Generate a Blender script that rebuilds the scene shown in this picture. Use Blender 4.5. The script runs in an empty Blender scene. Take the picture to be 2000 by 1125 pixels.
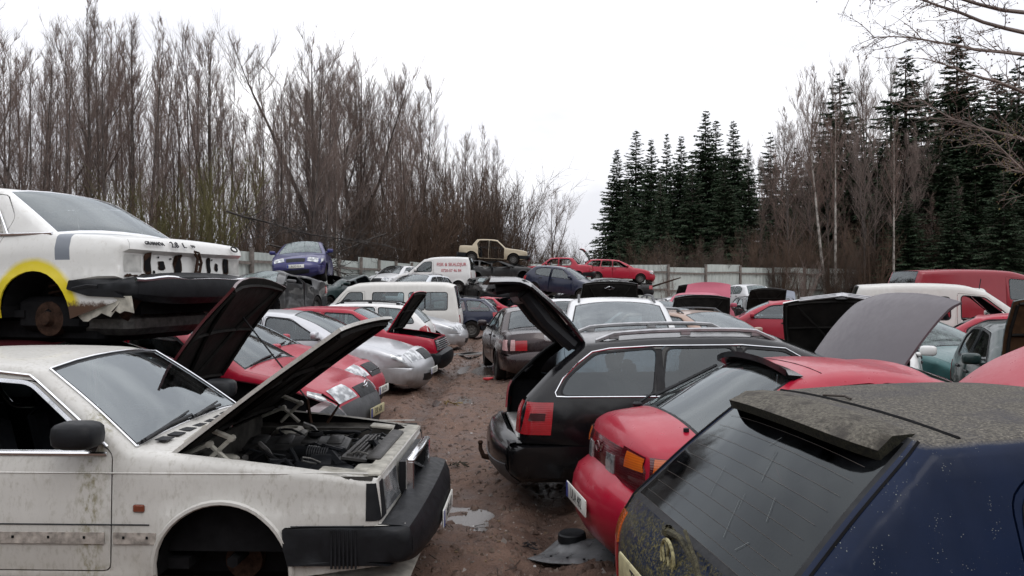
import bpy, bmesh, math, random
import numpy as np
from mathutils import Vector, Matrix, noise as mnoise
from mathutils.geometry import delaunay_2d_cdt

R = math.radians
PI = math.pi
SC = bpy.context.scene
COL = SC.collection
random.seed(11)
RNG = np.random.default_rng(11)

# ------------------------------------------------------------------ camera, sky, sun, exposure
CAM_H = 1.88
cam_d = bpy.data.cameras.new('camera')
cam = bpy.data.objects.new('camera', cam_d)
COL.objects.link(cam)
cam_d.sensor_width = 36.0
cam_d.lens = 27.0
cam_d.clip_start = 0.05
cam_d.clip_end = 2000.0
cam.location = (0, 0, CAM_H)
cam.rotation_euler = (R(90 - 0.17), 0, 0)
SC.camera = cam

SUN_EL, SUN_ROT = R(48), R(150)
world = bpy.data.worlds.new('World')
SC.world = world
world.use_nodes = True
wn, wl = world.node_tree.nodes, world.node_tree.links
wn.clear()
w_out = wn.new('ShaderNodeOutputWorld')
w_bg = wn.new('ShaderNodeBackground')
w_sky = wn.new('ShaderNodeTexSky')
w_sky.sky_type = 'NISHITA'
w_sky.sun_disc = False
w_sky.sun_elevation = SUN_EL
w_sky.sun_rotation = SUN_ROT
w_sky.air_density = 1.0
w_sky.dust_density = 5.0
w_tc = wn.new('ShaderNodeTexCoord')
w_map = wn.new('ShaderNodeMapping')
w_map.inputs['Scale'].default_value = (1.0, 1.0, 2.6)
w_noise = wn.new('ShaderNodeTexNoise')
w_noise.inputs['Scale'].default_value = 1.9
w_noise.inputs['Detail'].default_value = 5.0
w_noise.inputs['Roughness'].default_value = 0.55
w_ramp = wn.new('ShaderNodeValToRGB')
w_ramp.color_ramp.elements[0].position = 0.44
w_ramp.color_ramp.elements[0].color = (9.75, 9.85, 10.45, 1)
w_ramp.color_ramp.elements[1].position = 0.74
w_ramp.color_ramp.elements[1].color = (15.4, 15.4, 15.7, 1)
w_mix = wn.new('ShaderNodeMix')
w_mix.data_type = 'RGBA'
w_mix.inputs[0].default_value = 0.96
w_bg.inputs['Strength'].default_value = 0.1
wl.new(w_tc.outputs['Generated'], w_map.inputs['Vector'])
wl.new(w_map.outputs['Vector'], w_noise.inputs['Vector'])
wl.new(w_noise.outputs['Fac'], w_ramp.inputs['Fac'])
wl.new(w_sky.outputs['Color'], w_mix.inputs[6])
wl.new(w_ramp.outputs['Color'], w_mix.inputs[7])
# an overcast sky is brighter overhead than at the horizon
w_sep = wn.new('ShaderNodeSeparateXYZ')
w_grad = wn.new('ShaderNodeMapRange')
w_grad.inputs['From Min'].default_value = 0.0
w_grad.inputs['From Max'].default_value = 1.0
w_grad.inputs['To Min'].default_value = 0.82
w_grad.inputs['To Max'].default_value = 1.5
w_scale = wn.new('ShaderNodeVectorMath')
w_scale.operation = 'SCALE'
wl.new(w_tc.outputs['Generated'], w_sep.inputs[0])
wl.new(w_sep.outputs['Z'], w_grad.inputs['Value'])
wl.new(w_mix.outputs[2], w_scale.inputs[0])
wl.new(w_grad.outputs['Result'], w_scale.inputs['Scale'])
wl.new(w_scale.outputs[0], w_bg.inputs['Color'])
wl.new(w_bg.outputs['Background'], w_out.inputs['Surface'])

sun_d = bpy.data.lights.new('sun', 'SUN')
sun_d.energy = 0.5
sun_d.angle = R(25)
sun_d.color = (1.0, 0.97, 0.93)
sun = bpy.data.objects.new('sun', sun_d)
COL.objects.link(sun)
sun.rotation_euler = (PI / 2 - SUN_EL, 0, PI - SUN_ROT)

SC.view_settings.view_transform = 'Standard'
SC.view_settings.look = 'None'
SC.view_settings.gamma = 1.0
SC.view_settings.use_curve_mapping = False
SC.view_settings.exposure = 0.06
SC.cycles.use_denoising = True
SC.cycles.max_bounces = 7
SC.cycles.diffuse_bounces = 3
SC.cycles.glossy_bounces = 3
SC.cycles.transparent_max_bounces = 10
SC.cycles.caustics_reflective = False
SC.cycles.caustics_refractive = False

# ------------------------------------------------------------------ materials
MATS = {}


class NT:
    def __init__(s, name):
        s.m = bpy.data.materials.new(name)
        s.m.use_nodes = True
        s.n, s.l = s.m.node_tree.nodes, s.m.node_tree.links
        s.n.clear()
        s.out = s.n.new('ShaderNodeOutputMaterial')
        s.tc = s.n.new('ShaderNodeTexCoord')

    def node(s, t, **k):
        nd = s.n.new(t)
        for a, b in k.items():
            setattr(nd, a, b)
        return nd

    def set(s, sock, v):
        if hasattr(v, 'links') or isinstance(v, bpy.types.NodeSocket):
            s.l.new(v, sock)
        else:
            sock.default_value = v

    def vec(s, scale=(1, 1, 1), src='Object'):
        mp = s.node('ShaderNodeMapping')
        mp.inputs['Scale'].default_value = scale
        s.l.new(s.tc.outputs[src], mp.inputs['Vector'])
        return mp.outputs['Vector']

    def noise(s, scale, detail=4, rough=0.55, vec=None, w=0.0):
        nd = s.node('ShaderNodeTexNoise')
        nd.inputs['Scale'].default_value = scale
        nd.inputs['Detail'].default_value = detail
        nd.inputs['Roughness'].default_value = rough
        s.l.new(vec if vec is not None else s.tc.outputs['Object'], nd.inputs['Vector'])
        return nd.outputs['Fac']

    def voro(s, scale, vec=None, feature='F1', out='Distance', rnd=1.0):
        nd = s.node('ShaderNodeTexVoronoi')
        nd.feature = feature
        nd.inputs['Scale'].default_value = scale
        nd.inputs['Randomness'].default_value = rnd
        s.l.new(vec if vec is not None else s.tc.outputs['Object'], nd.inputs['Vector'])
        return nd.outputs[out]

    def ramp(s, fac, lo, hi, a=0.0, b=1.0):
        nd = s.node('ShaderNodeMapRange')
        nd.clamp = True
        s.set(nd.inputs['Value'], fac)
        nd.inputs['From Min'].default_value = lo
        nd.inputs['From Max'].default_value = hi
        nd.inputs['To Min'].default_value = a
        nd.inputs['To Max'].default_value = b
        return nd.outputs['Result']

    def math(s, op, a, b=0.0):
        nd = s.node('ShaderNodeMath', operation=op)
        s.set(nd.inputs[0], a)
        s.set(nd.inputs[1], b)
        return nd.outputs[0]

    def mix(s, fac, a, b):
        nd = s.node('ShaderNodeMix', data_type='RGBA')
        s.set(nd.inputs[0], fac)
        s.set(nd.inputs[6], a if isinstance(a, bpy.types.NodeSocket) else (*a[:3], 1))
        s.set(nd.inputs[7], b if isinstance(b, bpy.types.NodeSocket) else (*b[:3], 1))
        return nd.outputs[2]

    def bump(s, h, strength=0.3, dist=0.02):
        nd = s.node('ShaderNodeBump')
        nd.inputs['Strength'].default_value = strength
        nd.inputs['Distance'].default_value = dist
        s.l.new(h, nd.inputs['Height'])
        return nd.outputs['Normal']

    def up(s):
        g = s.node('ShaderNodeNewGeometry')
        sp = s.node('ShaderNodeSeparateXYZ')
        s.l.new(g.outputs['Normal'], sp.inputs[0])
        return sp.outputs['Z']

    def bsdf(s, col, rough=0.5, metal=0.0, coat=0.0, normal=None, spec=0.5, coat_rough=0.08):
        b = s.node('ShaderNodeBsdfPrincipled')
        s.set(b.inputs['Base Color'], col if isinstance(col, bpy.types.NodeSocket) else (*col[:3], 1))
        s.set(b.inputs['Roughness'], rough)
        s.set(b.inputs['Metallic'], metal)
        s.set(b.inputs['Coat Weight'], coat)
        s.set(b.inputs['Coat Roughness'], coat_rough)
        s.set(b.inputs['Specular IOR Level'], spec)
        if normal is not None:
            s.l.new(normal, b.inputs['Normal'])
        return b.outputs[0]

    def done(s, shader):
        s.l.new(shader, s.out.inputs['Surface'])
        return s.m


def mat(name, col, rough=0.5, metal=0.0, coat=0.0, var=0.15, vs=9.0, bump=0.0, bs=60.0, spec=0.5):
    key = ('m', name)
    if key in MATS:
        return MATS[key]
    t = NT(name)
    n = t.noise(vs, 5)
    c = t.mix(t.ramp(n, .3, .7), tuple(x * (1 - var) for x in col), tuple(min(1, x * (1 + var)) for x in col))
    nm = t.bump(t.noise(bs, 3), bump, 0.01) if bump else None
    rr = t.ramp(t.noise(vs * 2.3, 4), .3, .7, max(0.02, rough - .08), min(1, rough + .08))
    MATS[key] = t.done(t.bsdf(c, rr, metal, coat, nm, spec))
    return MATS[key]


def paint(name, col, metal=0.0, rough=0.32, dirt=0.25, coat=0.5, dirtcol=(.16, .13, .105)):
    """car paint with a dull film, road dirt low down and water-drop speckle"""
    key = ('p', name)
    if key in MATS:
        return MATS[key]
    t = NT(name)
    n1 = t.noise(2.2, 5, .6)
    n2 = t.noise(16, 5, .65, t.vec((1, 1, .35)))
    n3 = t.noise(90, 3, .6)
    sep = t.node('ShaderNodeSeparateXYZ')
    t.l.new(t.tc.outputs['Object'], sep.inputs[0])
    low = t.ramp(sep.outputs['Z'], .62, .18)
    film = t.math('MULTIPLY', t.ramp(n1, .35, .75), t.ramp(n2, .3, .75))
    d = t.math('ADD', t.math('MULTIPLY', film, dirt), t.math('MULTIPLY', t.math('MULTIPLY', low, t.ramp(n2, .2, .65)), min(.8, dirt * 2.2)))
    d = t.math('MINIMUM', d, 0.85)
    c0 = t.mix(t.ramp(n1, .3, .7), tuple(x * .93 for x in col), tuple(min(1, x * 1.05) for x in col))
    c = t.mix(d, c0, dirtcol)
    rr = t.math('ADD', t.ramp(n2, .3, .8, rough - .06, rough + .1), t.math('MULTIPLY', d, .35))
    ct = t.math('MULTIPLY', t.ramp(d, 0, .6, 1, .1), coat)
    nm = t.bump(t.math('ADD', t.math('MULTIPLY', n1, 1.0), t.math('MULTIPLY', n3, .06)), .12, .02)
    MATS[key] = t.done(t.bsdf(c, rr, metal, ct, nm, spec=.35))
    return MATS[key]


def glassmat(name, tint=(.55, .62, .60), rough=0.03, dirt=0.1, refl=1.0, dirtcol=(.35, .36, .35), ior=1.9):
    key = ('g', name)
    if key in MATS:
        return MATS[key]
    t = NT(name)
    tr = t.node('ShaderNodeBsdfTransparent')
    tr.inputs[0].default_value = (*tint, 1)
    gl = t.node('ShaderNodeBsdfGlossy')
    gl.inputs['Color'].default_value = (refl * .90, refl * .97, refl, 1)
    gl.inputs['Roughness'].default_value = rough
    nm = t.bump(t.noise(3.0, 2), .05, .02)
    t.l.new(nm, gl.inputs['Normal'])
    fr = t.node('ShaderNodeFresnel')
    fr.inputs['IOR'].default_value = ior
    mx = t.node('ShaderNodeMixShader')
    t.l.new(fr.outputs[0], mx.inputs[0])
    t.l.new(tr.outputs[0], mx.inputs[1])
    t.l.new(gl.outputs[0], mx.inputs[2])
    df = t.node('ShaderNodeBsdfDiffuse')
    df.inputs['Color'].default_value = (*dirtcol, 1)
    mx2 = t.node('ShaderNodeMixShader')
    n = t.noise(7, 6, .65)
    t.l.new(t.math('MULTIPLY', t.ramp(n, .35, .8), dirt * 1.1), mx2.inputs[0])
    t.l.new(mx.outputs[0], mx2.inputs[1])
    t.l.new(df.outputs[0], mx2.inputs[2])
    MATS[key] = t.done(mx2.outputs[0])
    return MATS[key]


BLACK = mat('black_plastic', (.010, .011, .013), .5, var=.35, bump=.1, spec=.25)
GREYPL = mat('grey_plastic', (.06, .062, .066), .5, var=.25, bump=.15)
RUBBER = mat('tyre_rubber', (.014, .012, .011), .8, var=.5, vs=20, spec=.2)
DARK = mat('dark_lining', (.010, .010, .011), .85, var=.3, spec=.08)
UNDER = mat('hood_underside', (.014, .013, .012), .8, var=.5, vs=6, bump=.3, bs=25, spec=.15)
SEATM = mat('seat_fabric', (.028, .030, .035), .9, var=.3, bump=.4, bs=200, spec=.1)
CHROME = mat('chrome_trim', (.75, .76, .78), .16, 1.0, var=.08)
ALU = mat('dull_alloy', (.42, .42, .43), .42, .9, var=.25)
STEEL = mat('dirty_steel', (.10, .095, .09), .6, .5, var=.5, vs=14, bump=.3)
RUSTM = mat('rust_metal', (.040, .022, .015), .85, .1, var=.6, vs=18, bump=.5, spec=.15)
def lens(name, a, b):
    t = NT(name)
    n = t.noise(4, 3)
    w = t.node('ShaderNodeTexWave')
    w.bands_direction = 'Z'
    w.inputs['Scale'].default_value = 22
    t.l.new(t.tc.outputs['Object'], w.inputs['Vector'])
    c = t.mix(t.ramp(n, .35, .65), a, b)
    c = t.mix(t.math('MULTIPLY', w.outputs['Fac'], .35), c, tuple(x * .4 for x in a))
    return t.done(t.bsdf(c, .16, 0, .7, t.bump(w.outputs['Fac'], .15, .004)))


LRED = lens('red_lamp', (.30, .008, .014), (.42, .012, .02))
LDRED = lens('dark_red_lamp', (.055, .003, .006), (.085, .004, .008))
LORANGE = lens('orange_lamp', (.48, .075, .008), (.60, .14, .015))
def lampglass(name, a, b, vs=28):
    t = NT(name)
    v = t.voro(vs, t.vec((1, 1, .35)), out='Color')
    n = t.noise(11, 3)
    c = t.mix(t.ramp(n, .4, .62), a, b)
    return t.done(t.bsdf(c, .14, .5, 1.0, t.bump(v, .12, .01)))


LCLEAR = lampglass('clear_lamp', (.20, .21, .22), (.62, .64, .65))
LPINK = mat('pale_lamp', (.5, .3, .3), .15, coat=.5, var=.2, vs=30)
PLATEW = mat('plate_white', (.62, .62, .58), .45, var=.1)
PLATEY = mat('plate_dirty_yellow', (.42, .38, .22), .6, var=.3, vs=20)
INK = mat('plate_ink', (.015, .015, .017), .5)
GLASS = glassmat('window_glass', (.50, .58, .58), dirt=.06)
GLASSD = glassmat('tinted_window_glass', (.22, .26, .28), dirt=.05)
GLASSW = glassmat('dusty_windscreen_glass', (.40, .48, .48), dirt=.2, dirtcol=(.42, .45, .46), ior=2.3)
GLASSX = glassmat('cracked_windscreen_glass', (.30, .38, .36), dirt=.42, rough=.12, dirtcol=(.30, .38, .36))

# ------------------------------------------------------------------ mesh helpers


def mk_mesh(name, v, f, mats, fm=None, smooth=True, sharp=40):
    me = bpy.data.meshes.new(name)
    me.from_pydata([tuple(map(float, p)) for p in v], [], [tuple(map(int, q)) for q in f])
    for m in (mats if isinstance(mats, (list, tuple)) else [mats]):
        me.materials.append(m)
    if fm is not None:
        me.polygons.foreach_set('material_index', np.asarray(fm, dtype=np.int32))
    if smooth:
        me.polygons.foreach_set('use_smooth', np.ones(len(me.polygons), dtype=bool))
        me.set_sharp_from_angle(angle=R(sharp))
    me.update()
    return me


def link(name, me, parent=None, loc=None, rot=None):
    o = bpy.data.objects.new(name, me)
    COL.objects.link(o)
    if parent is not None:
        o.parent = parent
    if loc is not None:
        o.location = loc
    if rot is not None:
        o.rotation_euler = rot
    return o


def tag(o, label, cat, group=None, kind=None):
    if label:
        o['label'] = label
    if cat:
        o['category'] = cat
    if group:
        o['group'] = group
    if kind:
        o['kind'] = kind
    return o


def struct(o):
    o['kind'] = 'structure'
    return o


def empty(name, loc, rot=(0, 0, 0)):
    o = bpy.data.objects.new(name, None)
    o.empty_display_size = .2
    COL.objects.link(o)
    o.location = loc
    o.rotation_euler = rot
    return o


class MB:
    """collects simple solids into one mesh"""

    def __init__(s):
        s.v, s.f, s.m = [], [], []

    def add(s, v, f, m=0):
        b = len(s.v)
        s.v += [tuple(p) for p in v]
        s.f += [tuple(i + b for i in q) for q in f]
        s.m += [m] * len(f)

    def box(s, c, size, rot=None, m=0, taper=1.0, bev=0.0):
        x, y, z = (size[0] / 2, size[1] / 2, size[2] / 2)
        if bev > 0:
            b = min(bev, .45 * min(size))
            pts = []
            for (zz, ins) in ((-z, b), (-z + b, 0), (z - b, 0), (z, b)):
                xx, yy = x - ins, y - ins
                k = taper if zz > 0 else 1
                xx *= k
                yy *= k
                pts += [(xx, yy - b, zz), (xx - b, yy, zz), (-xx + b, yy, zz), (-xx, yy - b, zz), (-xx, -yy + b, zz), (-xx + b, -yy, zz), (xx - b, -yy, zz), (xx, -yy + b, zz)]
            f = [tuple(range(7, -1, -1)), tuple(range(24, 32))]
            for k in range(3):
                for i in range(8):
                    j = (i + 1) % 8
                    f.append((k * 8 + i, k * 8 + j, k * 8 + 8 + j, k * 8 + 8 + i))
        else:
            k = taper
            pts = [(x, y, -z), (-x, y, -z), (-x, -y, -z), (x, -y, -z), (x * k, y * k, z), (-x * k, y * k, z), (-x * k, -y * k, z), (x * k, -y * k, z)]
            f = [(3, 2, 1, 0), (4, 5, 6, 7), (0, 1, 5, 4), (1, 2, 6, 5), (2, 3, 7, 6), (3, 0, 4, 7)]
        if rot is not None:
            M = rot if isinstance(rot, Matrix) else Matrix.Rotation(rot[2], 3, 'Z') @ Matrix.Rotation(rot[1], 3, 'Y') @ Matrix.Rotation(rot[0], 3, 'X')
            pts = [M @ Vector(p) for p in pts]
        s.add([(p[0] + c[0], p[1] + c[1], p[2] + c[2]) for p in pts], f, m)
        return s

    def tube(s, pts, r, n=6, m=0, cap=True):
        pts = [Vector(p) for p in pts]
        rs = r if isinstance(r, (list, tuple)) else [r] * len(pts)
        b = len(s.v)
        prev = None
        for i, p in enumerate(pts):
            t = (pts[min(i + 1, len(pts) - 1)] - pts[max(i - 1, 0)]).normalized()
            a = prev if prev is not None else (Vector((0, 0, 1)) if abs(t.z) < .9 else Vector((1, 0, 0)))
            u = (a - t * a.dot(t)).normalized()
            prev = u
            w = t.cross(u)
            for k in range(n):
                q = p + (u * math.cos(2 * PI * k / n) + w * math.sin(2 * PI * k / n)) * rs[i]
                s.v.append(tuple(q))
        for i in range(len(pts) - 1):
            for k in range(n):
                k2 = (k + 1) % n
                s.f.append((b + i * n + k, b + i * n + k2, b + i * n + n + k2, b + i * n + n + k))
                s.m.append(m)
        if cap:
            s.f.append(tuple(b + k for k in range(n - 1, -1, -1)))
            s.f.append(tuple(b + (len(pts) - 1) * n + k for k in range(n)))
            s.m += [m, m]
        return s

    def lathe(s, prof, axis='Y', n=24, c=(0, 0, 0), m=0):
        b = len(s.v)
        for (rr, h) in prof:
            for k in range(n):
                a = 2 * PI * k / n
                x, z = rr * math.cos(a), rr * math.sin(a)
                p = {'Y': (x, h, z), 'Z': (x, z, h), 'X': (h, x, z)}[axis]
                s.v.append((p[0] + c[0], p[1] + c[1], p[2] + c[2]))
        for i in range(len(prof) - 1):
            for k in range(n):
                k2 = (k + 1) % n
                s.f.append((b + i * n + k, b + i * n + n + k, b + i * n + n + k2, b + i * n + k2))
                s.m.append(m)
        return s

    def pod(s, c, size, m=0, e=.55, nu=14, nv=8):
        """a rounded box"""
        f = lambda q: math.copysign(abs(q) ** e, q)
        b = len(s.v)
        for j in range(nv + 1):
            t = -PI / 2 + PI * j / nv
            for i in range(nu):
                a = 2 * PI * i / nu
                s.v.append((c[0] + size[0] / 2 * f(math.cos(t)) * f(math.cos(a)), c[1] + size[1] / 2 * f(math.cos(t)) * f(math.sin(a)), c[2] + size[2] / 2 * f(math.sin(t))))
        for j in range(nv):
            for i in range(nu):
                k = (i + 1) % nu
                s.f.append((b + j * nu + i, b + j * nu + k, b + (j + 1) * nu + k, b + (j + 1) * nu + i))
                s.m.append(m)
        return s

    def build(s, name, mats, parent=None, smooth=True, sharp=40, loc=None, rot=None):
        me = mk_mesh(name, s.v, s.f, mats, s.m, smooth, sharp)
        return link(name, me, parent, loc, rot)


def shell(v, tris, th):
    """give a sheet thickness: outer faces 0, inner faces 1, rim faces 0"""
    v = np.asarray(v, float)
    tris = np.asarray(tris, int)
    e1, e2 = v[tris[:, 1]] - v[tris[:, 0]], v[tris[:, 2]] - v[tris[:, 0]]
    fn = np.cross(e1, e2)
    vn = np.zeros_like(v)
    for k in range(3):
        np.add.at(vn, tris[:, k], fn)
    vn /= np.maximum(np.linalg.norm(vn, axis=1, keepdims=True), 1e-12)
    n = len(v)
    inner = v - vn * th
    V = np.vstack([v, inner])
    F = [tuple(t) for t in tris]
    M = [0] * len(tris)
    F += [(t[0] + n, t[2] + n, t[1] + n) for t in tris]
    M += [1] * len(tris)
    ed = {}
    for t in tris:
        for a, b in ((t[0], t[1]), (t[1], t[2]), (t[2], t[0])):
            k = (min(a, b), max(a, b))
            ed[k] = None if k in ed else (a, b)
    extra = []
    base = 2 * n
    for k, ab in ed.items():
        if ab is None:
            continue
        a, b = ab
        extra += [v[b], v[a], inner[a], inner[b]]
        F.append((base, base + 1, base + 2, base + 3))
        M.append(0)
        base += 4
    if extra:
        V = np.vstack([V, np.array(extra)])
    return V, F, M


def weld(v, f, tol=1e-4):
    v = np.asarray(v, float)
    key = np.round(v / tol).astype(np.int64)
    uniq, first, inv = np.unique(key, axis=0, return_index=True, return_inverse=True)
    inv = inv.reshape(-1)
    nv = v[first]
    nf = []
    for q in f:
        t = tuple(inv[i] for i in q)
        if len(set(t)) == 3:
            nf.append(t)
    return nv, nf


def text_obj(name, body, size, parent, M, m, ext=.002, align='CENTER', squash=1.0):
    cu = bpy.data.curves.new(name, 'FONT')
    cu.body = body
    cu.size = size
    cu.extrude = ext
    cu.align_x = align
    cu.align_y = 'CENTER'
    cu.resolution_u = 2
    tmp = bpy.data.objects.new(name + '_tmp', cu)
    COL.objects.link(tmp)
    dg = bpy.context.evaluated_depsgraph_get()
    me = bpy.data.meshes.new_from_object(tmp.evaluated_get(dg))
    bpy.data.objects.remove(tmp)
    bpy.data.curves.remove(cu)
    me.materials.clear()
    me.materials.append(m)
    me.transform(M @ Matrix.Diagonal((squash, 1, 1, 1)))
    o = link(name, me, parent)
    return o

# ------------------------------------------------------------------ car builder


def pt_in_poly(p, poly):
    x, y = p[:, 0], p[:, 1]
    poly = np.asarray(poly, float)
    x1, y1 = poly[:, 0], poly[:, 1]
    x2, y2 = np.roll(x1, -1), np.roll(y1, -1)
    c = (y1[None] > y[:, None]) != (y2[None] > y[:, None])
    dy = np.where(np.abs(y2 - y1) < 1e-12, 1e-12, y2 - y1)
    xi = (x2 - x1)[None] * (y[:, None] - y1[None]) / dy[None] + x1[None]
    return (np.sum(c & (x[:, None] < xi), axis=1) % 2) == 1


def seg_dist(p, a, b):
    d = b - a
    l2 = np.maximum((d ** 2).sum(1), 1e-12)
    t = np.clip(((p[:, None, :] - a[None]) * d[None]).sum(2) / l2[None], 0, 1)
    q = a[None] + t[..., None] * d[None]
    return np.sqrt(((p[:, None, :] - q) ** 2).sum(2)).min(1)


def seg_near(p, a, b):
    d = b - a
    l2 = np.maximum((d ** 2).sum(1), 1e-12)
    t = np.clip(((p[:, None, :] - a[None]) * d[None]).sum(2) / l2[None], 0, 1)
    q = a[None] + t[..., None] * d[None]
    e = np.sqrt(((p[:, None, :] - q) ** 2).sum(2))
    i = e.argmin(1)
    r = np.arange(len(p))
    return e[r, i], i + t[r, i]


def round_poly(pts, r=.04, n=3):
    pts = [np.array(p[:2], float) for p in pts]
    out = []
    N = len(pts)
    for i, p in enumerate(pts):
        a, b = pts[i - 1], pts[(i + 1) % N]
        la, lb = np.linalg.norm(a - p), np.linalg.norm(b - p)
        rr = min(r, .4 * la, .4 * lb)
        pa, pb = p + (a - p) / la * rr, p + (b - p) / lb * rr
        for k in range(n + 1):
            t = k / n
            out.append((1 - t) ** 2 * pa + 2 * t * (1 - t) * p + t * t * pb)
    return np.array(out)


def off_poly(poly, d):
    """grow (d>0) or shrink a polygon"""
    p = np.asarray(poly, float)
    a = .5 * np.sum(p[:, 0] * np.roll(p[:, 1], -1) - np.roll(p[:, 0], -1) * p[:, 1])
    sgn = 1 if a > 0 else -1
    e = np.roll(p, -1, 0) - p
    e /= np.maximum(np.linalg.norm(e, axis=1, keepdims=True), 1e-9)
    nrm = np.stack([e[:, 1], -e[:, 0]], 1) * sgn
    m = nrm + np.roll(nrm, 1, 0)
    m /= np.maximum((m ** 2).sum(1, keepdims=True), .35) / 2 + 1e-9
    return p + m * d


def smooth_pts(pts, step):
    P = [np.array(p[:2], float) for p in pts]
    if len(P) == 2:
        n = max(1, int(np.ceil(np.linalg.norm(P[1] - P[0]) / step)))
        return [P[0] + (P[1] - P[0]) * k / n for k in range(n + 1)]
    out = [P[0]]
    for i in range(len(P) - 1):
        p0 = P[i - 1] if i > 0 else 2 * P[0] - P[1]
        p3 = P[i + 2] if i + 2 < len(P) else 2 * P[-1] - P[-2]
        p1, p2 = P[i], P[i + 1]
        d = np.linalg.norm(p2 - p1)
        n = max(1, int(np.ceil(d / step)))
        m1, m2 = (p2 - p0), (p3 - p1)
        m1 = m1 / max(np.linalg.norm(m1), 1e-9) * d
        m2 = m2 / max(np.linalg.norm(m2), 1e-9) * d
        for k in range(1, n + 1):
            t = k / n
            out.append((2 * t ** 3 - 3 * t * t + 1) * p1 + (t ** 3 - 2 * t * t + t) * m1 + (-2 * t ** 3 + 3 * t * t) * p2 + (t ** 3 - t * t) * m2)
    return out


WHEEL_ME = {}


def wheel_meshes(kind):
    if kind in WHEEL_ME:
        return WHEEL_ME[kind]
    t = MB()
    t.lathe([(.19, -.085), (.225, -.1), (.28, -.1), (.302, -.08), (.308, -.04), (.308, .04), (.302, .08), (.28, .1), (.225, .1), (.19, .085)], n=28)
    tm = mk_mesh('tyre', t.v, t.f, RUBBER)
    r = MB()
    rim = {'steel': [(.205, .085), (.2, .05), (.15, .035), (.14, .06), (.09, .065), (.06, .05), (.035, .055), (.03, .075), (.001, .08)],
           'cap': [(.205, .085), (.19, .088), (.12, .098), (.05, .1), (.001, .1)],
           'alloy': [(.205, .085), (.195, .06), (.18, .045), (.06, .06), (.04, .07), (.001, .07)]}[kind]
    r.lathe(rim, n=28)
    if kind == 'alloy':
        for k in range(6):
            a = k * PI / 3
            r.tube([(.05 * math.cos(a), .075, .05 * math.sin(a)), (.19 * math.cos(a), .075, .19 * math.sin(a))], .022, 5)
    elif kind == 'steel':
        for k in range(8):
            a = k * PI / 4
            r.tube([(.12 * math.cos(a), .066, .12 * math.sin(a)), (.12 * math.cos(a), .069, .12 * math.sin(a))], .018, 6, m=1)
    rm = mk_mesh('rim', r.v, r.f, [{'steel': STEEL, 'cap': ALU, 'alloy': ALU}[kind], DARK], r.m)
    WHEEL_ME[kind] = (tm, rm)
    return WHEEL_ME[kind]


SEAT_ME = []


def seat_meshes():
    if not SEAT_ME:
        s = MB()
        s.box((0, 0, .1), (.5, .5, .18), bev=.05)
        s.box((-.27, 0, .42), (.14, .48, .56), rot=(0, -.25, 0), bev=.05)
        h = MB()
        h.box((-.37, 0, .78), (.09, .26, .18), rot=(0, -.2, 0), bev=.035)
        SEAT_ME.append(mk_mesh('seat', s.v, s.f, SEATM))
        SEAT_ME.append(mk_mesh('headrest', h.v, h.f, SEATM))
    return SEAT_ME


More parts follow.
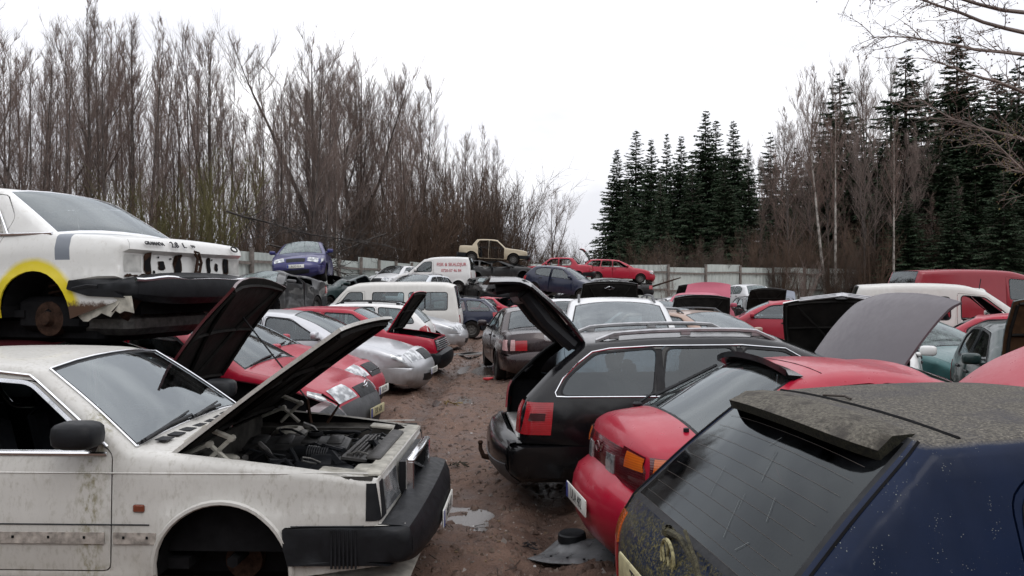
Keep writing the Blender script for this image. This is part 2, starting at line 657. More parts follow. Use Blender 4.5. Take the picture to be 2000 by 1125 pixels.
class Car:
    def __init__(s, name, label, cat, sp, loc, heading, paint_m, z0=0.0, pitch=0, roll=0, group=None,
                 deform=None, h=.11, wheels='steel', nowheels=(), noglass=(), hood=0, hatch=0, seats=True, nodoor=False, lights=True, plate=None, trim=None):
        s.sp = sp
        s.L, s.hw, s.r = sp['L'], sp['hw'], sp.get('r', .07)
        s.deform = deform
        s.paint = paint_m
        s.root = empty(name, (loc[0], loc[1], z0), (R(roll), R(-pitch), R(heading)))
        tag(s.root, label, cat, group)
        s.h = h
        s.trim_m = trim or sp.get('trim', BLACK)
        s.profile()
        s.side_parts(noglass, nodoor)
        s.strips(noglass, hood, hatch)
        s.chassis()
        if seats:
            s.interior()
        s.wheels(wheels, nowheels)
        if lights:
            s.lights()
        for (nm, fn) in sp.get('extras', []):
            fn(s)

    def X(s, st):
        return s.L / 2 - st

    # profile of the side view, from the front bumper's lower edge over the roof to the rear bumper's lower edge
    def profile(s):
        P, piece, crown = [], [], []
        s.pieces = []
        for (nm, pts, cr) in s.sp['pieces']:
            q = smooth_pts(pts, max(.05, s.h * .7))
            if nm in ('windshield', 'rear_window') and len(q) >= 3:
                d = (q[1] - q[0])
                q.insert(1, q[0] + d / np.linalg.norm(d) * .025)
                d = (q[-2] - q[-1])
                q.insert(-1, q[-1] + d / np.linalg.norm(d) * .025)
            if P:
                q = q[1:]
                i0 = len(P) - 1
            else:
                i0 = 0
            P += q
            crown += [cr] * len(q)
            s.pieces.append((nm, i0, len(P) - 1))
        s.P = np.array(P)
        d = np.linalg.norm(np.diff(s.P, axis=0), axis=1)
        s.u = np.concatenate([[0], np.cumsum(d)])
        us = s.u
        cr = np.array(crown, float)
        s.crown = np.array([np.average(cr, weights=np.exp(-((us - u0) / .09) ** 2)) for u0 in us])
        s.phi = np.arctan(2.4 * s.crown / (s.hw * .86)) * .9
        tg = np.array([[np.interp(u0 + .05, us, s.P[:, k]) - np.interp(u0 - .05, us, s.P[:, k]) for k in (0, 1)] for u0 in us])
        tg /= np.maximum(np.linalg.norm(tg, axis=1, keepdims=True), 1e-9)
        s.N = np.stack([-tg[:, 1], tg[:, 0]], 1)   # outward in (s,z): s runs backwards, so outward at hood is +z
        s.N *= np.sign(s.N[len(s.N) // 2, 1] or 1)
        ss = np.linspace(0, s.L, 160)
        ws = s.sp['ws']
        q = np.array(smooth_pts(ws, .05))
        s._ss, s._sw = q[:, 0], q[:, 1]
        wz = s.sp['wz']
        s._zs, s._zw = np.array([a for a, b in wz]), np.array([b for a, b in wz])

    def W(s, st, z):
        w = s.hw + np.interp(z, s._zs, s._zw) + np.interp(st, s._ss, s._sw)
        for (ac, az, ar) in s.sp['arches']:
            rho = np.sqrt((st - ac) ** 2 + (z - az) ** 2)
            w = w + s.sp.get('flare', .012) * np.exp(-((rho - ar) / .045) ** 2)
        return w

    def Y(s, st, z):
        st, z = np.asarray(st, float), np.asarray(z, float)
        p = np.stack([st, z], 1)
        d, u = seg_near(p, s.P[:-1], s.P[1:])
        ph = np.interp(u, np.arange(len(s.P)), s.phi)
        Rr = s.r / np.cos(ph)
        ca = np.clip(np.cos(ph) - d / Rr, 0, 1)
        return s.W(st, z) - Rr * (1 - np.sqrt(1 - ca * ca))

    def We(s):
        return s.W(s.P[:, 0], s.P[:, 1]) - s.r / np.cos(s.phi) * (1 - np.sin(s.phi))

    def to3(s, st, z, side, off=0.0):
        y = s.Y(st, z) + off
        v = np.stack([s.L / 2 - np.asarray(st), side * y, np.asarray(z)], 1)
        return v

    def fin(s, v):
        return s.deform(np.asarray(v, float)) if s.deform else np.asarray(v, float)

    def part(s, name, v, f, mats, th=.012, parent=None, label=None, sharp=38):
        v, f = weld(v, f)
        v = s.fin(v)
        if th:
            V, F, M = shell(v, f, th)
            me = mk_mesh(name, V, F, mats, M, True, sharp)
        else:
            me = mk_mesh(name, v, f, mats, None, True, sharp)
        o = link(name, me, parent or s.root)
        if label:
            o['label'] = label
        return o

    def outline(s):
        sp = s.sp
        sill = sp['sill']
        pts = [tuple(p) for p in s.P]
        for (ac, az, ar) in sorted(sp['arches'], key=lambda a: -a[0]):
            lo = max(sill, az - ar * .9)
            a0 = math.asin(max(-1, min(1, (sill - az) / ar)))
            n = 16
            for k in range(n + 1):
                a = a0 + (PI - 2 * a0) * k / n
                pts.append((ac + ar * math.cos(a), az + ar * math.sin(a)))
        out = [pts[0]]
        for p in pts[1:]:
            if math.dist(p, out[-1]) > 1e-3:
                out.append(p)
        return np.array(out)

    def side_parts(s, noglass, nodoor):
        sp = s.sp
        out = s.outline()
        loops = [out]
        regs = []
        wins = [round_poly(w, sp.get('wr', .05)) for w in sp['windows']]
        doors = [round_poly(d, .05) for d in sp.get('doors', [])]
        for (poly, part, m, off) in sp.get('regions', []):
            regs.append((round_poly(poly, .012), part, m or s.paint, off))
        for i, d in enumerate(doors):
            regs.append((d, None, None, 0))
            regs.append((off_poly(d, -.007), ('door', i), s.paint, 0))
        for (poly, part, m, off) in sp.get('regions2', []):
            regs.append((round_poly(poly, .008), part, m, off))
        tw = sp.get('tw', .022)
        for i, w in enumerate(wins):
            if tw:
                regs.append((off_poly(w, tw), 'window_trim%d' % i, s.trim_m, .005))
            regs.append((w, None, None, 0))
        loops += [r[0] for r in regs]
        pts, edges = [], []
        for lp in loops:
            b = len(pts)
            pts += [tuple(p) for p in lp]
            edges += [(b + i, b + (i + 1) % len(lp)) for i in range(len(lp))]
        A = np.array([pts[a] for a, b in edges])
        B = np.array([pts[b] for a, b in edges])
        h = s.h
        zmax = s.P[:, 1].max()
        zr = sorted(set([round(z, 3) for z in s._zs if .2 < z < zmax]))
        rows = []
        last = .15
        for z in zr + [zmax]:
            n = max(1, int(round((z - last) / h)))
            rows += [last + (z - last) * k / n for k in range(1, n + 1)]
            last = z
        g = []
        for j, z in enumerate(rows):
            for st in np.arange(.02 + (j % 2) * h / 2, s.L, h):
                g.append((st, z))
        for k in (.1, .3, .6, 1.0):
            q = s.P[1:-1] - s.N[1:-1] * (s.r * k)
            dd = seg_dist(q, s.P[:-1], s.P[1:])
            g += [tuple(a) for a, d0 in zip(q, dd) if d0 > s.r * k * .93]
        for (ac, az, ar) in sp['arches']:
            for e in (.03, .06, .1):
                for k in range(15):
                    a = -.2 + (PI + .4) * k / 14
                    g.append((ac + (ar + e) * math.cos(a), az + (ar + e) * math.sin(a)))
        g = np.array(g)
        g = g[pt_in_poly(g, out)]
        dA = seg_dist(g, A, B)
        dP = seg_dist(g, s.P[:-1], s.P[1:])
        lim = np.where(dP < s.r * 1.05, .004, .018)
        g = g[dA > lim]
        _, uq = np.unique(np.round(g / .012).astype(int), axis=0, return_index=True)
        g = g[uq]
        allp = [Vector(p) for p in pts] + [Vector(p) for p in g]
        res = delaunay_2d_cdt(allp, edges, [], 0, 1e-5)
        v2 = np.array([tuple(p) for p in res[0]])
        tr = np.array([t for t in res[2] if len(t) == 3], int)
        c = v2[tr].mean(1)
        keep = pt_in_poly(c, out)
        tr, c = tr[keep], c[keep]
        # all triangles counter-clockwise
        e1, e2 = v2[tr[:, 1]] - v2[tr[:, 0]], v2[tr[:, 2]] - v2[tr[:, 0]]
        cw = e1[:, 0] * e2[:, 1] - e1[:, 1] * e2[:, 0] < 0
        tr[cw] = tr[cw][:, ::-1]
        own = np.zeros(len(tr), int) - 1
        for i, rg in enumerate(regs):
            own[pt_in_poly(c, rg[0])] = i
        groups = {}
        for i in range(-1, len(regs)):
            k = 'body' if i < 0 else regs[i][1]
            if k is None:
                continue
            t = tr[own == i]
            if len(t):
                groups.setdefault(k, []).append((t, 0 if i < 0 else regs[i][3], s.paint if i < 0 else regs[i][2]))
        s.bodyV, s.bodyF = [], []
        s.partgeo = {}
        s.doors = {}
        for side in (1, -1):
            for k, lst in groups.items():
                for (t, off, m) in lst:
                    ids, inv = np.unique(t, return_inverse=True)
                    q = v2[ids]
                    v = s.to3(q[:, 0], q[:, 1], side, off)
                    f = inv.reshape(t.shape)
                    # in (s,z) ccw seen from +y (s runs towards -x): outward normal +y
                    f = f if side > 0 else f[:, ::-1]
                    if k == 'body':
                        b = len(s.bodyV)
                        s.bodyV += [tuple(p) for p in v]
                        s.bodyF += [tuple(x + b for x in tt) for tt in f]
                    elif isinstance(k, tuple) and k[0] == 'door':
                        if nodoor is True or (nodoor and (k[1], side) in nodoor):
                            continue
                        o = s.part('door', v, f, [m, DARK], .03)
                        s.doors[(k[1], side)] = o
                    elif k.startswith('window_trim'):
                        s.addpart(k + '_' + str(side), v, f, m)
                    else:
                        s.addpart(k, v, f, m)
            for i, w in enumerate(wins):
                if ('w', i) in noglass or ('w', i, side) in noglass or 'side' in noglass:
                    continue
                w2 = off_poly(w, .006)
                gp = [Vector(p) for p in w2]
                lo, hi = w2.min(0), w2.max(0)
                gg = [(a, b) for a in np.arange(lo[0] + .1, hi[0], .14) for b in np.arange(lo[1] + .08, hi[1], .12)]
                if gg:
                    gg = np.array(gg)
                    gg = gg[pt_in_poly(gg, off_poly(w2, -.02))]
                    gp += [Vector(p) for p in gg]
                rs = delaunay_2d_cdt(gp, [(a, (a + 1) % len(w2)) for a in range(len(w2))], [], 1, 1e-5)
                v2g = np.array([tuple(p) for p in rs[0]])
                f = []
                for t in rs[2]:
                    for a in range(1, len(t) - 1):
                        f.append((t[0], t[a], t[a + 1]))
                f = np.array(f, int)
                e1, e2 = v2g[f[:, 1]] - v2g[f[:, 0]], v2g[f[:, 2]] - v2g[f[:, 0]]
                cwg = e1[:, 0] * e2[:, 1] - e1[:, 1] * e2[:, 0] < 0
                f[cwg] = f[cwg][:, ::-1]
                v = s.to3(v2g[:, 0], v2g[:, 1], side, -.008)
                s.part('side_window', v, f if side > 0 else f[:, ::-1], [sp.get('glass', GLASS)], 0)

    def addpart(s, k, v, f, m):
        d = s.partgeo.setdefault(k, ([], [], m))
        b = len(d[0])
        d[0].extend(tuple(p) for p in v)
        d[1].extend(tuple(int(x) + b for x in q) for q in f)

    def strip_pts(s, i0, i1, ts, off=0.0, wrap=False):
        We = s.We()
        out = []
        for i in range(i0, i1 + 1):
            row = []
            for t in ts:
                o = s.crown[i] * (1 - abs(t) ** 2.4) + (off if not wrap else off * (1 - abs(t) ** 6))
                row.append((s.L / 2 - (s.P[i, 0] + s.N[i, 0] * o), (We[i] + (off if wrap else 0)) * t, s.P[i, 1] + s.N[i, 1] * o))
            out.append(row)
        return np.array(out)

    def strips(s, noglass, hood, hatch):
        sp = s.sp
        tn = [-1, -.93, -.8, -.55, -.28, 0, .28, .55, .8, .93, 1] if s.h > .095 else [-1, -.97, -.92, -.84, -.74, -.6, -.45, -.3, -.15, 0, .15, .3, .45, .6, .74, .84, .92, .97, 1]
        movers = {}
        for (nm, i0, i1) in s.pieces:
            glass = nm in ('windshield', 'rear_window')
            pt = sp.get('pillar', .93)
            gp = sp.get('gate_frame', pt - .012) if nm == 'rear_window' else pt - .012
            ts = [-1, -pt - .02, -gp, -.68 * gp, -.34 * gp, 0, .34 * gp, .68 * gp, gp, pt + .02, 1] if glass else tn
            G = s.strip_pts(i0, i1, ts)
            nu, nt = G.shape[0], G.shape[1]
            V = G.reshape(-1, 3)
            bf, tf, gf = [], [], []
            for a in range(nu - 1):
                for b in range(nt - 1):
                    q0, q1, q2, q3 = a * nt + b, a * nt + b + 1, (a + 1) * nt + b + 1, (a + 1) * nt + b
                    tri = [(q0, q1, q2), (q0, q2, q3)]
                    if glass:
                        if b in (0, nt - 2):
                            bf += tri
                        elif b in (1, nt - 3) or a in (0, nu - 2):
                            tf += tri
                        else:
                            gf += tri
                    else:
                        bf += tri
            key, m = sp.get('parts', {}).get(nm, (None, None))
            if glass:
                tail = nm == 'rear_window' and sp.get('hatch')
                if not tail:
                    b = len(s.bodyV)
                    s.bodyV += [tuple(p) for p in V]
                    s.bodyF += [tuple(x + b for x in q) for q in bf]
                    s.addpart('window_trim_' + nm, V + 0, tf, sp.get('screen_trim', s.trim_m))
                    if nm not in noglass:
                        s.part('windscreen' if nm == 'windshield' else 'rear_window', V, gf, [sp.get('wglass', sp.get('glass', GLASS)) if nm == 'windshield' else sp.get('rglass', sp.get('glass', GLASS))], 0)
                else:
                    b = len(s.bodyV)
                    s.bodyV += [tuple(p) for p in V]
                    s.bodyF += [tuple(x + b for x in q) for q in [bf[i] for i in range(len(bf))]]
                    movers.setdefault('tailgate', []).append((V, tf, sp.get('gate_frame_m', s.trim_m)))
                    movers.setdefault('tailgate_glass', []).append((V, [] if nm in noglass else gf, None))
            elif nm == 'hood':
                V2 = s.strip_pts(i0, i1, [t * .992 for t in ts]).reshape(-1, 3)
                movers['hood'] = [(V2, bf, s.paint)]
                s.hood_i = (i0, i1)
            elif nm in sp.get('hatch', ()) and nm != 'rear_window':
                V2 = s.strip_pts(i0, i1, [t * .992 for t in ts]).reshape(-1, 3)
                movers.setdefault('tailgate', []).append((V2, bf, s.paint))
            elif nm == 'deck':
                V2 = s.strip_pts(i0, i1, [t * .992 for t in ts]).reshape(-1, 3)
                s.part('boot_lid', V2, bf, [s.paint, DARK], .02)
            elif key:
                off = sp.get('poff', {}).get(key, 0)
                if off:
                    V = s.strip_pts(i0, i1, ts, off, True).reshape(-1, 3)
                s.addpart(key, V, bf, m or s.paint)
            else:
                b = len(s.bodyV)
                s.bodyV += [tuple(p) for p in V]
                s.bodyF += [tuple(x + b for x in q) for q in bf]
        s.body = s.part('body', s.bodyV, s.bodyF, [s.paint, sp.get('inner', DARK)], .012)
        for k, (v, f, m) in s.partgeo.items():
            nm = 'window_trim' if k.startswith('window_trim') else k
            s.part(nm, v, f, [m, DARK], .014)
        # hood, turned about its rear edge
        if 'hood' in movers and hood is not None:
            V, F, m = movers['hood'][0]
            i1 = s.hood_i[1]
            piv = np.array([s.X(s.P[i1, 0]), 0, s.P[i1, 1]])
            s.hood = s.mover('hood', [(V, F, m)], piv, -hood, UNDER)
            if hood:
                s.hood_ribs(piv, i1)
        if 'tailgate' in movers and hatch is not None:
            i0 = [p for p in s.pieces if p[0] == 'rear_window'][0][1]
            piv = np.array([s.X(s.P[i0, 0]), 0, s.P[i0, 1]])
            s.gate = s.mover('tailgate', movers['tailgate'], piv, hatch, sp.get('gate_inner', BLACK))
            if movers.get('tailgate_glass') and movers['tailgate_glass'][0][1]:
                V, F, _ = movers['tailgate_glass'][0]
                v, f = weld(V, F)
                v = s.fin(v)
                g = link('rear_window', mk_mesh('rear_window', v, f, [sp.get('rglass', GLASS)]), s.gate)

    def mover(s, name, lst, piv, ang, inner):
        V, F, M, mats = [], [], [], []
        for (v, f, m) in lst:
            v, f = weld(v, f)
            v = s.fin(v)
            V0, F0, M0 = shell(v, f, .022)
            if m not in mats:
                mats.append(m)
            b = len(V)
            V += [tuple(p) for p in V0]
            F += [tuple(x + b for x in q) for q in F0]
            M += [(mats.index(m) if k == 0 else 9) for k in M0]
        mats.append(inner)
        M = [len(mats) - 1 if k == 9 else k for k in M]
        o = link(name, mk_mesh(name, V, F, mats, M, True, 38), s.root)
        T = Matrix.Translation(Vector(piv))
        o.matrix_local = T @ Matrix.Rotation(R(ang), 4, 'Y') @ T.inverted()
        o['hinge'] = [float(a) for a in piv]
        return o

    def hood_ribs(s, piv, i1):
        i0 = s.hood_i[0]
        mb = MB()
        We = s.We()

        def q(fr, t):
            i = i0 + (i1 - i0) * fr
            a = int(i)
            b = min(a + 1, i1)
            k = i - a
            P = s.P[a] * (1 - k) + s.P[b] * k
            N = s.N[a] * (1 - k) + s.N[b] * k
            c = (s.crown[a] * (1 - k) + s.crown[b] * k) * (1 - abs(t) ** 2.4) - .034
            w = We[a] * (1 - k) + We[b] * k
            return (s.X(P[0] + N[0] * c) - piv[0], w * t, P[1] + N[1] * c - piv[2])
        for (a, b) in (((.04, -.9), (.04, .9)), ((.95, -.9), (.95, .9)), ((.05, -.92), (.95, -.92)), ((.05, .92), (.95, .92)),
                       ((.08, -.75), (.92, -.1)), ((.08, .75), (.92, .1)), ((.5, -.9), (.5, .9))):
            mb.tube([q(a[0] + (b[0] - a[0]) * k / 5, a[1] + (b[1] - a[1]) * k / 5) for k in range(6)], .017, 4)
        mb.build('hood_frame', [UNDER], s.hood, loc=tuple(piv))

    def chassis(s):
        sp = s.sp
        mb = MB()
        sill, hw, L = sp['sill'], s.hw, s.L
        cowl = [p for p in s.pieces if p[0] == 'windshield'][0][1]
        cs, cz = s.P[cowl]
        belt = sp['belt']
        ars = sorted(sp['arches'])
        mb.box((s.X((ars[0][0] + ars[-1][0]) / 2), 0, sill + .03), (ars[-1][0] - ars[0][0] - .5, 2 * hw - .3, .06))
        mb.box((s.X(.4), 0, sill + .08), (.5, 2 * hw - .65, .12))
        mb.box((s.X(ars[0][0]), 0, sill + .16), (1.1, .8, .34))
        mb.box((s.X(ars[-1][0]), 0, sill + .14), (1.0, .8, .3))
        mb.box((s.X(L - .45), 0, sill + .13), (.6, 2 * hw - .6, .2))
        mb.box((s.X(cs + .08), 0, (sill + cz) / 2), (.04, 2 * hw - .34, cz - sill - .12))
        if not sp.get('wagon'):
            rw = [p for p in s.pieces if p[0] == 'rear_window'][0][2]
            rs, rz = s.P[rw]
            mb.box((s.X(rs - .2), 0, rz - .13), (.55, 2 * hw - .45, .04))
            mb.box((s.X(rs - .5), 0, (sill + rz) / 2 - .05), (.05, 2 * hw - .4, rz - sill - .2))
        else:
            mb.box((s.X(L - .65), 0, .56), (1.0, 2 * hw - .34, .05))
        for (ac, az, ar) in ars:
            for sd in (1, -1):
                yo, yi = sd * (hw - .035), sd * (hw - .40)
                n = 12
                a0 = math.asin(max(-1, min(1, (sill - az) / ar))) if sill < az else 0
                pv = []
                for k in range(n + 1):
                    a = a0 + (PI - 2 * a0) * k / n
                    pv.append((s.X(ac + (ar + .005) * math.cos(a)), az + (ar + .005) * math.sin(a)))
                v = [(x, yo, z) for x, z in pv] + [(x, yi, z) for x, z in pv] + [(s.X(ac), yi, az)]
                f = [(k, k + 1, n + 2 + k, n + 1 + k) for k in range(n)] + [(n + 1 + k, n + 2 + k, 2 * n + 2) for k in range(n)]
                mb.add(v, f)
            mb.tube([(s.X(ac), -hw + .15, az), (s.X(ac), hw - .15, az)], .035, 6)
        v = np.array(mb.v)
        mb.v = [tuple(p) for p in s.fin(v)]
        mb.build('chassis', [DARK], s.root, smooth=False)
        if s.sp.get('bay', True):
            e = MB()
            rr = random.Random(int(L * 1000))
            i0_, i1_ = [(q[1], q[2]) for q in s.pieces if q[0] == 'hood'][0]
            hz = lambda st: float(np.interp(st, s.P[i0_:i1_ + 1, 0], s.P[i0_:i1_ + 1, 1]))
            e.box((s.X(cs * .58), 0, hz(cs * .45) - .27), (cs * .45, .55, .3), bev=.04)
            for k in range(9):
                st = rr.uniform(.3, cs - .1)
                e.box((s.X(st), rr.uniform(-hw + .35, hw - .35), hz(st) - .16 - rr.uniform(0, .15)), (rr.uniform(.08, .25), rr.uniform(.08, .25), rr.uniform(.06, .16)), bev=.02, m=rr.choice((0, 0, 1)))
            for k in range(5):
                y0 = rr.uniform(-.5, .5)
                e.tube([(s.X(.34), y0, hz(.34) - .1), (s.X(cs * .55), y0 + rr.uniform(-.2, .2), hz(cs * .55) - .08), (s.X(cs - .05), rr.uniform(-.5, .5), hz(cs) - .14)], .018, 5)
            v = np.array(e.v)
            e.v = [tuple(p) for p in s.fin(v)]
            e.build('engine', [DARK, STEEL], s.root)

    def interior(s):
        sp = s.sp
        sm, hm = seat_meshes()
        cowl = [p for p in s.pieces if p[0] == 'windshield'][0][1]
        cs, cz = s.P[cowl]
        belt = sp['belt']
        fl = sp['sill'] + .08
        d = MB()
        d.box((s.X(cs + .33), 0, belt - .14), (.42, 2 * s.hw - .42, .2), bev=.05)
        v = np.array(d.v)
        d.v = [tuple(p) for p in s.fin(v)]
        d.build('dashboard', [BLACK], s.root)
        for row in sp.get('seats', (.98, 1.72)):
            for y in (.37, -.37):
                o = link('seat', sm, s.root, (s.X(cs + row), y, fl))
                if s.deform:
                    o.scale = (1, 1, .6)
                link('headrest', hm, o)
        st = MB()
        n = 18
        pts = [(s.X(cs + .62) + .06 * math.sin(a * 2 * PI / n), .37 + .185 * math.cos(a * 2 * PI / n), belt - .03 + .17 * math.sin(a * 2 * PI / n)) for a in range(n + 1)]
        st.tube(pts, .014, 5, cap=False)
        st.tube([(s.X(cs + .62), .2, belt - .03), (s.X(cs + .62), .54, belt - .03)], .016, 5)
        v = np.array(st.v)
        st.v = [tuple(p) for p in s.fin(v)]
        st.build('steering_wheel', [BLACK], s.root)

    def wheels(s, kind, no):
        tm, rm = wheel_meshes(kind)
        rad = s.sp.get('wheel_r', .308)
        for i, (ac, az, ar) in enumerate(sorted(s.sp['arches'])):
            for sd in (1, -1):
                if no == 'all' or (i, sd) in no:
                    continue
                w = empty('wheel', (s.X(ac), sd * (s.hw - .12), s.sp.get('wheel_z', rad)))
                w.parent = s.root
                w.rotation_euler = (0, 0, 0 if sd > 0 else PI)
                w.scale = (rad / .308,) * 3
                link('tyre', tm, w)
                link('rim', rm, w)

    # ---- patches on the skin
    def upt(s, end, z):
        if end == 'f':
            idx = [i for i in range(len(s.P)) if s.P[i, 0] < s.L * .3]
            k = int(np.argmax([s.P[i, 1] for i in idx]))
            idx = idx[:k + 1]
        else:
            idx = [i for i in range(len(s.P)) if s.P[i, 0] > s.L * .7][::-1]
            z0 = s.sp.get('rear_top', 9)
            idx2 = [idx[0]]
            for i in idx[1:]:
                if s.P[i, 1] > s.P[idx2[-1], 1]:
                    idx2.append(i)
            idx = idx2
        zz = np.maximum.accumulate([s.P[i, 1] for i in idx])
        uu = np.array([s.u[i] for i in idx])
        return np.interp(z, zz, uu)

    def surf(s, end, z, y, off):
        u = s.upt(end, z)
        P = [np.interp(u, s.u, s.P[:, k]) for k in (0, 1)]
        N = [np.interp(u, s.u, s.N[:, k]) for k in (0, 1)]
        c = np.interp(u, s.u, s.crown)
        we = np.interp(u, s.u, s.We())
        t = max(-1, min(1, y / we))
        o = c * (1 - abs(t) ** 2.4) + off
        return (s.L / 2 - (P[0] + N[0] * o), we * t, P[1] + N[1] * o)

    def lamp(s, name, m, end=None, quad=None, side=None, sides=(1, -1), off=.008, th=.02, label=None, nu=5, nv=7, parent=None):
        """quad: (y,z) corners on the front/rear face (inner-bottom, outer-bottom, outer-top, inner-top); side: (s,z) corners on the flank
        (from the corner edge: bottom-edge, bottom-far, top-far, top-edge)"""
        for sd in sides:
            V, F = [], []

            def grid(fn, q):
                b = len(V)
                q = [np.array(p, float) for p in q]
                for i in range(nu + 1):
                    for j in range(nv + 1):
                        a, c = i / nu, j / nv
                        p = (q[0] * (1 - c) + q[1] * c) * (1 - a) + (q[3] * (1 - c) + q[2] * c) * a
                        V.append(fn(p))
                for i in range(nu):
                    for j in range(nv):
                        q0 = b + i * (nv + 1) + j
                        t = [(q0, q0 + 1, q0 + nv + 2), (q0, q0 + nv + 2, q0 + nv + 1)]
                        F.extend(t)
            if quad is not None:
                grid(lambda p: s.surf(end, p[1], sd * p[0], off), quad)
                n1 = len(F)
            if side is not None:
                mid = s.L / 2

                def on(p):
                    k = [i for i in range(len(s.P)) if (s.P[i, 0] < mid) == (side[0][0] < mid) and s.P[i, 1] < 1.1]
                    k.sort(key=lambda i: s.P[i, 1])
                    lim = np.interp(p[1], [s.P[i, 1] for i in k], [s.P[i, 0] for i in k])
                    a = max(p[0], lim + .001) if side[0][0] < mid else min(p[0], lim - .001)
                    e = .006
                    a2 = a + e if side[0][0] < mid else a - e
                    y0, y1, y2 = s.Y([a, a2, a], [p[1], p[1], p[1] - e])
                    ds = (y1 - y0) / (a2 - a)
                    dz = (y0 - y2) / e
                    nn = np.array([ds, 1.0, -dz])
                    nn *= off / np.linalg.norm(nn)
                    return (s.L / 2 - a + nn[0], sd * (y0 + nn[1]), p[1] + nn[2])
                grid(on, side)
            # orient each triangle outward from the car's middle
            Va = np.array(V)
            F2 = []
            cen = np.array([0, 0, .6])
            for t in F:
                a, b, c = Va[t[0]], Va[t[1]], Va[t[2]]
                n = np.cross(b - a, c - a)
                if np.dot(n, (a + b + c) / 3 - cen) < 0:
                    t = t[::-1]
                F2.append(t)
            s.part(name, V, F2, [m, m], th, label=label, parent=parent)

    def lights(s):
        for k in s.sp.get('lamps', []):
            s.lamp(**k)
        if s.sp.get('mirrors', True):
            cowl = [p for p in s.pieces if p[0] == 'windshield'][0][1]
            cs, cz = s.P[cowl]
            ms = s.sp.get('mirror', (cs + .38, s.sp['belt'] + .04))
            for sd in (1, -1):
                y = float(s.Y([ms[0]], [ms[1]])[0])
                mb = MB()
                msz = s.sp.get('mirror_size', (.12, .2, .13))
                mb.pod((s.X(ms[0]), sd * (y + .13), ms[1] + .07), msz)
                mb.box((s.X(ms[0] - .01), sd * (y + .02), ms[1] + .02), (.09, .08, .06), bev=.02)
                mb.v = [tuple(p) for p in s.fin(np.array(mb.v))]
                mb.build('wing_mirror', [s.sp.get('mirror_m') or s.paint], s.root)
        for (st, z) in s.sp.get('handles', []):
            for sd in (1, -1):
                y = float(s.Y([st], [z])[0])
                mb = MB()
                mb.box((s.X(st), sd * (y + .008), z), (.17, .03, .035), bev=.01)
                mb.v = [tuple(p) for p in s.fin(np.array(mb.v))]
                par = None
                mb.build('door_handle', [s.sp.get('handle_m', BLACK)], s.root)

    def rails(s, s0, s1, m, inset=.1, hgt=.05, rad=.014, flat=False):
        idx = [p for p in s.pieces if p[0] == 'roof'][0]
        Ps = s.P[idx[1]:idx[2] + 1]
        for sd in (1, -1):
            mb = MB()
            pts = []
            n = 10
            for k in range(n + 1):
                st = s0 + (s1 - s0) * k / n
                z = np.interp(st, Ps[:, 0], Ps[:, 1])
                y = float(s.W(st, z)) - s.r - inset
                hh = hgt * min(1, k / 1.0 if k < 1 else 1, (n - k) / 1.0 if n - k < 1 else 1)
                pts.append((s.X(st), sd * y, z + .008 + hh))
            mb.tube(pts, rad, 6)
            for k in (1, n // 2, n - 1):
                p = pts[k]
                mb.box((p[0], p[1], p[2] - hgt / 2), (.09, .025, hgt), bev=.006)
            mb.v = [tuple(p) for p in s.fin(np.array(mb.v))]
            mb.build('roof_rail', [m], s.root)

    def plate(s, end, z, text, y=0, w=.52, h=.11, m=None, off=.02, eu=True):
        c = s.surf(end, z, y, 0)
        sx = 1 if end == 'f' else -1
        mb = MB()
        mb.box((0, 0, 0), (w, h, .012), bev=.004)
        me = mk_mesh('number_plate', mb.v, mb.f, [m or PLATEW])
        o = link('number_plate', me, s.root)
        X0 = c[0] + sx * off
        M = Matrix(((0, 0, sx, X0), (sx, 0, 0, c[1]), (0, 1, 0, c[2]), (0, 0, 0, 1)))
        o.matrix_local = M
        text_obj('plate_text', text, .098, o, Matrix.Translation((.02, .0, .0065)), INK, .001, squash=.8)
        if eu:
            b = MB()
            b.box((-w / 2 + .028, 0, .0065), (.05, h - .008, .002))
            b.build('plate_band', [mat('plate_band_blue', (.01, .03, .22), .4)], o)
        return o

# ------------------------------------------------------------------ body shapes
BUMP = ('front_bumper', BLACK)
BUMPR = ('rear_bumper', BLACK)


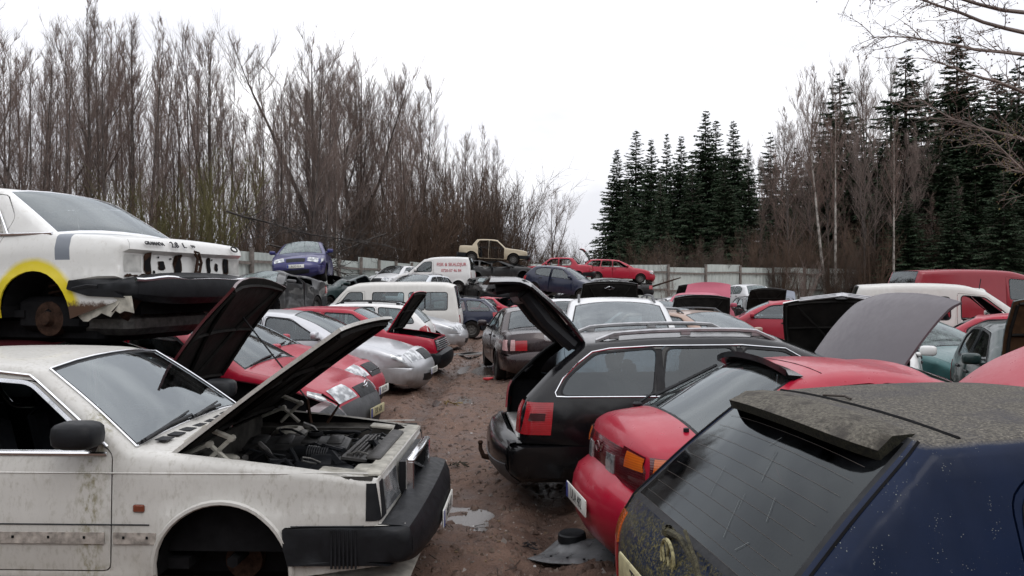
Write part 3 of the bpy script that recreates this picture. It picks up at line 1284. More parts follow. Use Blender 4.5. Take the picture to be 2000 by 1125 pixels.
def spec_boxy_sedan():
    """large square saloon"""
    L = 4.79
    return dict(
        L=L, hw=.88, r=.045, sill=.27, belt=.95, wagon=False, wr=.05, tw=.02, flare=.014,
        pieces=[
            ('front_bumper', [(.10, .345), (.03, .36), (.0, .40), (.0, .51), (.015, .55), (.17, .567)], .07),
            ('nose', [(.17, .567), (.172, .63), (.19, .81)], .012),
            ('hood', [(.19, .81), (.72, .88), (1.36, .945)], .03),
            ('cowl', [(1.36, .945), (1.48, .952), (1.58, .96)], .03),
            ('windshield', [(1.58, .96), (1.88, 1.19), (2.16, 1.385)], .06),
            ('roof', [(2.16, 1.385), (2.4, 1.425), (3.1, 1.43), (3.5, 1.395)], .025),
            ('rear_window', [(3.5, 1.395), (3.66, 1.22), (3.82, 1.0)], .05),
            ('deck', [(3.82, 1.0), (4.2, .99), (4.62, .965)], .025),
            ('tail', [(4.62, .965), (4.66, .8), (4.66, .57)], .03),
            ('rear_bumper', [(4.66, .57), (4.78, .54), (4.77, .36), (4.69, .3)], .06)],
        parts={'front_bumper': BUMP, 'rear_bumper': BUMPR},
        ws=[(0, -.035), (.25, -.02), (.9, 0), (2.5, .0), (4.0, -.01), (4.5, -.03), (L, -.06)],
        wz=[(.2, -.05), (.3, -.02), (.5, 0), (.625, 0), (.64, -.008), (.8, -.014), (.86, -.02), (.93, -.045), (1.43, -.20)],
        arches=[(1.04, .31, .37), (3.80, .31, .36)],
        windows=[[(1.76, .965), (2.22, 1.315), (2.62, 1.345), (2.62, .965)], [(2.74, .965), (2.74, 1.345), (3.30, 1.33), (3.44, 1.12), (3.36, .965)]],
        doors=[[(1.66, .30), (1.66, .94), (2.17, 1.335), (2.68, 1.37), (2.68, .30)], [(2.70, .30), (2.70, 1.37), (3.33, 1.35), (3.5, 1.14), (3.40, .9), (3.40, .62), (3.3, .30)]],
        regions=[([(.0, .34), (.0, .555), (.70, .555), (.69, .35)], 'front_bumper', BLACK, .022), ([(4.10, .36), (4.12, .56), (4.77, .56), (4.77, .3), (4.2, .3)], 'rear_bumper', BLACK, .022)],
        poff={'front_bumper': .02, 'rear_bumper': .02},
        lamps=[dict(name='headlight', m=LCLEAR, end='f', quad=[(.38, .61), (.72, .61), (.72, .78), (.38, .78)]),
               dict(name='turn_signal', m=LORANGE, end='f', quad=[(.73, .61), (.82, .61), (.82, .78), (.73, .78)], side=[(.17, .61), (.26, .61), (.26, .78), (.2, .78)]),
               dict(name='grille', m=BLACK, end='f', quad=[(-.36, .60), (.36, .60), (.36, .79), (-.36, .79)], sides=(1,), off=.012),
               dict(name='tail_light', m=LRED, end='r', quad=[(.45, .62), (.82, .62), (.82, .86), (.45, .86)], side=[(4.66, .62), (4.52, .62), (4.52, .86), (4.65, .86)])],
        handles=[(2.55, .86), (3.28, .86)], seats=(.86, 1.42))


def spec_boxy_hatch():
    L = 4.02
    return dict(
        L=L, hw=.84, r=.05, sill=.26, belt=.93, wagon=True, wr=.05, tw=.02,
        pieces=[
            ('front_bumper', [(.10, .24), (.02, .30), (.0, .48), (.10, .52)], .08),
            ('nose', [(.10, .52), (.11, .62), (.16, .80)], .03),
            ('hood', [(.16, .80), (.6, .875), (1.12, .94)], .03),
            ('windshield', [(1.12, .94), (1.5, 1.19), (1.85, 1.365)], .06),
            ('roof', [(1.85, 1.365), (2.1, 1.405), (3.0, 1.41), (3.50, 1.35)], .025),
            ('rear_window', [(3.50, 1.35), (3.66, 1.18), (3.82, .97)], .05),
            ('tail', [(3.82, .97), (3.93, .75), (3.93, .53)], .04),
            ('rear_bumper', [(3.93, .53), (4.02, .50), (4.02, .34), (3.94, .26)], .06)],
        parts={'front_bumper': BUMP, 'rear_bumper': BUMPR}, hatch=('rear_window', 'tail'),
        ws=[(0, -.07), (.25, -.03), (.8, 0), (2.5, 0), (3.4, -.015), (3.7, -.04), (L, -.07)],
        wz=[(.2, -.06), (.3, -.02), (.5, 0), (.66, .0), (.8, -.012), (.93, -.04), (1.41, -.20)],
        arches=[(.82, .30, .34), (3.28, .30, .34)],
        windows=[[(1.36, .95), (1.86, 1.29), (2.42, 1.32), (2.42, .95)], [(2.53, .95), (2.53, 1.32), (3.2, 1.31), (3.42, 1.2), (3.36, .98)]],
        doors=[[(1.32, .29), (1.32, .92), (1.85, 1.315), (2.47, 1.345), (2.47, .29)], [(2.49, .29), (2.49, 1.345), (3.0, 1.345), (3.05, .75), (2.88, .29)]],
        regions=[([(.0, .26), (.0, .515), (.50, .515), (.49, .28)], 'front_bumper', BLACK, .02), ([(3.60, .3), (3.60, .52), (4.02, .52), (4.0, .26)], 'rear_bumper', BLACK, .02)],
        poff={'front_bumper': .015, 'rear_bumper': .015},
        lamps=[dict(name='headlight', m=LCLEAR, end='f', quad=[(.42, .57), (.66, .57), (.66, .76), (.42, .76)]),
               dict(name='grille', m=BLACK, end='f', quad=[(-.72, .56), (.72, .56), (.72, .775), (-.72, .775)], sides=(1,), off=.004),
               dict(name='tail_light', m=LRED, end='r', quad=[(.46, .58), (.77, .58), (.77, .80), (.46, .80)], side=[(3.93, .58), (3.85, .58), (3.82, .80), (3.91, .80)])],
        handles=[(2.3, .84)], seats=(1.0, 1.75))


def spec_round_hatch():
    L = 4.05
    return dict(
        L=L, hw=.85, r=.09, sill=.25, belt=.94, wagon=True, wr=.07, tw=.02,
        pieces=[
            ('front_bumper', [(.14, .2), (.03, .27), (.0, .45), (.05, .56)], .14),
            ('nose', [(.05, .56), (.1, .63), (.22, .71)], .13),
            ('hood', [(.22, .71), (.6, .84), (1.12, .95)], .05),
            ('windshield', [(1.12, .95), (1.55, 1.2), (1.95, 1.37)], .08),
            ('roof', [(1.95, 1.37), (2.25, 1.42), (2.9, 1.42), (3.45, 1.35)], .03),
            ('rear_window', [(3.45, 1.35), (3.68, 1.17), (3.86, .97)], .08),
            ('tail', [(3.86, .97), (3.96, .78), (3.97, .56)], .08),
            ('rear_bumper', [(3.97, .56), (4.05, .5), (4.05, .35), (3.95, .25)], .1)],
        parts={'front_bumper': ('front_bumper', None), 'rear_bumper': ('rear_bumper', None)}, hatch=('rear_window', 'tail'),
        ws=[(0, -.16), (.25, -.07), (.8, 0), (2.5, 0), (3.3, -.02), (3.7, -.06), (L, -.13)],
        wz=[(.2, -.07), (.3, -.025), (.5, 0), (.7, 0), (.82, -.012), (.94, -.04), (1.42, -.25)],
        arches=[(.83, .30, .34), (3.3, .30, .34)],
        windows=[[(1.45, .97), (1.98, 1.30), (2.48, 1.34), (2.48, .96)], [(2.58, .96), (2.58, 1.34), (3.05, 1.325), (3.36, 1.2), (3.32, 1.0)]],
        doors=[[(1.36, .28), (1.34, .90), (1.97, 1.325), (2.52, 1.365), (2.52, .28)], [(2.54, .28), (2.54, 1.365), (3.08, 1.35), (3.4, 1.2), (3.1, .85), (3.05, .62), (2.92, .28)]],
        regions=[([(-.02, .2), (-.02, .52), (.50, .52), (.49, .22)], 'front_bumper', None, .008), ([(3.62, .22), (3.62, .53), (4.07, .53), (4.05, .22)], 'rear_bumper', None, .008)],
        lamps=[dict(name='headlight', m=LCLEAR, end='f', quad=[(.34, .575), (.68, .585), (.66, .71), (.38, .69)], side=[(.12, .58), (.36, .66), (.38, .74), (.22, .70)]),
               dict(name='grille', m=BLACK, end='f', quad=[(-.28, .55), (.28, .55), (.3, .64), (-.3, .64)], sides=(1,), off=.006),
               dict(name='air_intake', m=BLACK, end='f', quad=[(-.4, .29), (.4, .29), (.42, .38), (-.42, .38)], sides=(1,), off=.006),
               dict(name='tail_light', m=LRED, end='r', quad=[(.5, .58), (.74, .58), (.72, .84), (.52, .84)], side=[(3.96, .58), (3.84, .58), (3.78, .86), (3.92, .86)])],
        handles=[(2.36, .83), (2.98, .85)], seats=(1.0, 1.75))


def spec_wagon():
    L = 4.80
    return dict(
        L=L, hw=.90, r=.075, sill=.27, belt=.95, wagon=True, wr=.06, tw=.02,
        pieces=[
            ('front_bumper', [(.16, .22), (.03, .29), (.0, .48), (.05, .58)], .12),
            ('nose', [(.05, .58), (.1, .65), (.2, .74)], .09),
            ('hood', [(.2, .74), (.7, .88), (1.4, .97)], .045),
            ('windshield', [(1.4, .97), (1.85, 1.22), (2.28, 1.39)], .07),
            ('roof', [(2.28, 1.39), (2.6, 1.435), (3.5, 1.43), (4.15, 1.38)], .03),
            ('rear_window', [(4.15, 1.38), (4.4, 1.17), (4.60, .96)], .07),
            ('tail', [(4.60, .96), (4.70, .8), (4.71, .60)], .06),
            ('rear_bumper', [(4.71, .60), (4.80, .56), (4.80, .36), (4.69, .26)], .1)],
        parts={'front_bumper': ('front_bumper', None), 'rear_bumper': ('rear_bumper', None)}, hatch=('rear_window', 'tail'),
        ws=[(0, -.15), (.3, -.06), (.9, 0), (2.8, 0), (4.0, -.02), (4.4, -.05), (L, -.12)],
        wz=[(.2, -.07), (.3, -.025), (.5, 0), (.72, 0), (.84, -.012), (.95, -.04), (1.43, -.22)],
        arches=[(.92, .31, .35), (3.68, .31, .35)],
        windows=[[(1.74, .985), (2.3, 1.32), (2.68, 1.35), (2.68, .98)], [(2.78, .98), (2.78, 1.355), (3.38, 1.35), (3.46, .98)], [(3.55, .98), (3.48, 1.35), (4.02, 1.31), (4.28, 1.12), (4.36, .98)]],
        doors=[[(1.64, .30), (1.62, .92), (2.28, 1.345), (2.72, 1.385), (2.72, .30)], [(2.74, .30), (2.74, 1.385), (3.43, 1.375), (3.52, .95), (3.42, .66), (3.28, .30)]],
        regions=[([(-.02, .2), (-.02, .55), (.56, .55), (.55, .24)], 'front_bumper', None, .008), ([(4.05, .24), (4.05, .57), (4.82, .57), (4.8, .22)], 'rear_bumper', None, .008)],
        lamps=[dict(name='headlight', m=LCLEAR, end='f', quad=[(.36, .59), (.74, .6), (.7, .73), (.38, .72)], side=[(.1, .6), (.34, .66), (.36, .76), (.2, .73)]),
               dict(name='grille', m=BLACK, end='f', quad=[(-.32, .56), (.32, .56), (.33, .71), (-.33, .71)], sides=(1,), off=.006),
               dict(name='tail_light', m=LRED, end='r', quad=[(.5, .64), (.78, .64), (.78, .92), (.54, .92)], side=[(4.7, .64), (4.5, .64), (4.46, .92), (4.62, .92)])],
        handles=[(2.56, .86), (3.34, .87)], seats=(1.0, 1.75))


def spec_round_sedan():
    L = 4.55
    return dict(
        L=L, hw=.875, r=.09, sill=.26, belt=.94, wagon=False, wr=.06, tw=.02,
        pieces=[
            ('front_bumper', [(.16, .2), (.03, .28), (.0, .46), (.05, .55)], .15),
            ('nose', [(.05, .55), (.1, .62), (.22, .70)], .13),
            ('hood', [(.22, .70), (.65, .84), (1.28, .95)], .05),
            ('windshield', [(1.28, .95), (1.75, 1.2), (2.18, 1.36)], .08),
            ('roof', [(2.18, 1.36), (2.5, 1.41), (3.0, 1.41), (3.4, 1.35)], .03),
            ('rear_window', [(3.4, 1.35), (3.68, 1.17), (3.92, 1.01)], .08),
            ('deck', [(3.92, 1.01), (4.2, 1.0), (4.43, .96)], .04),
            ('tail', [(4.43, .96), (4.48, .8), (4.48, .60)], .07),
            ('rear_bumper', [(4.48, .60), (4.55, .55), (4.55, .36), (4.46, .25)], .1)],
        parts={'front_bumper': ('front_bumper', None), 'rear_bumper': ('rear_bumper', None)},
        ws=[(0, -.17), (.25, -.08), (.9, 0), (2.7, 0), (3.6, -.02), (4.2, -.07), (L, -.14)],
        wz=[(.2, -.07), (.3, -.025), (.5, 0), (.7, 0), (.82, -.012), (.94, -.04), (1.41, -.26)],
        arches=[(.87, .31, .35), (3.52, .31, .35)],
        windows=[[(1.62, .97), (2.2, 1.29), (2.62, 1.335), (2.62, .965)], [(2.72, .965), (2.72, 1.335), (3.2, 1.31), (3.52, 1.12), (3.42, .985)]],
        doors=[[(1.54, .29), (1.52, .91), (2.18, 1.315), (2.66, 1.36), (2.66, .29)], [(2.68, .29), (2.68, 1.36), (3.23, 1.335), (3.58, 1.12), (3.28, .85), (3.22, .62), (3.1, .29)]],
        regions=[([(-.02, .2), (-.02, .5), (.52, .5), (.52, .22)], 'front_bumper', None, .008), ([(3.88, .24), (3.88, .57), (4.57, .57), (4.55, .22)], 'rear_bumper', None, .008)],
        lamps=[dict(name='headlight', m=LCLEAR, end='f', quad=[(.3, .555), (.7, .57), (.68, .70), (.36, .69)], side=[(.13, .57), (.38, .64), (.4, .73), (.22, .70)]),
               dict(name='grille', m=BLACK, end='f', quad=[(-.25, .53), (.25, .53), (.27, .66), (-.27, .66)], sides=(1,), off=.006),
               dict(name='air_intake', m=BLACK, end='f', quad=[(-.4, .3), (.4, .3), (.42, .38), (-.42, .38)], sides=(1,), off=.006),
               dict(name='tail_light', m=LRED, end='r', quad=[(.42, .66), (.74, .66), (.74, .88), (.42, .88)], side=[(4.47, .66), (4.25, .66), (4.25, .88), (4.44, .88)])],
        handles=[(2.48, .84), (3.2, .86)], seats=(1.0, 1.75))


def spec_fastback():
    L = 4.25
    return dict(
        L=L, hw=.848, r=.10, sill=.25, belt=.88, wagon=True, wr=.07, tw=.02,
        pieces=[
            ('front_bumper', [(.16, .2), (.03, .27), (.0, .42), (.06, .50)], .15),
            ('nose', [(.06, .50), (.12, .56), (.24, .62)], .12),
            ('hood', [(.24, .62), (.65, .76), (1.28, .88)], .05),
            ('windshield', [(1.28, .88), (1.75, 1.12), (2.2, 1.28)], .08),
            ('roof', [(2.2, 1.28), (2.5, 1.325), (2.85, 1.33), (3.12, 1.29)], .035),
            ('rear_window', [(3.12, 1.29), (3.45, 1.12), (3.80, .945)], .09),
            ('boot_top', [(3.80, .945), (3.97, .927), (4.07, .912), (4.125, .88)], .09),
            ('tail', [(4.125, .88), (4.15, .80), (4.15, .60)], .11),
            ('rear_bumper', [(4.15, .60), (4.24, .56), (4.25, .38), (4.12, .24)], .15)],
        parts={'front_bumper': ('front_bumper', None), 'rear_bumper': ('rear_bumper', None)}, hatch=('rear_window',),
        ws=[(0, -.17), (.25, -.08), (.8, 0), (2.6, 0), (3.4, -.025), (3.9, -.09), (L, -.20)],
        wz=[(.2, -.07), (.3, -.025), (.5, 0), (.68, 0), (.78, -.012), (.9, -.045), (1.33, -.27)],
        arches=[(.86, .29, .33), (3.46, .29, .33)],
        windows=[[(1.6, .90), (2.2, 1.21), (2.58, 1.25), (2.58, .90)], [(2.68, .90), (2.68, 1.25), (3.0, 1.225), (3.38, 1.06), (3.34, .93)]],
        doors=[[(1.5, .28), (1.48, .84), (2.18, 1.235), (2.62, 1.275), (2.62, .28)], [(2.64, .28), (2.64, 1.275), (3.03, 1.25), (3.43, 1.06), (3.2, .8), (3.14, .6), (3.04, .28)]],
        regions=[([(-.02, .2), (-.02, .46), (.5, .46), (.5, .22)], 'front_bumper', None, .008), ([(3.82, .22), (3.82, .57), (4.27, .57), (4.25, .2)], 'rear_bumper', None, .008)],
        lamps=[dict(name='headlight', m=LCLEAR, end='f', quad=[(.3, .5), (.68, .52), (.66, .6), (.36, .6)], side=[(.13, .52), (.36, .57), (.38, .64), (.24, .62)]),
               dict(name='tail_light', m=LDRED, end='r', quad=[(.36, .62), (.72, .625), (.72, .85), (.36, .85)], side=[(4.15, .63), (3.84, .68), (3.78, .85), (4.12, .855)])],
        handles=[(2.45, .8), (3.05, .81)], seats=(.95, 1.62))


def spec_van_box():
    """flat-nosed window van"""
    L = 4.57
    win = lambda a, b: [(a, 1.12), (a, 1.66), (b, 1.66), (b, 1.12)]
    return dict(
        L=L, hw=.92, r=.10, sill=.33, belt=1.05, wagon=True, wr=.07, tw=.022, bay=False,
        pieces=[
            ('front_bumper', [(.1, .32), (.0, .36), (.0, .54), (.08, .58)], .06),
            ('nose', [(.08, .58), (.12, .85), (.24, 1.07)], .06),
            ('windshield', [(.24, 1.07), (.6, 1.48), (.9, 1.80)], .08),
            ('roof', [(.9, 1.80), (1.25, 1.92), (2.5, 1.96), (4.0, 1.94), (4.3, 1.86)], .05),
            ('rear_window', [(4.3, 1.86), (4.38, 1.5), (4.44, 1.14)], .05),
            ('tail', [(4.44, 1.14), (4.49, .8), (4.48, .58)], .05),
            ('rear_bumper', [(4.48, .58), (4.57, .54), (4.57, .38), (4.46, .32)], .06)],
        parts={'front_bumper': BUMP, 'rear_bumper': BUMPR}, hatch=('rear_window', 'tail'),
        ws=[(0, -.09), (.4, -.03), (.9, 0), (3.8, 0), (4.2, -.02), (L, -.07)],
        wz=[(.2, -.05), (.33, -.03), (.6, 0), (.9, 0), (1.05, -.01), (1.1, -.025), (1.96, -.16)],
        arches=[(.95, .34, .38), (3.4, .34, .38)],
        windows=[[(.56, 1.12), (1.0, 1.66), (1.42, 1.66), (1.42, 1.12)], win(1.75, 2.72), win(2.9, 3.93 - .55), win(3.42, 4.1)],
        doors=[[(.45, .5), (.42, 1.08), (.92, 1.71), (1.5, 1.71), (1.5, .36), (1.36, .36), (1.36, .7)]],
        lamps=[dict(name='headlight', m=LCLEAR, end='f', quad=[(.48, .72), (.68, .72), (.68, .92), (.48, .92)]),
               dict(name='tail_light', m=LRED, end='r', quad=[(.66, .66), (.8, .66), (.8, .95), (.66, .95)])],
        handles=[(1.38, .95)], seats=(1.0, 2.0, 2.9), mirror=(.62, 1.1))


def spec_panel_van():
    L = 4.44
    return dict(
        L=L, hw=.905, r=.10, sill=.3, belt=1.1, wagon=True, wr=.08, tw=.02,
        pieces=[
            ('front_bumper', [(.14, .24), (.03, .3), (.0, .5), (.05, .62)], .12),
            ('nose', [(.05, .62), (.1, .72), (.2, .82)], .1),
            ('hood', [(.2, .82), (.55, .97), (1.0, 1.08)], .06),
            ('windshield', [(1.0, 1.08), (1.45, 1.46), (1.8, 1.74)], .1),
            ('roof', [(1.8, 1.74), (2.2, 1.86), (3.2, 1.9), (4.2, 1.86)], .04),
            ('rear_window', [(4.2, 1.86), (4.28, 1.6), (4.33, 1.2)], .04),
            ('tail', [(4.33, 1.2), (4.36, .9), (4.36, .6)], .04),
            ('rear_bumper', [(4.36, .6), (4.44, .55), (4.44, .38), (4.36, .3)], .06)],
        parts={'front_bumper': ('front_bumper', GREYPL), 'rear_bumper': ('rear_bumper', GREYPL)}, hatch=('rear_window', 'tail'),
        ws=[(0, -.15), (.3, -.06), (.9, 0), (3.8, 0), (4.2, -.02), (L, -.07)],
        wz=[(.2, -.06), (.3, -.025), (.5, 0), (1.0, 0), (1.1, -.02), (1.9, -.12)],
        arches=[(.9, .32, .36), (3.7, .32, .36)],
        windows=[[(1.3, 1.12), (1.84, 1.62), (2.26, 1.66), (2.26, 1.12)]],
        doors=[[(1.28, .34), (1.2, 1.02), (1.8, 1.66), (2.34, 1.72), (2.34, .34)]],
        lamps=[dict(name='headlight', m=LCLEAR, end='f', quad=[(.4, .62), (.74, .64), (.7, .8), (.42, .79)], side=[(.1, .64), (.36, .72), (.38, .84), (.2, .8)]),
               dict(name='tail_light', m=LRED, end='r', quad=[(.7, .7), (.82, .7), (.82, 1.1), (.7, 1.1)])],
        handles=[(2.2, .98)], seats=(1.15,), mirror=(1.42, 1.16))


def spec_mpv():
    L = 4.6
    return dict(
        L=L, hw=.91, r=.09, sill=.28, belt=1.02, wagon=True, wr=.06, tw=.022,
        pieces=[
            ('front_bumper', [(.14, .24), (.03, .3), (.0, .5), (.05, .6)], .12),
            ('nose', [(.05, .6), (.1, .68), (.2, .78)], .1),
            ('hood', [(.2, .78), (.55, .92), (1.05, 1.03)], .06),
            ('windshield', [(1.05, 1.03), (1.5, 1.35), (1.92, 1.57)], .09),
            ('roof', [(1.92, 1.57), (2.3, 1.645), (3.3, 1.65), (4.2, 1.58)], .035),
            ('rear_window', [(4.2, 1.58), (4.36, 1.32), (4.46, 1.05)], .06),
            ('tail', [(4.46, 1.05), (4.5, .85), (4.5, .6)], .06),
            ('rear_bumper', [(4.5, .6), (4.6, .55), (4.6, .36), (4.5, .28)], .08)],
        parts={'front_bumper': ('front_bumper', None), 'rear_bumper': ('rear_bumper', None)}, hatch=('rear_window', 'tail'),
        ws=[(0, -.15), (.3, -.06), (.9, 0), (3.6, 0), (4.2, -.03), (L, -.1)],
        wz=[(.2, -.06), (.3, -.025), (.5, 0), (.8, 0), (.98, -.03), (1.65, -.2)],
        arches=[(.88, .31, .35), (3.75, .31, .35)],
        windows=[[(1.45, 1.06), (1.95, 1.48), (2.4, 1.53), (2.4, 1.05)], [(2.5, 1.05), (2.5, 1.54), (3.3, 1.54), (3.3, 1.05)], [(3.4, 1.05), (3.4, 1.54), (4.1, 1.5), (4.28, 1.08)]],
        doors=[[(1.35, .32), (1.35, .98), (1.93, 1.51), (2.45, 1.57), (2.45, .32)], [(2.47, .32), (2.47, 1.57), (3.35, 1.57), (3.35, .6), (3.25, .32)]],
        lamps=[dict(name='headlight', m=LCLEAR, end='f', quad=[(.4, .6), (.74, .62), (.7, .77), (.42, .76)], side=[(.1, .62), (.34, .7), (.36, .8), (.2, .77)]),
               dict(name='tail_light', m=LRED, end='r', quad=[(.62, .7), (.78, .7), (.76, 1.0), (.64, 1.0)])],
        handles=[(2.3, .93), (3.2, .94)], seats=(1.2, 2.1), mirror=(1.45, 1.06))


def stretch(sp, ks=1.0, kz=1.0, hw=None):
    """same shape at another length and height"""
    P = lambda q: [(a * ks, b * kz) for a, b in q]
    o = dict(sp)
    o['L'] = sp['L'] * ks
    o['pieces'] = [(n, P(q), c) for n, q, c in sp['pieces']]
    o['ws'] = [(a * ks, b) for a, b in sp['ws']]
    o['wz'] = [(a * kz, b) for a, b in sp['wz']]
    o['arches'] = [(a * ks, b, c) for a, b, c in sp['arches']]
    o['windows'] = [P(q) for q in sp['windows']]
    o['doors'] = [P(q) for q in sp['doors']]
    for k in ('regions', 'regions2'):
        if k in sp:
            o[k] = [(P(q), n, m, f) for q, n, m, f in sp[k]]
    lm = []
    for d in sp.get('lamps', []):
        d = dict(d)
        if d.get('quad'):
            d['quad'] = [(a, b * kz) for a, b in d['quad']]
        if d.get('side'):
            d['side'] = P(d['side'])
        lm.append(d)
    o['lamps'] = lm
    o['handles'] = P(sp.get('handles', []))
    o['belt'] = sp['belt'] * kz
    if 'mirror' in sp:
        o['mirror'] = (sp['mirror'][0] * ks, sp['mirror'][1] * kz)
    if hw:
        o['hw'] = hw
    return o


def coloured(sp, bumper, **kw):
    """bumpers in the given material, further keys replaced"""
    o = dict(sp)
    o['parts'] = {k: (n, bumper) for k, (n, m) in sp['parts'].items()}
    o['regions'] = [(q, n, bumper if n in ('front_bumper', 'rear_bumper') else m, 0 if n in ('front_bumper', 'rear_bumper') else f) for q, n, m, f in sp.get('regions', [])]
    o.update(kw)
    return o


def dented(seed, amp=.03, crush=1.0, belt=.95, sc=1.3, lean=0.0):
    """knocks the sheet metal about; crush < 1 pushes the roof down"""
    ox = seed * 7.31

    def f(V):
        V = np.array(V, float)
        z = V[:, 2]
        up = np.maximum(z - belt, 0)
        if crush < 1:
            V[:, 2] = np.where(z > belt, belt + up * crush, z)
            V[:, 1] += up * lean
        for i, p in enumerate(V):
            n = mnoise.noise_vector(Vector((p[0] * sc + ox, p[1] * sc, p[2] * sc)))
            a = amp * (1 + (2.5 if p[2] > belt and crush < 1 else 0))
            V[i] += np.array(n) * a
        return V
    return f

# ------------------------------------------------------------------ ground and puddles


def axis(segs):
    out = []
    for a, b, n in segs:
        out += list(np.linspace(a, b, n, endpoint=False))
    return np.array(out + [segs[-1][1]])


gx = axis([(-400, -60, 8), (-60, -12, 16), (-12, -3.2, 30), (-3.2, 3.2, 128), (3.2, 12, 30), (12, 60, 16), (60, 400, 8)])
gy = axis([(-60, 0, 10), (0, 3.5, 12), (3.5, 9, 120), (9, 16, 110), (16, 34, 110), (34, 70, 40), (70, 140, 20), (140, 700, 10)])
PUDDLES = [(-.44, 6.35, .34, .42), (-1.0, 5.95, .22, .2), (-.42, 17.2, .5, 1.0), (-1.05, 7.2, .2, .25), (-.9, 12.6, .25, .5)]


def ground_z(x, y):
    z = 0.0
    if abs(x) < 8 and 0 < y < 60:
        k = max(0, 1 - max(0, abs(x + .4) - 2.2) / 3)
        p = Vector((x, y, 0))
        z += .045 * mnoise.noise(p * .7) + k * (.034 * mnoise.noise(p * 2.3 + Vector((9, 3, 0))) + .032 * mnoise.noise(p * 6.1) + .024 * abs(mnoise.noise(p * 13)))
        # wheel ruts along the lane
        for c in (-1.25, .25):
            w = c + .25 * mnoise.noise(Vector((0, y * .18, c)))
            d = (x - w + .02 * y * 0) / .19
            z += k * (-.075 * math.exp(-d * d) + .035 * math.exp(-(abs(d) - 1.7) ** 2 * 3))
        for (px, py, rx, ry) in PUDDLES:
            q = ((x - px) / rx) ** 2 + ((y - py) / ry) ** 2
            if q < 4:
                z += -.045 * math.exp(-q * .7)
    return z


v = []
for y in gy:
    for x in gx:
        v.append((x, y, ground_z(x, y)))
nx, ny = len(gx), len(gy)
ii = np.arange((ny - 1) * (nx - 1))
r_, c_ = ii // (nx - 1), ii % (nx - 1)
a_ = r_ * nx + c_
f = np.stack([a_, a_ + 1, a_ + nx + 1, a_ + nx], 1)
t = NT('wet_mud_ground')
n1, n2, n3 = t.noise(.9, 6, .6), t.noise(6, 6, .65), t.noise(55, 5, .7)
vr = t.voro(28)
c = t.mix(t.ramp(n1, .3, .7), (.078, .040, .027), (.145, .085, .060))
c = t.mix(t.ramp(n2, .38, .68), c, (.20, .125, .092))
c = t.mix(t.ramp(n3, .52, .75, 0, .8), c, (.04, .023, .017))
peb = t.math('MULTIPLY', t.ramp(vr, .30, .16), t.ramp(t.noise(9, 3), .5, .62))
c = t.mix(t.math('MULTIPLY', peb, .5), c, (.19, .155, .135))
wet = t.ramp(t.math('ADD', t.math('MULTIPLY', n2, .6), t.math('MULTIPLY', n1, .5)), .46, .62)
far = t.node('ShaderNodeSeparateXYZ')
t.l.new(t.tc.outputs['Object'], far.inputs[0])
litter = t.ramp(far.outputs['Y'], 54, 62)
c = t.mix(litter, c, t.mix(t.ramp(n2, .4, .6), (.06, .043, .03), (.10, .075, .045)))
low = t.ramp(far.outputs['Z'], .0, -.08)
c = t.mix(t.math('MULTIPLY', low, .55), c, (.045, .027, .020))
rough = t.math('SUBTRACT', t.math('ADD', t.math('MULTIPLY', wet, .38), .44), t.math('MULTIPLY', low, .22))
h = t.math('ADD', t.math('ADD', t.math('MULTIPLY', n2, .5), t.math('MULTIPLY', n3, .5)), t.math('MULTIPLY', peb, .25))
gm = t.done(t.bsdf(c, rough, 0, 0, t.bump(h, 1.0, .05), spec=.35))
struct(link('ground', mk_mesh('ground', v, f, [gm], None, True, 180)))

t = NT('puddle_water')
pm = t.done(t.bsdf((.06, .047, .04), .2, 0, .0, t.bump(t.noise(5, 2), .03, .01), spec=.38))
for (px, py, rx, ry) in PUDDLES:
    z = ground_z(px, py) + .016
    n = 28
    vv = [(px + rx * 1.6 * math.cos(2 * PI * k / n), py + ry * 1.6 * math.sin(2 * PI * k / n), z) for k in range(n)]
    struct(link('puddle', mk_mesh('puddle', vv, [tuple(range(n))], [pm], None, False)))

# pebbles and clods trodden into the mud
rr = random.Random(21)
m = MB()
for k in range(9000):
    y = 3.9 + 26 * rr.random() ** 1.7
    x = rr.gauss(-.45, .95)
    if not (-3.0 < x < 3.0):
        continue
    s = rr.uniform(.006, .017) * (1 if rr.random() < .9 else 2.3)
    z = ground_z(x, y)
    a = rr.uniform(0, 6.28)
    pts = [(math.cos(a + q * 2.09) * s * rr.uniform(.7, 1.2), math.sin(a + q * 2.09) * s * rr.uniform(.7, 1.2), -.2 * s) for q in range(3)]
    top = (rr.uniform(-.3, .3) * s, rr.uniform(-.3, .3) * s, s * rr.uniform(.5, .9))
    vv = [(x + p[0], y + p[1], z + p[2]) for p in pts + [top]]
    m.add(vv, [(0, 1, 3), (1, 2, 3), (2, 0, 3)], 0 if rr.random() < .82 else 1)
o = m.build('pebbles', [mat('mud_clod', (.10, .072, .055), .7, var=.5, vs=3), mat('pale_pebble', (.24, .21, .19), .55, var=.4, vs=3)], smooth=True)
o['kind'] = 'stuff'
m = MB()
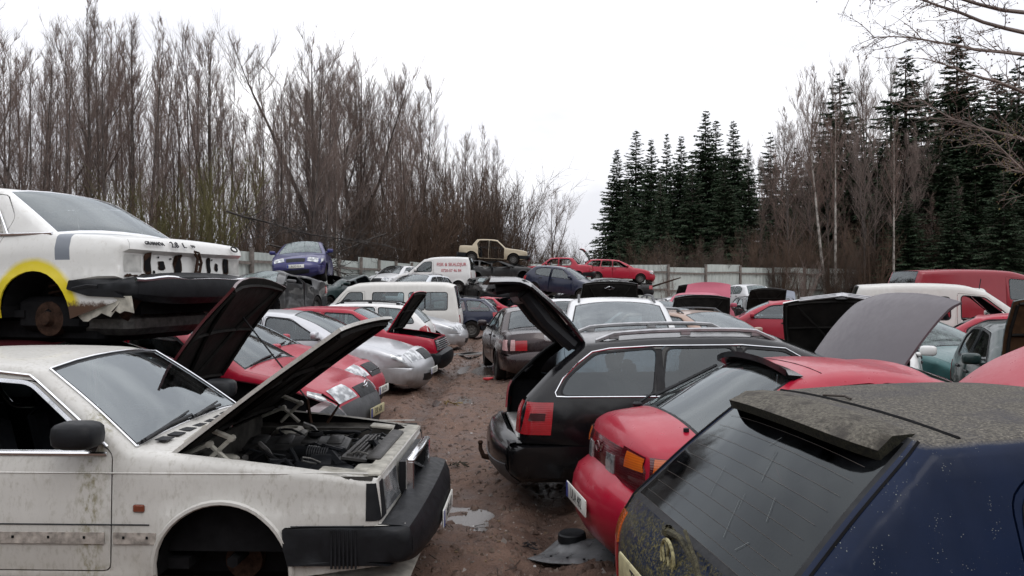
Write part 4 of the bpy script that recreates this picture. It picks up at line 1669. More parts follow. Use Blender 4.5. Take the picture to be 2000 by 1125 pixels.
for k in range(1500):
    y = 4.0 + 24 * rr.random() ** 1.5
    x = rr.choice((rr.gauss(-1.3, .3), rr.gauss(.3, .3), rr.gauss(-.45, .8)))
    if not (-2.6 < x < 2.2):
        continue
    s = rr.uniform(.018, .05)
    z = ground_z(x, y) + s * .1
    n = 6
    ring = [(x + math.cos(q * PI / 3) * s * rr.uniform(.7, 1.3), y + math.sin(q * PI / 3) * s * rr.uniform(.6, 1.2), z - s * .3) for q in range(n)]
    top = [(x + math.cos(q * PI / 3) * s * .5 * rr.uniform(.5, 1.3), y + math.sin(q * PI / 3) * s * .5 * rr.uniform(.5, 1.3), z + s * rr.uniform(.2, .55)) for q in range(n)]
    m.add(ring + top, [(q, (q + 1) % n, n + (q + 1) % n, n + q) for q in range(n)] + [tuple(range(n, 2 * n))])
t2 = NT('churned_mud')
a, b = t2.noise(5, 5), t2.noise(60, 4)
t2.done(t2.bsdf(t2.mix(t2.ramp(a, .35, .65), (.055, .031, .022), (.135, .088, .066)), t2.ramp(b, .3, .7, .4, .85), 0, 0, t2.bump(b, .7, .02), spec=.35))
o = m.build('mud_clods', [t2.m], smooth=True, sharp=70)
o['kind'] = 'stuff'
# bits of scrap, leaves and splinters in the lane
m = MB()
for k in range(700):
    y = 4.2 + 20 * rr.random() ** 1.5
    x = rr.gauss(-.45, .9)
    z = ground_z(x, y) + .008
    a = rr.uniform(0, PI)
    if rr.random() < .55:
        l = rr.uniform(.02, .11)
        m.tube([(x, y, z), (x + l * math.cos(a), y + l * math.sin(a), z + rr.uniform(0, .015))], rr.uniform(.002, .004), 3, m=0)
    else:
        w = rr.uniform(.01, .028)
        m.box((x, y, z), (w, w * rr.uniform(.5, 1.4), .004), rot=(rr.uniform(-.3, .3), rr.uniform(-.3, .3), a), m=rr.choice((0, 1, 1, 2, 3)))
o = m.build('litter', [mat('dark_splinter', (.03, .022, .018), .8), mat('brown_leaf', (.14, .09, .045), .8, var=.5, vs=3), mat('pale_scrap', (.35, .34, .33), .5), mat('black_scrap', (.02, .02, .02), .5)], smooth=False)
o['kind'] = 'stuff'

# ------------------------------------------------------------------ corrugated fence
SHEET = NT('weathered_sheet_metal')
_n, _m = SHEET.noise(1.3, 5), SHEET.noise(9, 5, .6, SHEET.vec((1, 1, .12)))
_c = SHEET.mix(SHEET.ramp(_n, .3, .7), (.40, .44, .42), (.50, .54, .51))
_c = SHEET.mix(SHEET.ramp(_m, .55, .8, 0, .5), _c, (.28, .28, .25))
SHEET.done(SHEET.bsdf(_c, .55, .25))
POSTM = mat('grey_weathered_timber', (.155, .135, .12), .85, var=.4, vs=5, bump=.3, bs=40)
FH = 3.3


def fence(name, label, pts, seed, span=3.15):
    r = random.Random(seed)
    root = empty(name, (pts[0][0], pts[0][1], 0))
    tag(root, label, 'fence')
    o = Vector((pts[0][0], pts[0][1], 0))
    for (a, b) in zip(pts[:-1], pts[1:]):
        A, B = Vector((*a, 0)), Vector((*b, 0))
        d = (B - A)
        n = max(1, int(round(d.length / span)))
        u = d.normalized()
        nr = Vector((u.y, -u.x, 0))
        if nr.dot(-A) < 0:
            nr = -nr          # towards the yard
        rot = math.atan2(u.y, u.x)
        for k in range(n):
            p = A + d * (k / n) - o
            w = d.length / n
            h = FH + r.choice((0, 0, .05, -.06, .12, .2))
            v, f = [], []
            m_ = int(w / .09)
            for q in range(m_ + 1):
                e = (.02 if (q // 2) % 2 else -.02)
                pos = p + u * (w * q / m_) - nr * (.06 - e)
                v += [(pos.x, pos.y, .05), (pos.x, pos.y, h)]
            for q in range(m_):
                f.append((2 * q, 2 * q + 2, 2 * q + 3, 2 * q + 1))
            link('sheet_panel', mk_mesh('sheet_panel', v, f, [SHEET.m], None, False), root)
            mb = MB()
            q = p + nr * .06
            mb.box((0, 0, (FH + .15) / 2), (.16, .14, FH + .15 + r.uniform(-.12, .1)), bev=.01)
            mb.build('post', [POSTM], root, smooth=False, loc=q, rot=(r.uniform(-.015, .015), r.uniform(-.015, .015), rot))
            for z in (FH - .45, FH - 1.75):
                mb = MB()
                mb.box((w / 2, 0, 0), (w - .17, .07, .12))
                mb.build('rail', [POSTM], root, smooth=False, loc=q + Vector((0, 0, z + r.uniform(-.05, .05))), rot=(0, r.uniform(-.02, .02), rot))
    return root


fence('corrugated_fence', 'grey corrugated metal fence on left below the bare trees', [(-16.5, 0), (-14.2, 15), (-10.9, 32), (-8.0, 46), (-5.6, 57.5)], 3)
fence('corrugated_fence', 'pale corrugated metal fence with timber posts below the spruces', [(-5.4, 57.8), (11.5, 56.5), (24, 63), (44, 78)], 4)

# ------------------------------------------------------------------ the cars


def from_nose(x, y, hd, L):
    return (x - L / 2 * math.cos(R(hd)), y - L / 2 * math.sin(R(hd)))


def from_rear(x, y, hd, L):
    return (x + L / 2 * math.cos(R(hd)), y + L / 2 * math.sin(R(hd)))


WHITE_OLD = paint('old_white_paint', (.56, .55, .51), dirt=.34, rough=.4, coat=.25, dirtcol=(.20, .18, .14))
WHITE = paint('white_paint', (.68, .68, .67), dirt=.14)
WHITE2 = paint('cool_white_paint', (.60, .61, .62), dirt=.16)
SILVER = paint('silver_paint', (.50, .51, .53), metal=.55, dirt=.14, rough=.34)
SILVERB = paint('pale_silver_paint', (.52, .55, .58), metal=.5, dirt=.15)
RED = paint('red_paint', (.34, .006, .026), dirt=.10, coat=.3, dirtcol=(.20, .06, .06))
REDF = paint('faded_red_paint', (.34, .018, .038), dirt=.18, rough=.42, coat=.2, dirtcol=(.28, .10, .10))
REDP = paint('pinkish_faded_red_paint', (.40, .085, .13), dirt=.2, rough=.55, coat=.1, dirtcol=(.4, .2, .2))
REDD = paint('dark_red_paint', (.055, .005, .009), dirt=.15)
BLACKP = paint('black_paint', (.004, .004, .005), dirt=.04, rough=.2, coat=.25, dirtcol=(.08, .07, .06))
BLACKW = paint('worn_black_paint', (.009, .009, .010), dirt=.25, rough=.4, dirtcol=(.08, .07, .06))
BROWN = paint('plum_black_paint', (.024, .014, .016), metal=.35, dirt=.14, rough=.26)
GREYP = paint('dark_grey_paint', (.032, .032, .036), metal=.4, dirt=.18)
PRIMER = paint('flat_grey_paint', (.095, .085, .095), dirt=.18, rough=.5, coat=.15, dirtcol=(.17, .15, .15))
BLUE = paint('royal_blue_paint', (.012, .014, .105), dirt=.12, metal=.2)
NAVY = paint('navy_paint', (.007, .012, .036), dirt=.14, metal=.2)
TEAL = paint('teal_paint', (.012, .085, .085), dirt=.14, metal=.25)
GREEN = paint('dark_green_paint', (.012, .032, .032), dirt=.2, metal=.2)
BRONZE = paint('bronze_paint', (.33, .225, .175), metal=.4, dirt=.16)
BEIGE = paint('beige_paint', (.42, .36, .26), dirt=.35, rough=.5, coat=.15, dirtcol=(.16, .10, .06))
REDVAN = paint('fire_red_paint', (.24, .008, .02), dirt=.12, rough=.4)
VANW = paint('chalky_white_paint', (.62, .61, .58), dirt=.22, rough=.45, coat=.2)

HATCH_UP = 86

# --- 1: white saloon in front, hood up
sp = spec_boxy_sedan()
sp.update(trim=CHROME, tw=.022, mirror_m=BLACK, mirror_size=(.25, .19, .15), mirror=(1.80, 1.0), wglass=glassmat('clear_windscreen_glass', (.35, .44, .44), dirt=.03, ior=2.6))
sp['lamps'] = [d for d in sp['lamps'] if d['name'] not in ('turn_signal', 'tail_light', 'grille')]
sp['bay'] = False
sp['screen_trim'] = BLACK
c = from_nose(-.53, 5.06, -1.5, sp['L'])
MOSSW = NT('mossy_white_paint')
_n1, _n2, _n3 = MOSSW.noise(1.7, 5, .6), MOSSW.noise(38, 5, .7, MOSSW.vec((1, 1, .45))), MOSSW.noise(7, 4, .6, MOSSW.vec((1, 1, .3)))
_c = MOSSW.mix(MOSSW.ramp(_n1, .3, .7), (.47, .46, .43), (.56, .55, .52))
_c = MOSSW.mix(MOSSW.math('MULTIPLY', MOSSW.ramp(_n2, .50, .72), MOSSW.ramp(_n3, .35, .65, .12, .75)), _c, (.22, .20, .15))
_sep = MOSSW.node('ShaderNodeSeparateXYZ')
MOSSW.l.new(MOSSW.tc.outputs['Object'], _sep.inputs[0])
_band = MOSSW.math('MULTIPLY', MOSSW.ramp(MOSSW.math('ABSOLUTE', MOSSW.math('SUBTRACT', _sep.outputs['X'], .62)), .10, .02), MOSSW.ramp(_n2, .42, .62))
_c = MOSSW.mix(MOSSW.math('MULTIPLY', _band, .75), _c, (.17, .15, .06))
_low = MOSSW.math('MULTIPLY', MOSSW.ramp(_sep.outputs['Z'], .6, .2), MOSSW.ramp(_n3, .3, .7))
_c = MOSSW.mix(MOSSW.math('MULTIPLY', _low, .45), _c, (.30, .26, .19))
MOSSW.done(MOSSW.bsdf(_c, MOSSW.ramp(_n2, .3, .8, .34, .6), 0, .2, MOSSW.bump(_n2, .12, .01)))
V = Car('saloon_car', 'white square saloon nearest the camera, hood raised over its engine, front wheel gone', 'car', sp, c, -1.5, MOSSW.m,
        h=.075, nowheels=[(0, 1), (0, -1)], noglass=[('w', 0, -1)], hood=43)
# near side is the car's right (y < 0)


def near_sedan_details(s):
    X = s.X
    hw = s.hw
    rr = random.Random(5)
    # grille, badge bar, headlamp rim
    g = MB()
    g.box((X(.13), 0, .70), (.05, .70, .20), m=0)
    for k in range(13):
        g.box((X(.10), -.32 + k * .053, .70), (.012, .012, .18), m=0)
    go = g.build('grille', [BLACK], s.root)
    g = MB()
    for (y, z, a, b) in ((0, .805, .74, .028), (0, .598, .74, .016)):
        g.box((X(.085), y, z), (.05, a, b), bev=.006)
    for y in (-.36, .36):
        g.box((X(.085), y, .70), (.05, .022, .21), bev=.006)
    g.tube([(X(.085), .3, .61), (X(.082), -.3, .79)], .011, 5)
    g.build('grille_surround', [CHROME], s.root)
    # dark corner lamp holes and side marker
    s.lamp('turn_signal', BLACK, 'f', [(.73, .59), (.83, .59), (.83, .79), (.73, .79)], [(.17, .59), (.25, .59), (.25, .79), (.2, .79)], off=.004)
    for sd in (1, -1):
        y = float(s.Y([1.50], [.65])[0])
        m = MB()
        m.box((X(1.50), sd * (y + .006), .655), (.062, .02, .042), bev=.006)
        m.build('side_marker', [mat('amber_brown_lamp', (.16, .04, .02), .25, coat=.4)], s.root)
        # rub strip with screw holes
        m = MB()
        for (a, b) in ((1.40, 1.64), (1.69, 2.66)):
            n = 8
            for k in range(n):
                st = a + (b - a) * (k + .5) / n
                yy = float(s.Y([st], [.5])[0])
                m.box((X(st), sd * (yy + .003), .492), ((b - a) / n + .001, .008, .062))
        m.build('rub_strip', [mat('glue_scarred_strip', (.30, .27, .24), .7, var=.5, vs=25)], s.root)
        m = MB()
        for st in (1.45, 1.58, 1.8, 2.0, 2.2, 2.42):
            yy = float(s.Y([st], [.5])[0])
            m.box((X(st), sd * (yy + .008), .497), (.012, .006, .014))
        m.build('clip_hole', [DARK], s.root)
        # swage lines
        for z, a, b in ((.845, .24, 3.8), (.565, 1.44, 2.68), (.56, .26, .66)):
            m = MB()
            n = 14
            pts = []
            for k in range(n + 1):
                st = a + (b - a) * k / n
                pts.append((X(st), sd * (float(s.Y([st], [z])[0]) + .001), z))
            m.tube(pts, .0045, 4)
            m.build('swage_line', [s.paint if z > .8 else BLACK], s.root)
        m = MB()
        pts = []
        for k in range(13):
            st = 1.70 + (3.42 - 1.70) * k / 12
            pts.append((X(st), sd * (float(s.Y([st], [.945])[0]) + .006), .945))
        m.tube(pts, .011, 5)
        m.build('belt_strip', [CHROME], s.root)
        pts = [(X(a), sd * (float(s.Y([a], [b])[0]) + .012), b) for a, b in ((1.70, .985), (1.94, 1.165), (2.17, 1.335), (2.22, 1.366), (2.4, 1.385), (2.8, 1.39), (3.3, 1.375))]
        m = MB()
        m.tube(pts, .008, 5)
        m.build('gutter_strip', [CHROME], s.root)
    for sd in (1, -1):
        for (ac, az, ar) in s.sp['arches']:
            t = MB()
            pts = []
            for k in range(25):
                a = -.05 + (PI + .1) * k / 24
                st, z = ac + (ar + .012) * math.cos(a), az + (ar + .012) * math.sin(a)
                pts.append((X(st), sd * (float(s.Y([st], [z])[0]) + .004), z))
            t.tube(pts, .016, 6)
            t.build('arch_lip', [s.paint], s.root)
    # windscreen frame and wipers
    We = s.We()
    i0, i1 = [(p[1], p[2]) for p in s.pieces if p[0] == 'windshield'][0]
    m = MB()
    for t in (-.955, .955):
        G = s.strip_pts(i0, i1, [t], .006)[:, 0]
        m.tube([tuple(p) for p in G], .007, 5)
    for i in (i0, i1):
        G = s.strip_pts(i, i, [-.955, -.6, -.3, 0, .3, .6, .955], .006)[0]
        m.tube([tuple(p) for p in G], .007, 5)
    m.build('windscreen_frame', [CHROME], s.root)
    G = s.strip_pts(i0, i1, [-.9, -.5, -.1, .1, .5, .85], .022)
    for (a, b, k) in ((0, 2, 1), (2, 4, 2)):
        m = MB()
        p0, p1 = G[0][a], G[1][b]
        m.tube([tuple(p0), tuple((p0 + p1) / 2 + np.array([0, 0, .012])), tuple(p1)], .011, 5)
        m.tube([tuple(p0 + [.02, .0, .012]), tuple(p1 + [-.03, .02, .02])], .008, 4)
        m.build('wiper', [BLACK], s.root)
    # cowl panel behind the hood
    m = MB()
    for k in range(9):
        m.box((X(1.49), -.60 + .15 * k, .984), (.07, .10, .006), rot=(0, .06, 0))
    m.build('cowl_vent', [BLACK], s.root)
    # engine bay
    bay = empty('engine_bay', (0, 0, 0))
    bay.parent = s.root
    GREYM = mat('grubby_engine_metal', (.16, .155, .145), .55, .5, var=.5, vs=15, bump=.3)
    LITE = mat('dirty_inner_paint', (.36, .345, .30), .6, var=.4, vs=12)
    t = MB()
    t.box((X(.8), 0, .36), (1.15, 1.1, .03))
    for sd in (1, -1):
        t.box((X(.82), sd * .67, .60), (1.16, .03, .44))
        t.box((X(.82), sd * .76, .79), (1.2, .16, .02), rot=(sd * .35, 0, 0))
    t.box((X(1.38), 0, .66), (.03, 1.36, .5))
    for sd in (1, -1):
        t.box((X(1.0), sd * .715, .58), (1.0, .02, .42), m=1)  # near-black sheet added over the wing's outer face to darken the wheel arch
    t.build('inner_wing', [mat('grimy_bay_paint', (.045, .042, .038), .8, var=.6, vs=9, spec=.2), DARK], bay)
    t = MB()
    for sd in (1, -1):
        t.lathe([(.12, .55), (.115, .80), (.095, .835), (.06, .838), (.055, .80), (.001, .80)], 'Z', 20, (X(1.12), sd * .56, 0))
        t.box((X(1.12), sd * .64, .78), (.3, .14, .05), bev=.02)
    t.build('strut_tower', [LITE], bay)
    t = MB()
    t.box((X(.92), .04, .62), (.72, .26, .34), rot=(.25, 0, 0), bev=.03)
    t.box((X(.92), .10, .80), (.70, .19, .07), rot=(.25, 0, 0), bev=.02, m=1)
    for k in range(4):
        t.box((X(.66 + k * .17), .10, .84), (.1, .12, .03), rot=(.25, 0, 0), bev=.01, m=1)
        t.tube([(X(.66 + k * .17), .12, .80), (X(.68 + k * .17), .25, .82), (X(.70 + k * .17), .36, .72)], .024, 7, m=1)
    t.lathe([(.03, .02), (.05, .02), (.055, 0), (.03, -.02)], 'Z', 12, (X(.8), .1, .875))
    t.build('engine_block', [DARK, mat('black_engine_parts', (.03, .03, .03), .5, var=.6, vs=14, bump=.2)], bay)
    t = MB()
    t.box((X(.30), 0, .64), (.05, .72, .40), bev=.01)
    t.box((X(.30), 0, .835), (.09, .86, .03), rot=(0, .1, 0), bev=.01)
    for k in range(4):
        t.box((X(.40 + .026 * k), -.02, .832 + .004 * (k % 2)), (.012, .62, .014), m=0)
    t.box((X(.43), -.02, .815), (.16, .7, .016), rot=(0, .12, 0))
    t.build('radiator', [mat('radiator_black', (.04, .038, .036), .5, var=.4, bump=.2)], bay)
    t = MB()
    t.box((X(.24), 0, .815), (.10, 1.5, .025), bev=.008)
    for sd in (1, -1):
        t.box((X(.30), sd * .60, .80), (.16, .20, .05), bev=.015)
        t.box((X(.40), sd * .70, .815), (.3, .10, .03), rot=(0, .1, 0), bev=.01)
    t.build('slam_panel', [LITE], bay)
    t = MB()
    t.box((X(.55), -.47, .66), (.30, .22, .26), bev=.03)
    t.lathe([(.08, -.09), (.09, -.09), (.095, 0), (.09, .09), (.08, .09)], 'X', 16, (X(.62), -.30, .74))
    t.tube([(X(.50), -.40, .76), (X(.60), -.25, .80), (X(.74), -.16, .80), (X(.86), -.12, .80)], .05, 9)
    for k in range(9):
        a = k / 8
        t.lathe([(.056, -.008), (.06, 0), (.056, .008)], 'X', 10, (X(.63 + .14 * a), -.23 + .07 * a, .80))
    t.build('air_cleaner', [BLACK], bay)
    t = MB()
    t.box((X(.52), .48, .64), (.22, .18, .2), bev=.015)
    t.box((X(.52), .48, .75), (.2, .16, .02), m=1)
    t.build('battery', [BLACK, GREYPL], bay)
    t = MB()
    t.lathe([(.02, .1), (.12, .09), (.125, .02), (.11, 0), (.1, -.05)], 'X', 18, (X(1.34), -.42, .76))
    t.tube([(X(1.27), -.42, .76), (X(1.13), -.42, .76)], .035, 10)
    t.box((X(1.2), -.42, .82), (.16, .07, .07), bev=.02, m=1)
    t.build('brake_servo', [GREYM, LITE], bay)
    for k in range(26):
        t = MB()
        x0, y0 = rr.uniform(.36, 1.3), rr.uniform(-.6, .6)
        pts = [(X(x0), y0, rr.uniform(.66, .80))]
        for q in range(4):
            x0 = min(1.36, max(.3, x0 + rr.uniform(-.22, .22)))
            y0 = min(.62, max(-.62, y0 + rr.uniform(-.2, .2)))
            pts.append((X(x0), y0, rr.uniform(.70, .865)))
        sm = smooth_pts([(p[0], p[1]) for p in pts], .06)
        zz = np.interp(np.linspace(0, 1, len(sm)), np.linspace(0, 1, len(pts)), [p[2] for p in pts])
        t.tube([(p[0], p[1], z) for p, z in zip(sm, zz)], rr.choice((.006, .009, .014, .022)), 6)
        t.build('hose', [rr.choice((BLACK, DARK, BLACK, STEEL, GREYM))], bay)
    for k in range(30):
        t = MB()
        t.box((X(rr.uniform(.35, 1.3)), rr.uniform(-.6, .6), rr.uniform(.68, .80)), (rr.uniform(.04, .14), rr.uniform(.04, .13), rr.uniform(.03, .10)), rot=(rr.uniform(-.3, .3), rr.uniform(-.3, .3), rr.uniform(0, 3)), bev=.012)
        t.build('engine_fitting', [rr.choice((BLACK, GREYM, STEEL, DARK, BLACK, GREYM))], bay)
    # scissor hinges of the hood
    for sd in (1, -1):
        t = MB()
        y = sd * .66
        t.tube([(X(1.36), y, .90), (X(1.20), y, .965)], .014, 5)
        t.tube([(X(1.20), y, .965), (X(1.08), y, .86)], .014, 5)
        t.tube([(X(1.34), y, .97), (X(1.22), y, 1.06)], .016, 5)
        t.tube([(X(1.22), y, 1.06), (X(1.07), y, 1.0)], .016, 5)
        t.tube([(X(1.07), y, 1.0), (X(1.22), y, .86)], .014, 5)
        for p in ((1.20, .965), (1.22, 1.06), (1.07, 1.0)):
            t.lathe([(.001, -.02), (.02, -.018), (.02, .018), (.001, .02)], 'Y', 8, (X(p[0]), y, p[1]))
        t.build('hood_hinge', [LITE], s.root)
    # latch irons standing up at the far wing
    t = MB()
    t.tube([(X(.86), .62, .86), (X(.78), .66, .99), (X(.92), .70, 1.06)], .011, 4)
    t.tube([(X(.98), .62, .86), (X(1.02), .66, 1.03)], .013, 4)
    t.build('bent_bracket', [RUSTM], s.root)
    # underside of the raised hood: frame lip with torn nose
    # front valance hanging below the bumper
    t = MB()
    t.box((X(.36), 0, .22), (.62, 1.5, .02), rot=(0, .18, 0), bev=.006)
    t.build('front_valance', [LITE], s.root)
    # wheel arch innards
    for sd in (1, -1):
        t = MB()
        t.lathe([(.001, -.03), (.11, -.03), (.11, .03), (.06, .05), (.04, .08), (.001, .08)], 'Y', 20, (X(1.04), sd * .52, .26))
        t.tube([(X(1.04), sd * .48, .24), (X(1.1), sd * .2, .24)], .03, 7)
        t.tube([(X(1.02), sd * .50, .31), (X(1.08), sd * .48, .62)], .035, 8)
        t.build('brake_hub', [RUSTM], s.root)
    t = MB()
    t.box((X(.95), 0, .34), (1.5, .95, .45), bev=.05)
    t.box((X(1.52), 0, .45), (.06, 1.5, .5))
    t.build('subframe', [DARK], s.root)
    # bumper pleats and strip
    for sd in (1, -1):
        t = MB()
        for k in range(7):
            st = .30 + k * .022
            y = float(s.Y([st], [.45])[0])
            t.box((X(st), sd * (y + .024), .44), (.010, .012, .21))
        t.build('bumper_bellows', [BLACK], s.root)
    s.plate('f', .43, 'RHN 417', off=.035)


near_sedan_details(V)

# --- 2: dark red car with its hood up, carrying the saloon above
sp = coloured(stretch(spec_round_sedan(), 1.06), BLACK)
c = from_nose(-1.60, 6.98, 0, sp['L'])
D = Car('saloon_car', 'dark red saloon, hood raised showing black underside, crushed under white saloon', 'car', sp, c, 0, REDD,
        hood=66, deform=dented(3, .012, .95, .93), noglass=['side'], nowheels=[(0, 1), (0, -1)])
t = MB()
t.tube([(D.X(.3), .2, .8), (D.X(1.0), .35, 1.62)], .008, 5)
t.build('prop_rod', [BLACK], D.root)

# --- 3: white saloon on top
sp = spec_boxy_sedan()
sp = stretch(sp, .985, 1.0)
sp.update(trim=CHROME, tw=.02, rglass=glassmat('hazy_rear_glass', (.34, .38, .40), dirt=.2), glass=glassmat('hazy_side_glass', (.34, .38, .40), dirt=.2))
sp['windows'] = [[(1.74, .965), (2.2, 1.315), (2.55, 1.35), (2.55, .965)], [(2.66, .965), (2.66, 1.35), (3.0, 1.345), (3.06, .965)]]
sp['lamps'] = [d for d in sp['lamps'] if d['name'] in ('headlight',)]
sp['pieces'] = [p if p[0] not in ('roof', 'rear_window', 'deck', 'tail') else
                {'roof': ('roof', [(2.16, 1.385), (2.4, 1.43), (2.9, 1.43), (3.2, 1.39)], .025),
                 'rear_window': ('rear_window', [(3.2, 1.39), (3.55, 1.18), (3.86, .985)], .07),
                 'deck': ('deck', [(3.86, .985), (4.2, .975), (4.58, .93), (4.62, .85)], .02),
                 'tail': ('tail', [(4.62, .85), (4.575, .82), (4.58, .60)], .02)}[p[0]] for p in sp['pieces']]
sp['pieces'][-1] = ('rear_bumper', [(4.58, .60), (4.70, .597), (4.735, .58), (4.735, .48), (4.70, .455), (4.64, .45)], .05)
sp['pillar'] = .95
sp['regions'] = [sp['regions'][0], ([(4.10, .515), (4.12, .59), (4.75, .61), (4.75, .44), (4.3, .46)], 'rear_bumper', BLACK, .022)]
hd = 165
c = from_rear(-2.86, 7.05, hd, sp['L'])
GW = NT('chalk_white_with_yellow_arch')
_n1, _n2 = GW.noise(2, 5, .6), GW.noise(24, 5, .7)
_c = GW.mix(GW.ramp(_n1, .3, .7), (.60, .60, .58), (.70, .70, .68))
_c = GW.mix(GW.math('MULTIPLY', GW.ramp(_n2, .55, .75), .3), _c, (.3, .27, .2))
_s = GW.node('ShaderNodeSeparateXYZ')
GW.l.new(GW.tc.outputs['Object'], _s.inputs[0])
_ax = sp['L'] / 2 - sp['arches'][1][0]
_dx, _dz = GW.math('SUBTRACT', _s.outputs['X'], _ax), GW.math('SUBTRACT', _s.outputs['Z'], .31)
_rho = GW.math('SQRT', GW.math('ADD', GW.math('MULTIPLY', _dx, _dx), GW.math('MULTIPLY', _dz, _dz)))
_rho = GW.math('ADD', _rho, GW.math('MULTIPLY', GW.math('SUBTRACT', _n1, .5), .06))
_c = GW.mix(GW.ramp(_rho, .475, .425), _c, (.62, .50, .015))
_st = GW.math('ADD', GW.math('SUBTRACT', _s.outputs['X'], -1.66), GW.math('MULTIPLY', _s.outputs['Z'], -.12))
_band = GW.math('MULTIPLY', GW.ramp(GW.math('ABSOLUTE', GW.math('ADD', _st, .1)), .075, .073), GW.ramp(_s.outputs['Z'], .76, .762))
_c = GW.mix(_band, _c, (.16, .18, .21))
_rust = GW.math('MULTIPLY', GW.ramp(GW.math('ADD', _s.outputs['Z'], GW.math('MULTIPLY', _n2, .12)), .48, .44), GW.ramp(_s.outputs['X'], -1.5, -1.6))
_c = GW.mix(_rust, _c, (.07, .035, .02))
GW.done(GW.bsdf(_c, .42, 0, .2))
G = Car('saloon_car', 'white saloon wreck with yellow sprayed wheel arch, stacked on the dark red car', 'car', sp, c, hd, GW.m, z0=1.335, pitch=0,
        nowheels='all', h=.08, deform=None)


def stacked_sedan_details(s):
    X = s.X
    rr = random.Random(9)
    # quarter vent panel
    for sd in (1, -1):
        q = [(3.10, 1.335), (3.17, 1.32), (3.36, 1.0), (3.12, .985)]
        v = [tuple(s.to3([a], [b], sd, .006)[0]) for a, b in q]
        m = MB()
        m.add(v, [(0, 1, 2, 3), (3, 2, 1, 0)])
        m.build('quarter_vent', [mat('grubby_vent_metal', (.36, .35, .32), .6, var=.5, vs=30, bump=.5)], s.root, smooth=False)
        for k in range(4):
            a = .15 + .22 * k
            p = [(3.13 + .02 * k, 1.29 - .075 * k), (3.17 + .03 * k, 1.27 - .08 * k)]
            mm = MB()
            vv = [tuple(s.to3([p[0][0] + d], [p[0][1] + e], sd, .011)[0]) for d, e in ((0, 0), (.035, -.004), (.04, -.03), (.008, -.026))]
            mm.add(vv, [(0, 1, 2, 3), (3, 2, 1, 0)])
            mm.build('vent_slot', [DARK], s.root, smooth=False)
        pts = [tuple(s.to3([a], [b], sd, .012)[0]) for a, b in ((3.10, .985), (3.45, .985), (3.86, .99))]
        mm = MB()
        mm.tube(pts, .012, 5)
        mm.build('belt_strip', [CHROME], s.root)
        pts = [tuple(s.to3([a], [b], sd, .012)[0]) for a, b in ((3.06, 1.36), (3.26, 1.2), (3.42, .99))]
        mm = MB()
        mm.tube(pts, .010, 5)
        mm.build('pillar_strip', [CHROME], s.root)
        pts = [tuple(s.to3([a], [b], sd, .014)[0]) for a, b in ((4.16, .52), (4.3, .545), (4.4, .54))]
        mm = MB()
        mm.tube(pts, .02, 5)
        mm.build('rub_strip', [BLACK], s.root)

    def rear(y, z, off=.004):
        return s.surf('r', z, y, off)
    # holes left by the lamps, in the rear panel
    for (y, z, w, h) in ((.70, .735, .20, .15), (-.70, .735, .20, .15)):
        for (dy, dz, ww, hh, m) in ((0, 0, w, h, 0),):
            mm = MB()
            vv = [rear(y + a * ww / 2, z + b * hh / 2, .004) for a, b in ((-1, -1), (1, -1), (1, 1), (-1, 1))]
            mm.add(vv, [(0, 1, 2, 3), (3, 2, 1, 0)])
            mm.build('lamp_recess', [mat('pale_recess_paint', (.42, .42, .40), .6, var=.3)], s.root, smooth=False)
    for (y, z, w, h) in ((.53, .74, .07, .17), (.36, .72, .065, .075), (.16, .74, .09, .17), (-.28, .74, .05, .15), (-.40, .72, .04, .07), (-.55, .74, .08, .15), (.46, .66, .03, .03), (.25, .79, .03, .02), (.40, .80, .02, .02), (-.33, .80, .02, .02)):
        mm = MB()
        n = 10
        ring = []
        for k in range(n):
            a = 2 * PI * k / n
            e = 1 + rr.uniform(-.12, .12)
            ca, sa = math.cos(a), math.sin(a)
            ca, sa = math.copysign(abs(ca) ** .6, ca), math.copysign(abs(sa) ** .6, sa)
            ring.append(rear(y + ca * w / 2 * e, z + sa * h / 2 * e, .008))
        mm.add(ring, [tuple(range(n)), tuple(range(n - 1, -1, -1))])
        mm.build('rust_hole', [DARK], s.root, smooth=False)
        if w > .035:
            mm = MB()
            ring = []
            for k in range(14):
                a = 2 * PI * k / 14
                e = rr.uniform(1.05, 1.55)
                ca, sa = math.cos(a), math.sin(a)
                ring.append(rear(y + math.copysign(abs(ca) ** .6, ca) * w / 2 * e, z + math.copysign(abs(sa) ** .6, sa) * h / 2 * (e * .35 + .68), .0055))
            mm.add(ring, [tuple(range(14)), tuple(range(13, -1, -1))])
            mm.build('rust_ring', [RUSTM], s.root, smooth=False)
    for k in range(34):
        y, z = (rr.uniform(.2, .82), rr.uniform(.605, .64)) if k < 24 else (rr.uniform(-.7, -.2), rr.uniform(.605, .63))
        mm = MB()
        n = 7
        ring = [rear(y + math.cos(2 * PI * q / n) * rr.uniform(.015, .05), z + math.sin(2 * PI * q / n) * rr.uniform(.006, .022), .006 + .0005 * k) for q in range(n)]
        mm.add(ring, [tuple(range(n)), tuple(range(n - 1, -1, -1))])
        mm.build('rust_scab', [RUSTM], s.root, smooth=False)
    # lid lettering
    i0, i1 = [(p[1], p[2]) for p in s.pieces if p[0] == 'deck'][0]
    k = i1 - 1
    P, N = s.P[k] * .55 + s.P[k + 1] * .45, s.N[k]
    Mx = Matrix(((0, 0, -1, s.L / 2 - P[0] - .028), (-1, 0, 0, .0), (0, 1, 0, P[1] + .03), (0, 0, 0, 1)))
    tilt = Matrix.Rotation(R(-32), 4, 'X')
    for (y, tx, sz, sq) in ((.50, 'GRANADA', .05, .95), (.25, '2.8', .085, 1.0), (.12, 'L', .075, 1.2), (.0, 'V6', .038, 1.3)):
        M2 = Mx.copy()
        M2[1][3] = y
        text_obj('badge_letters', tx, sz, s.root, M2 @ tilt, INK, .004, squash=sq)
    mm = MB()
    pts = []
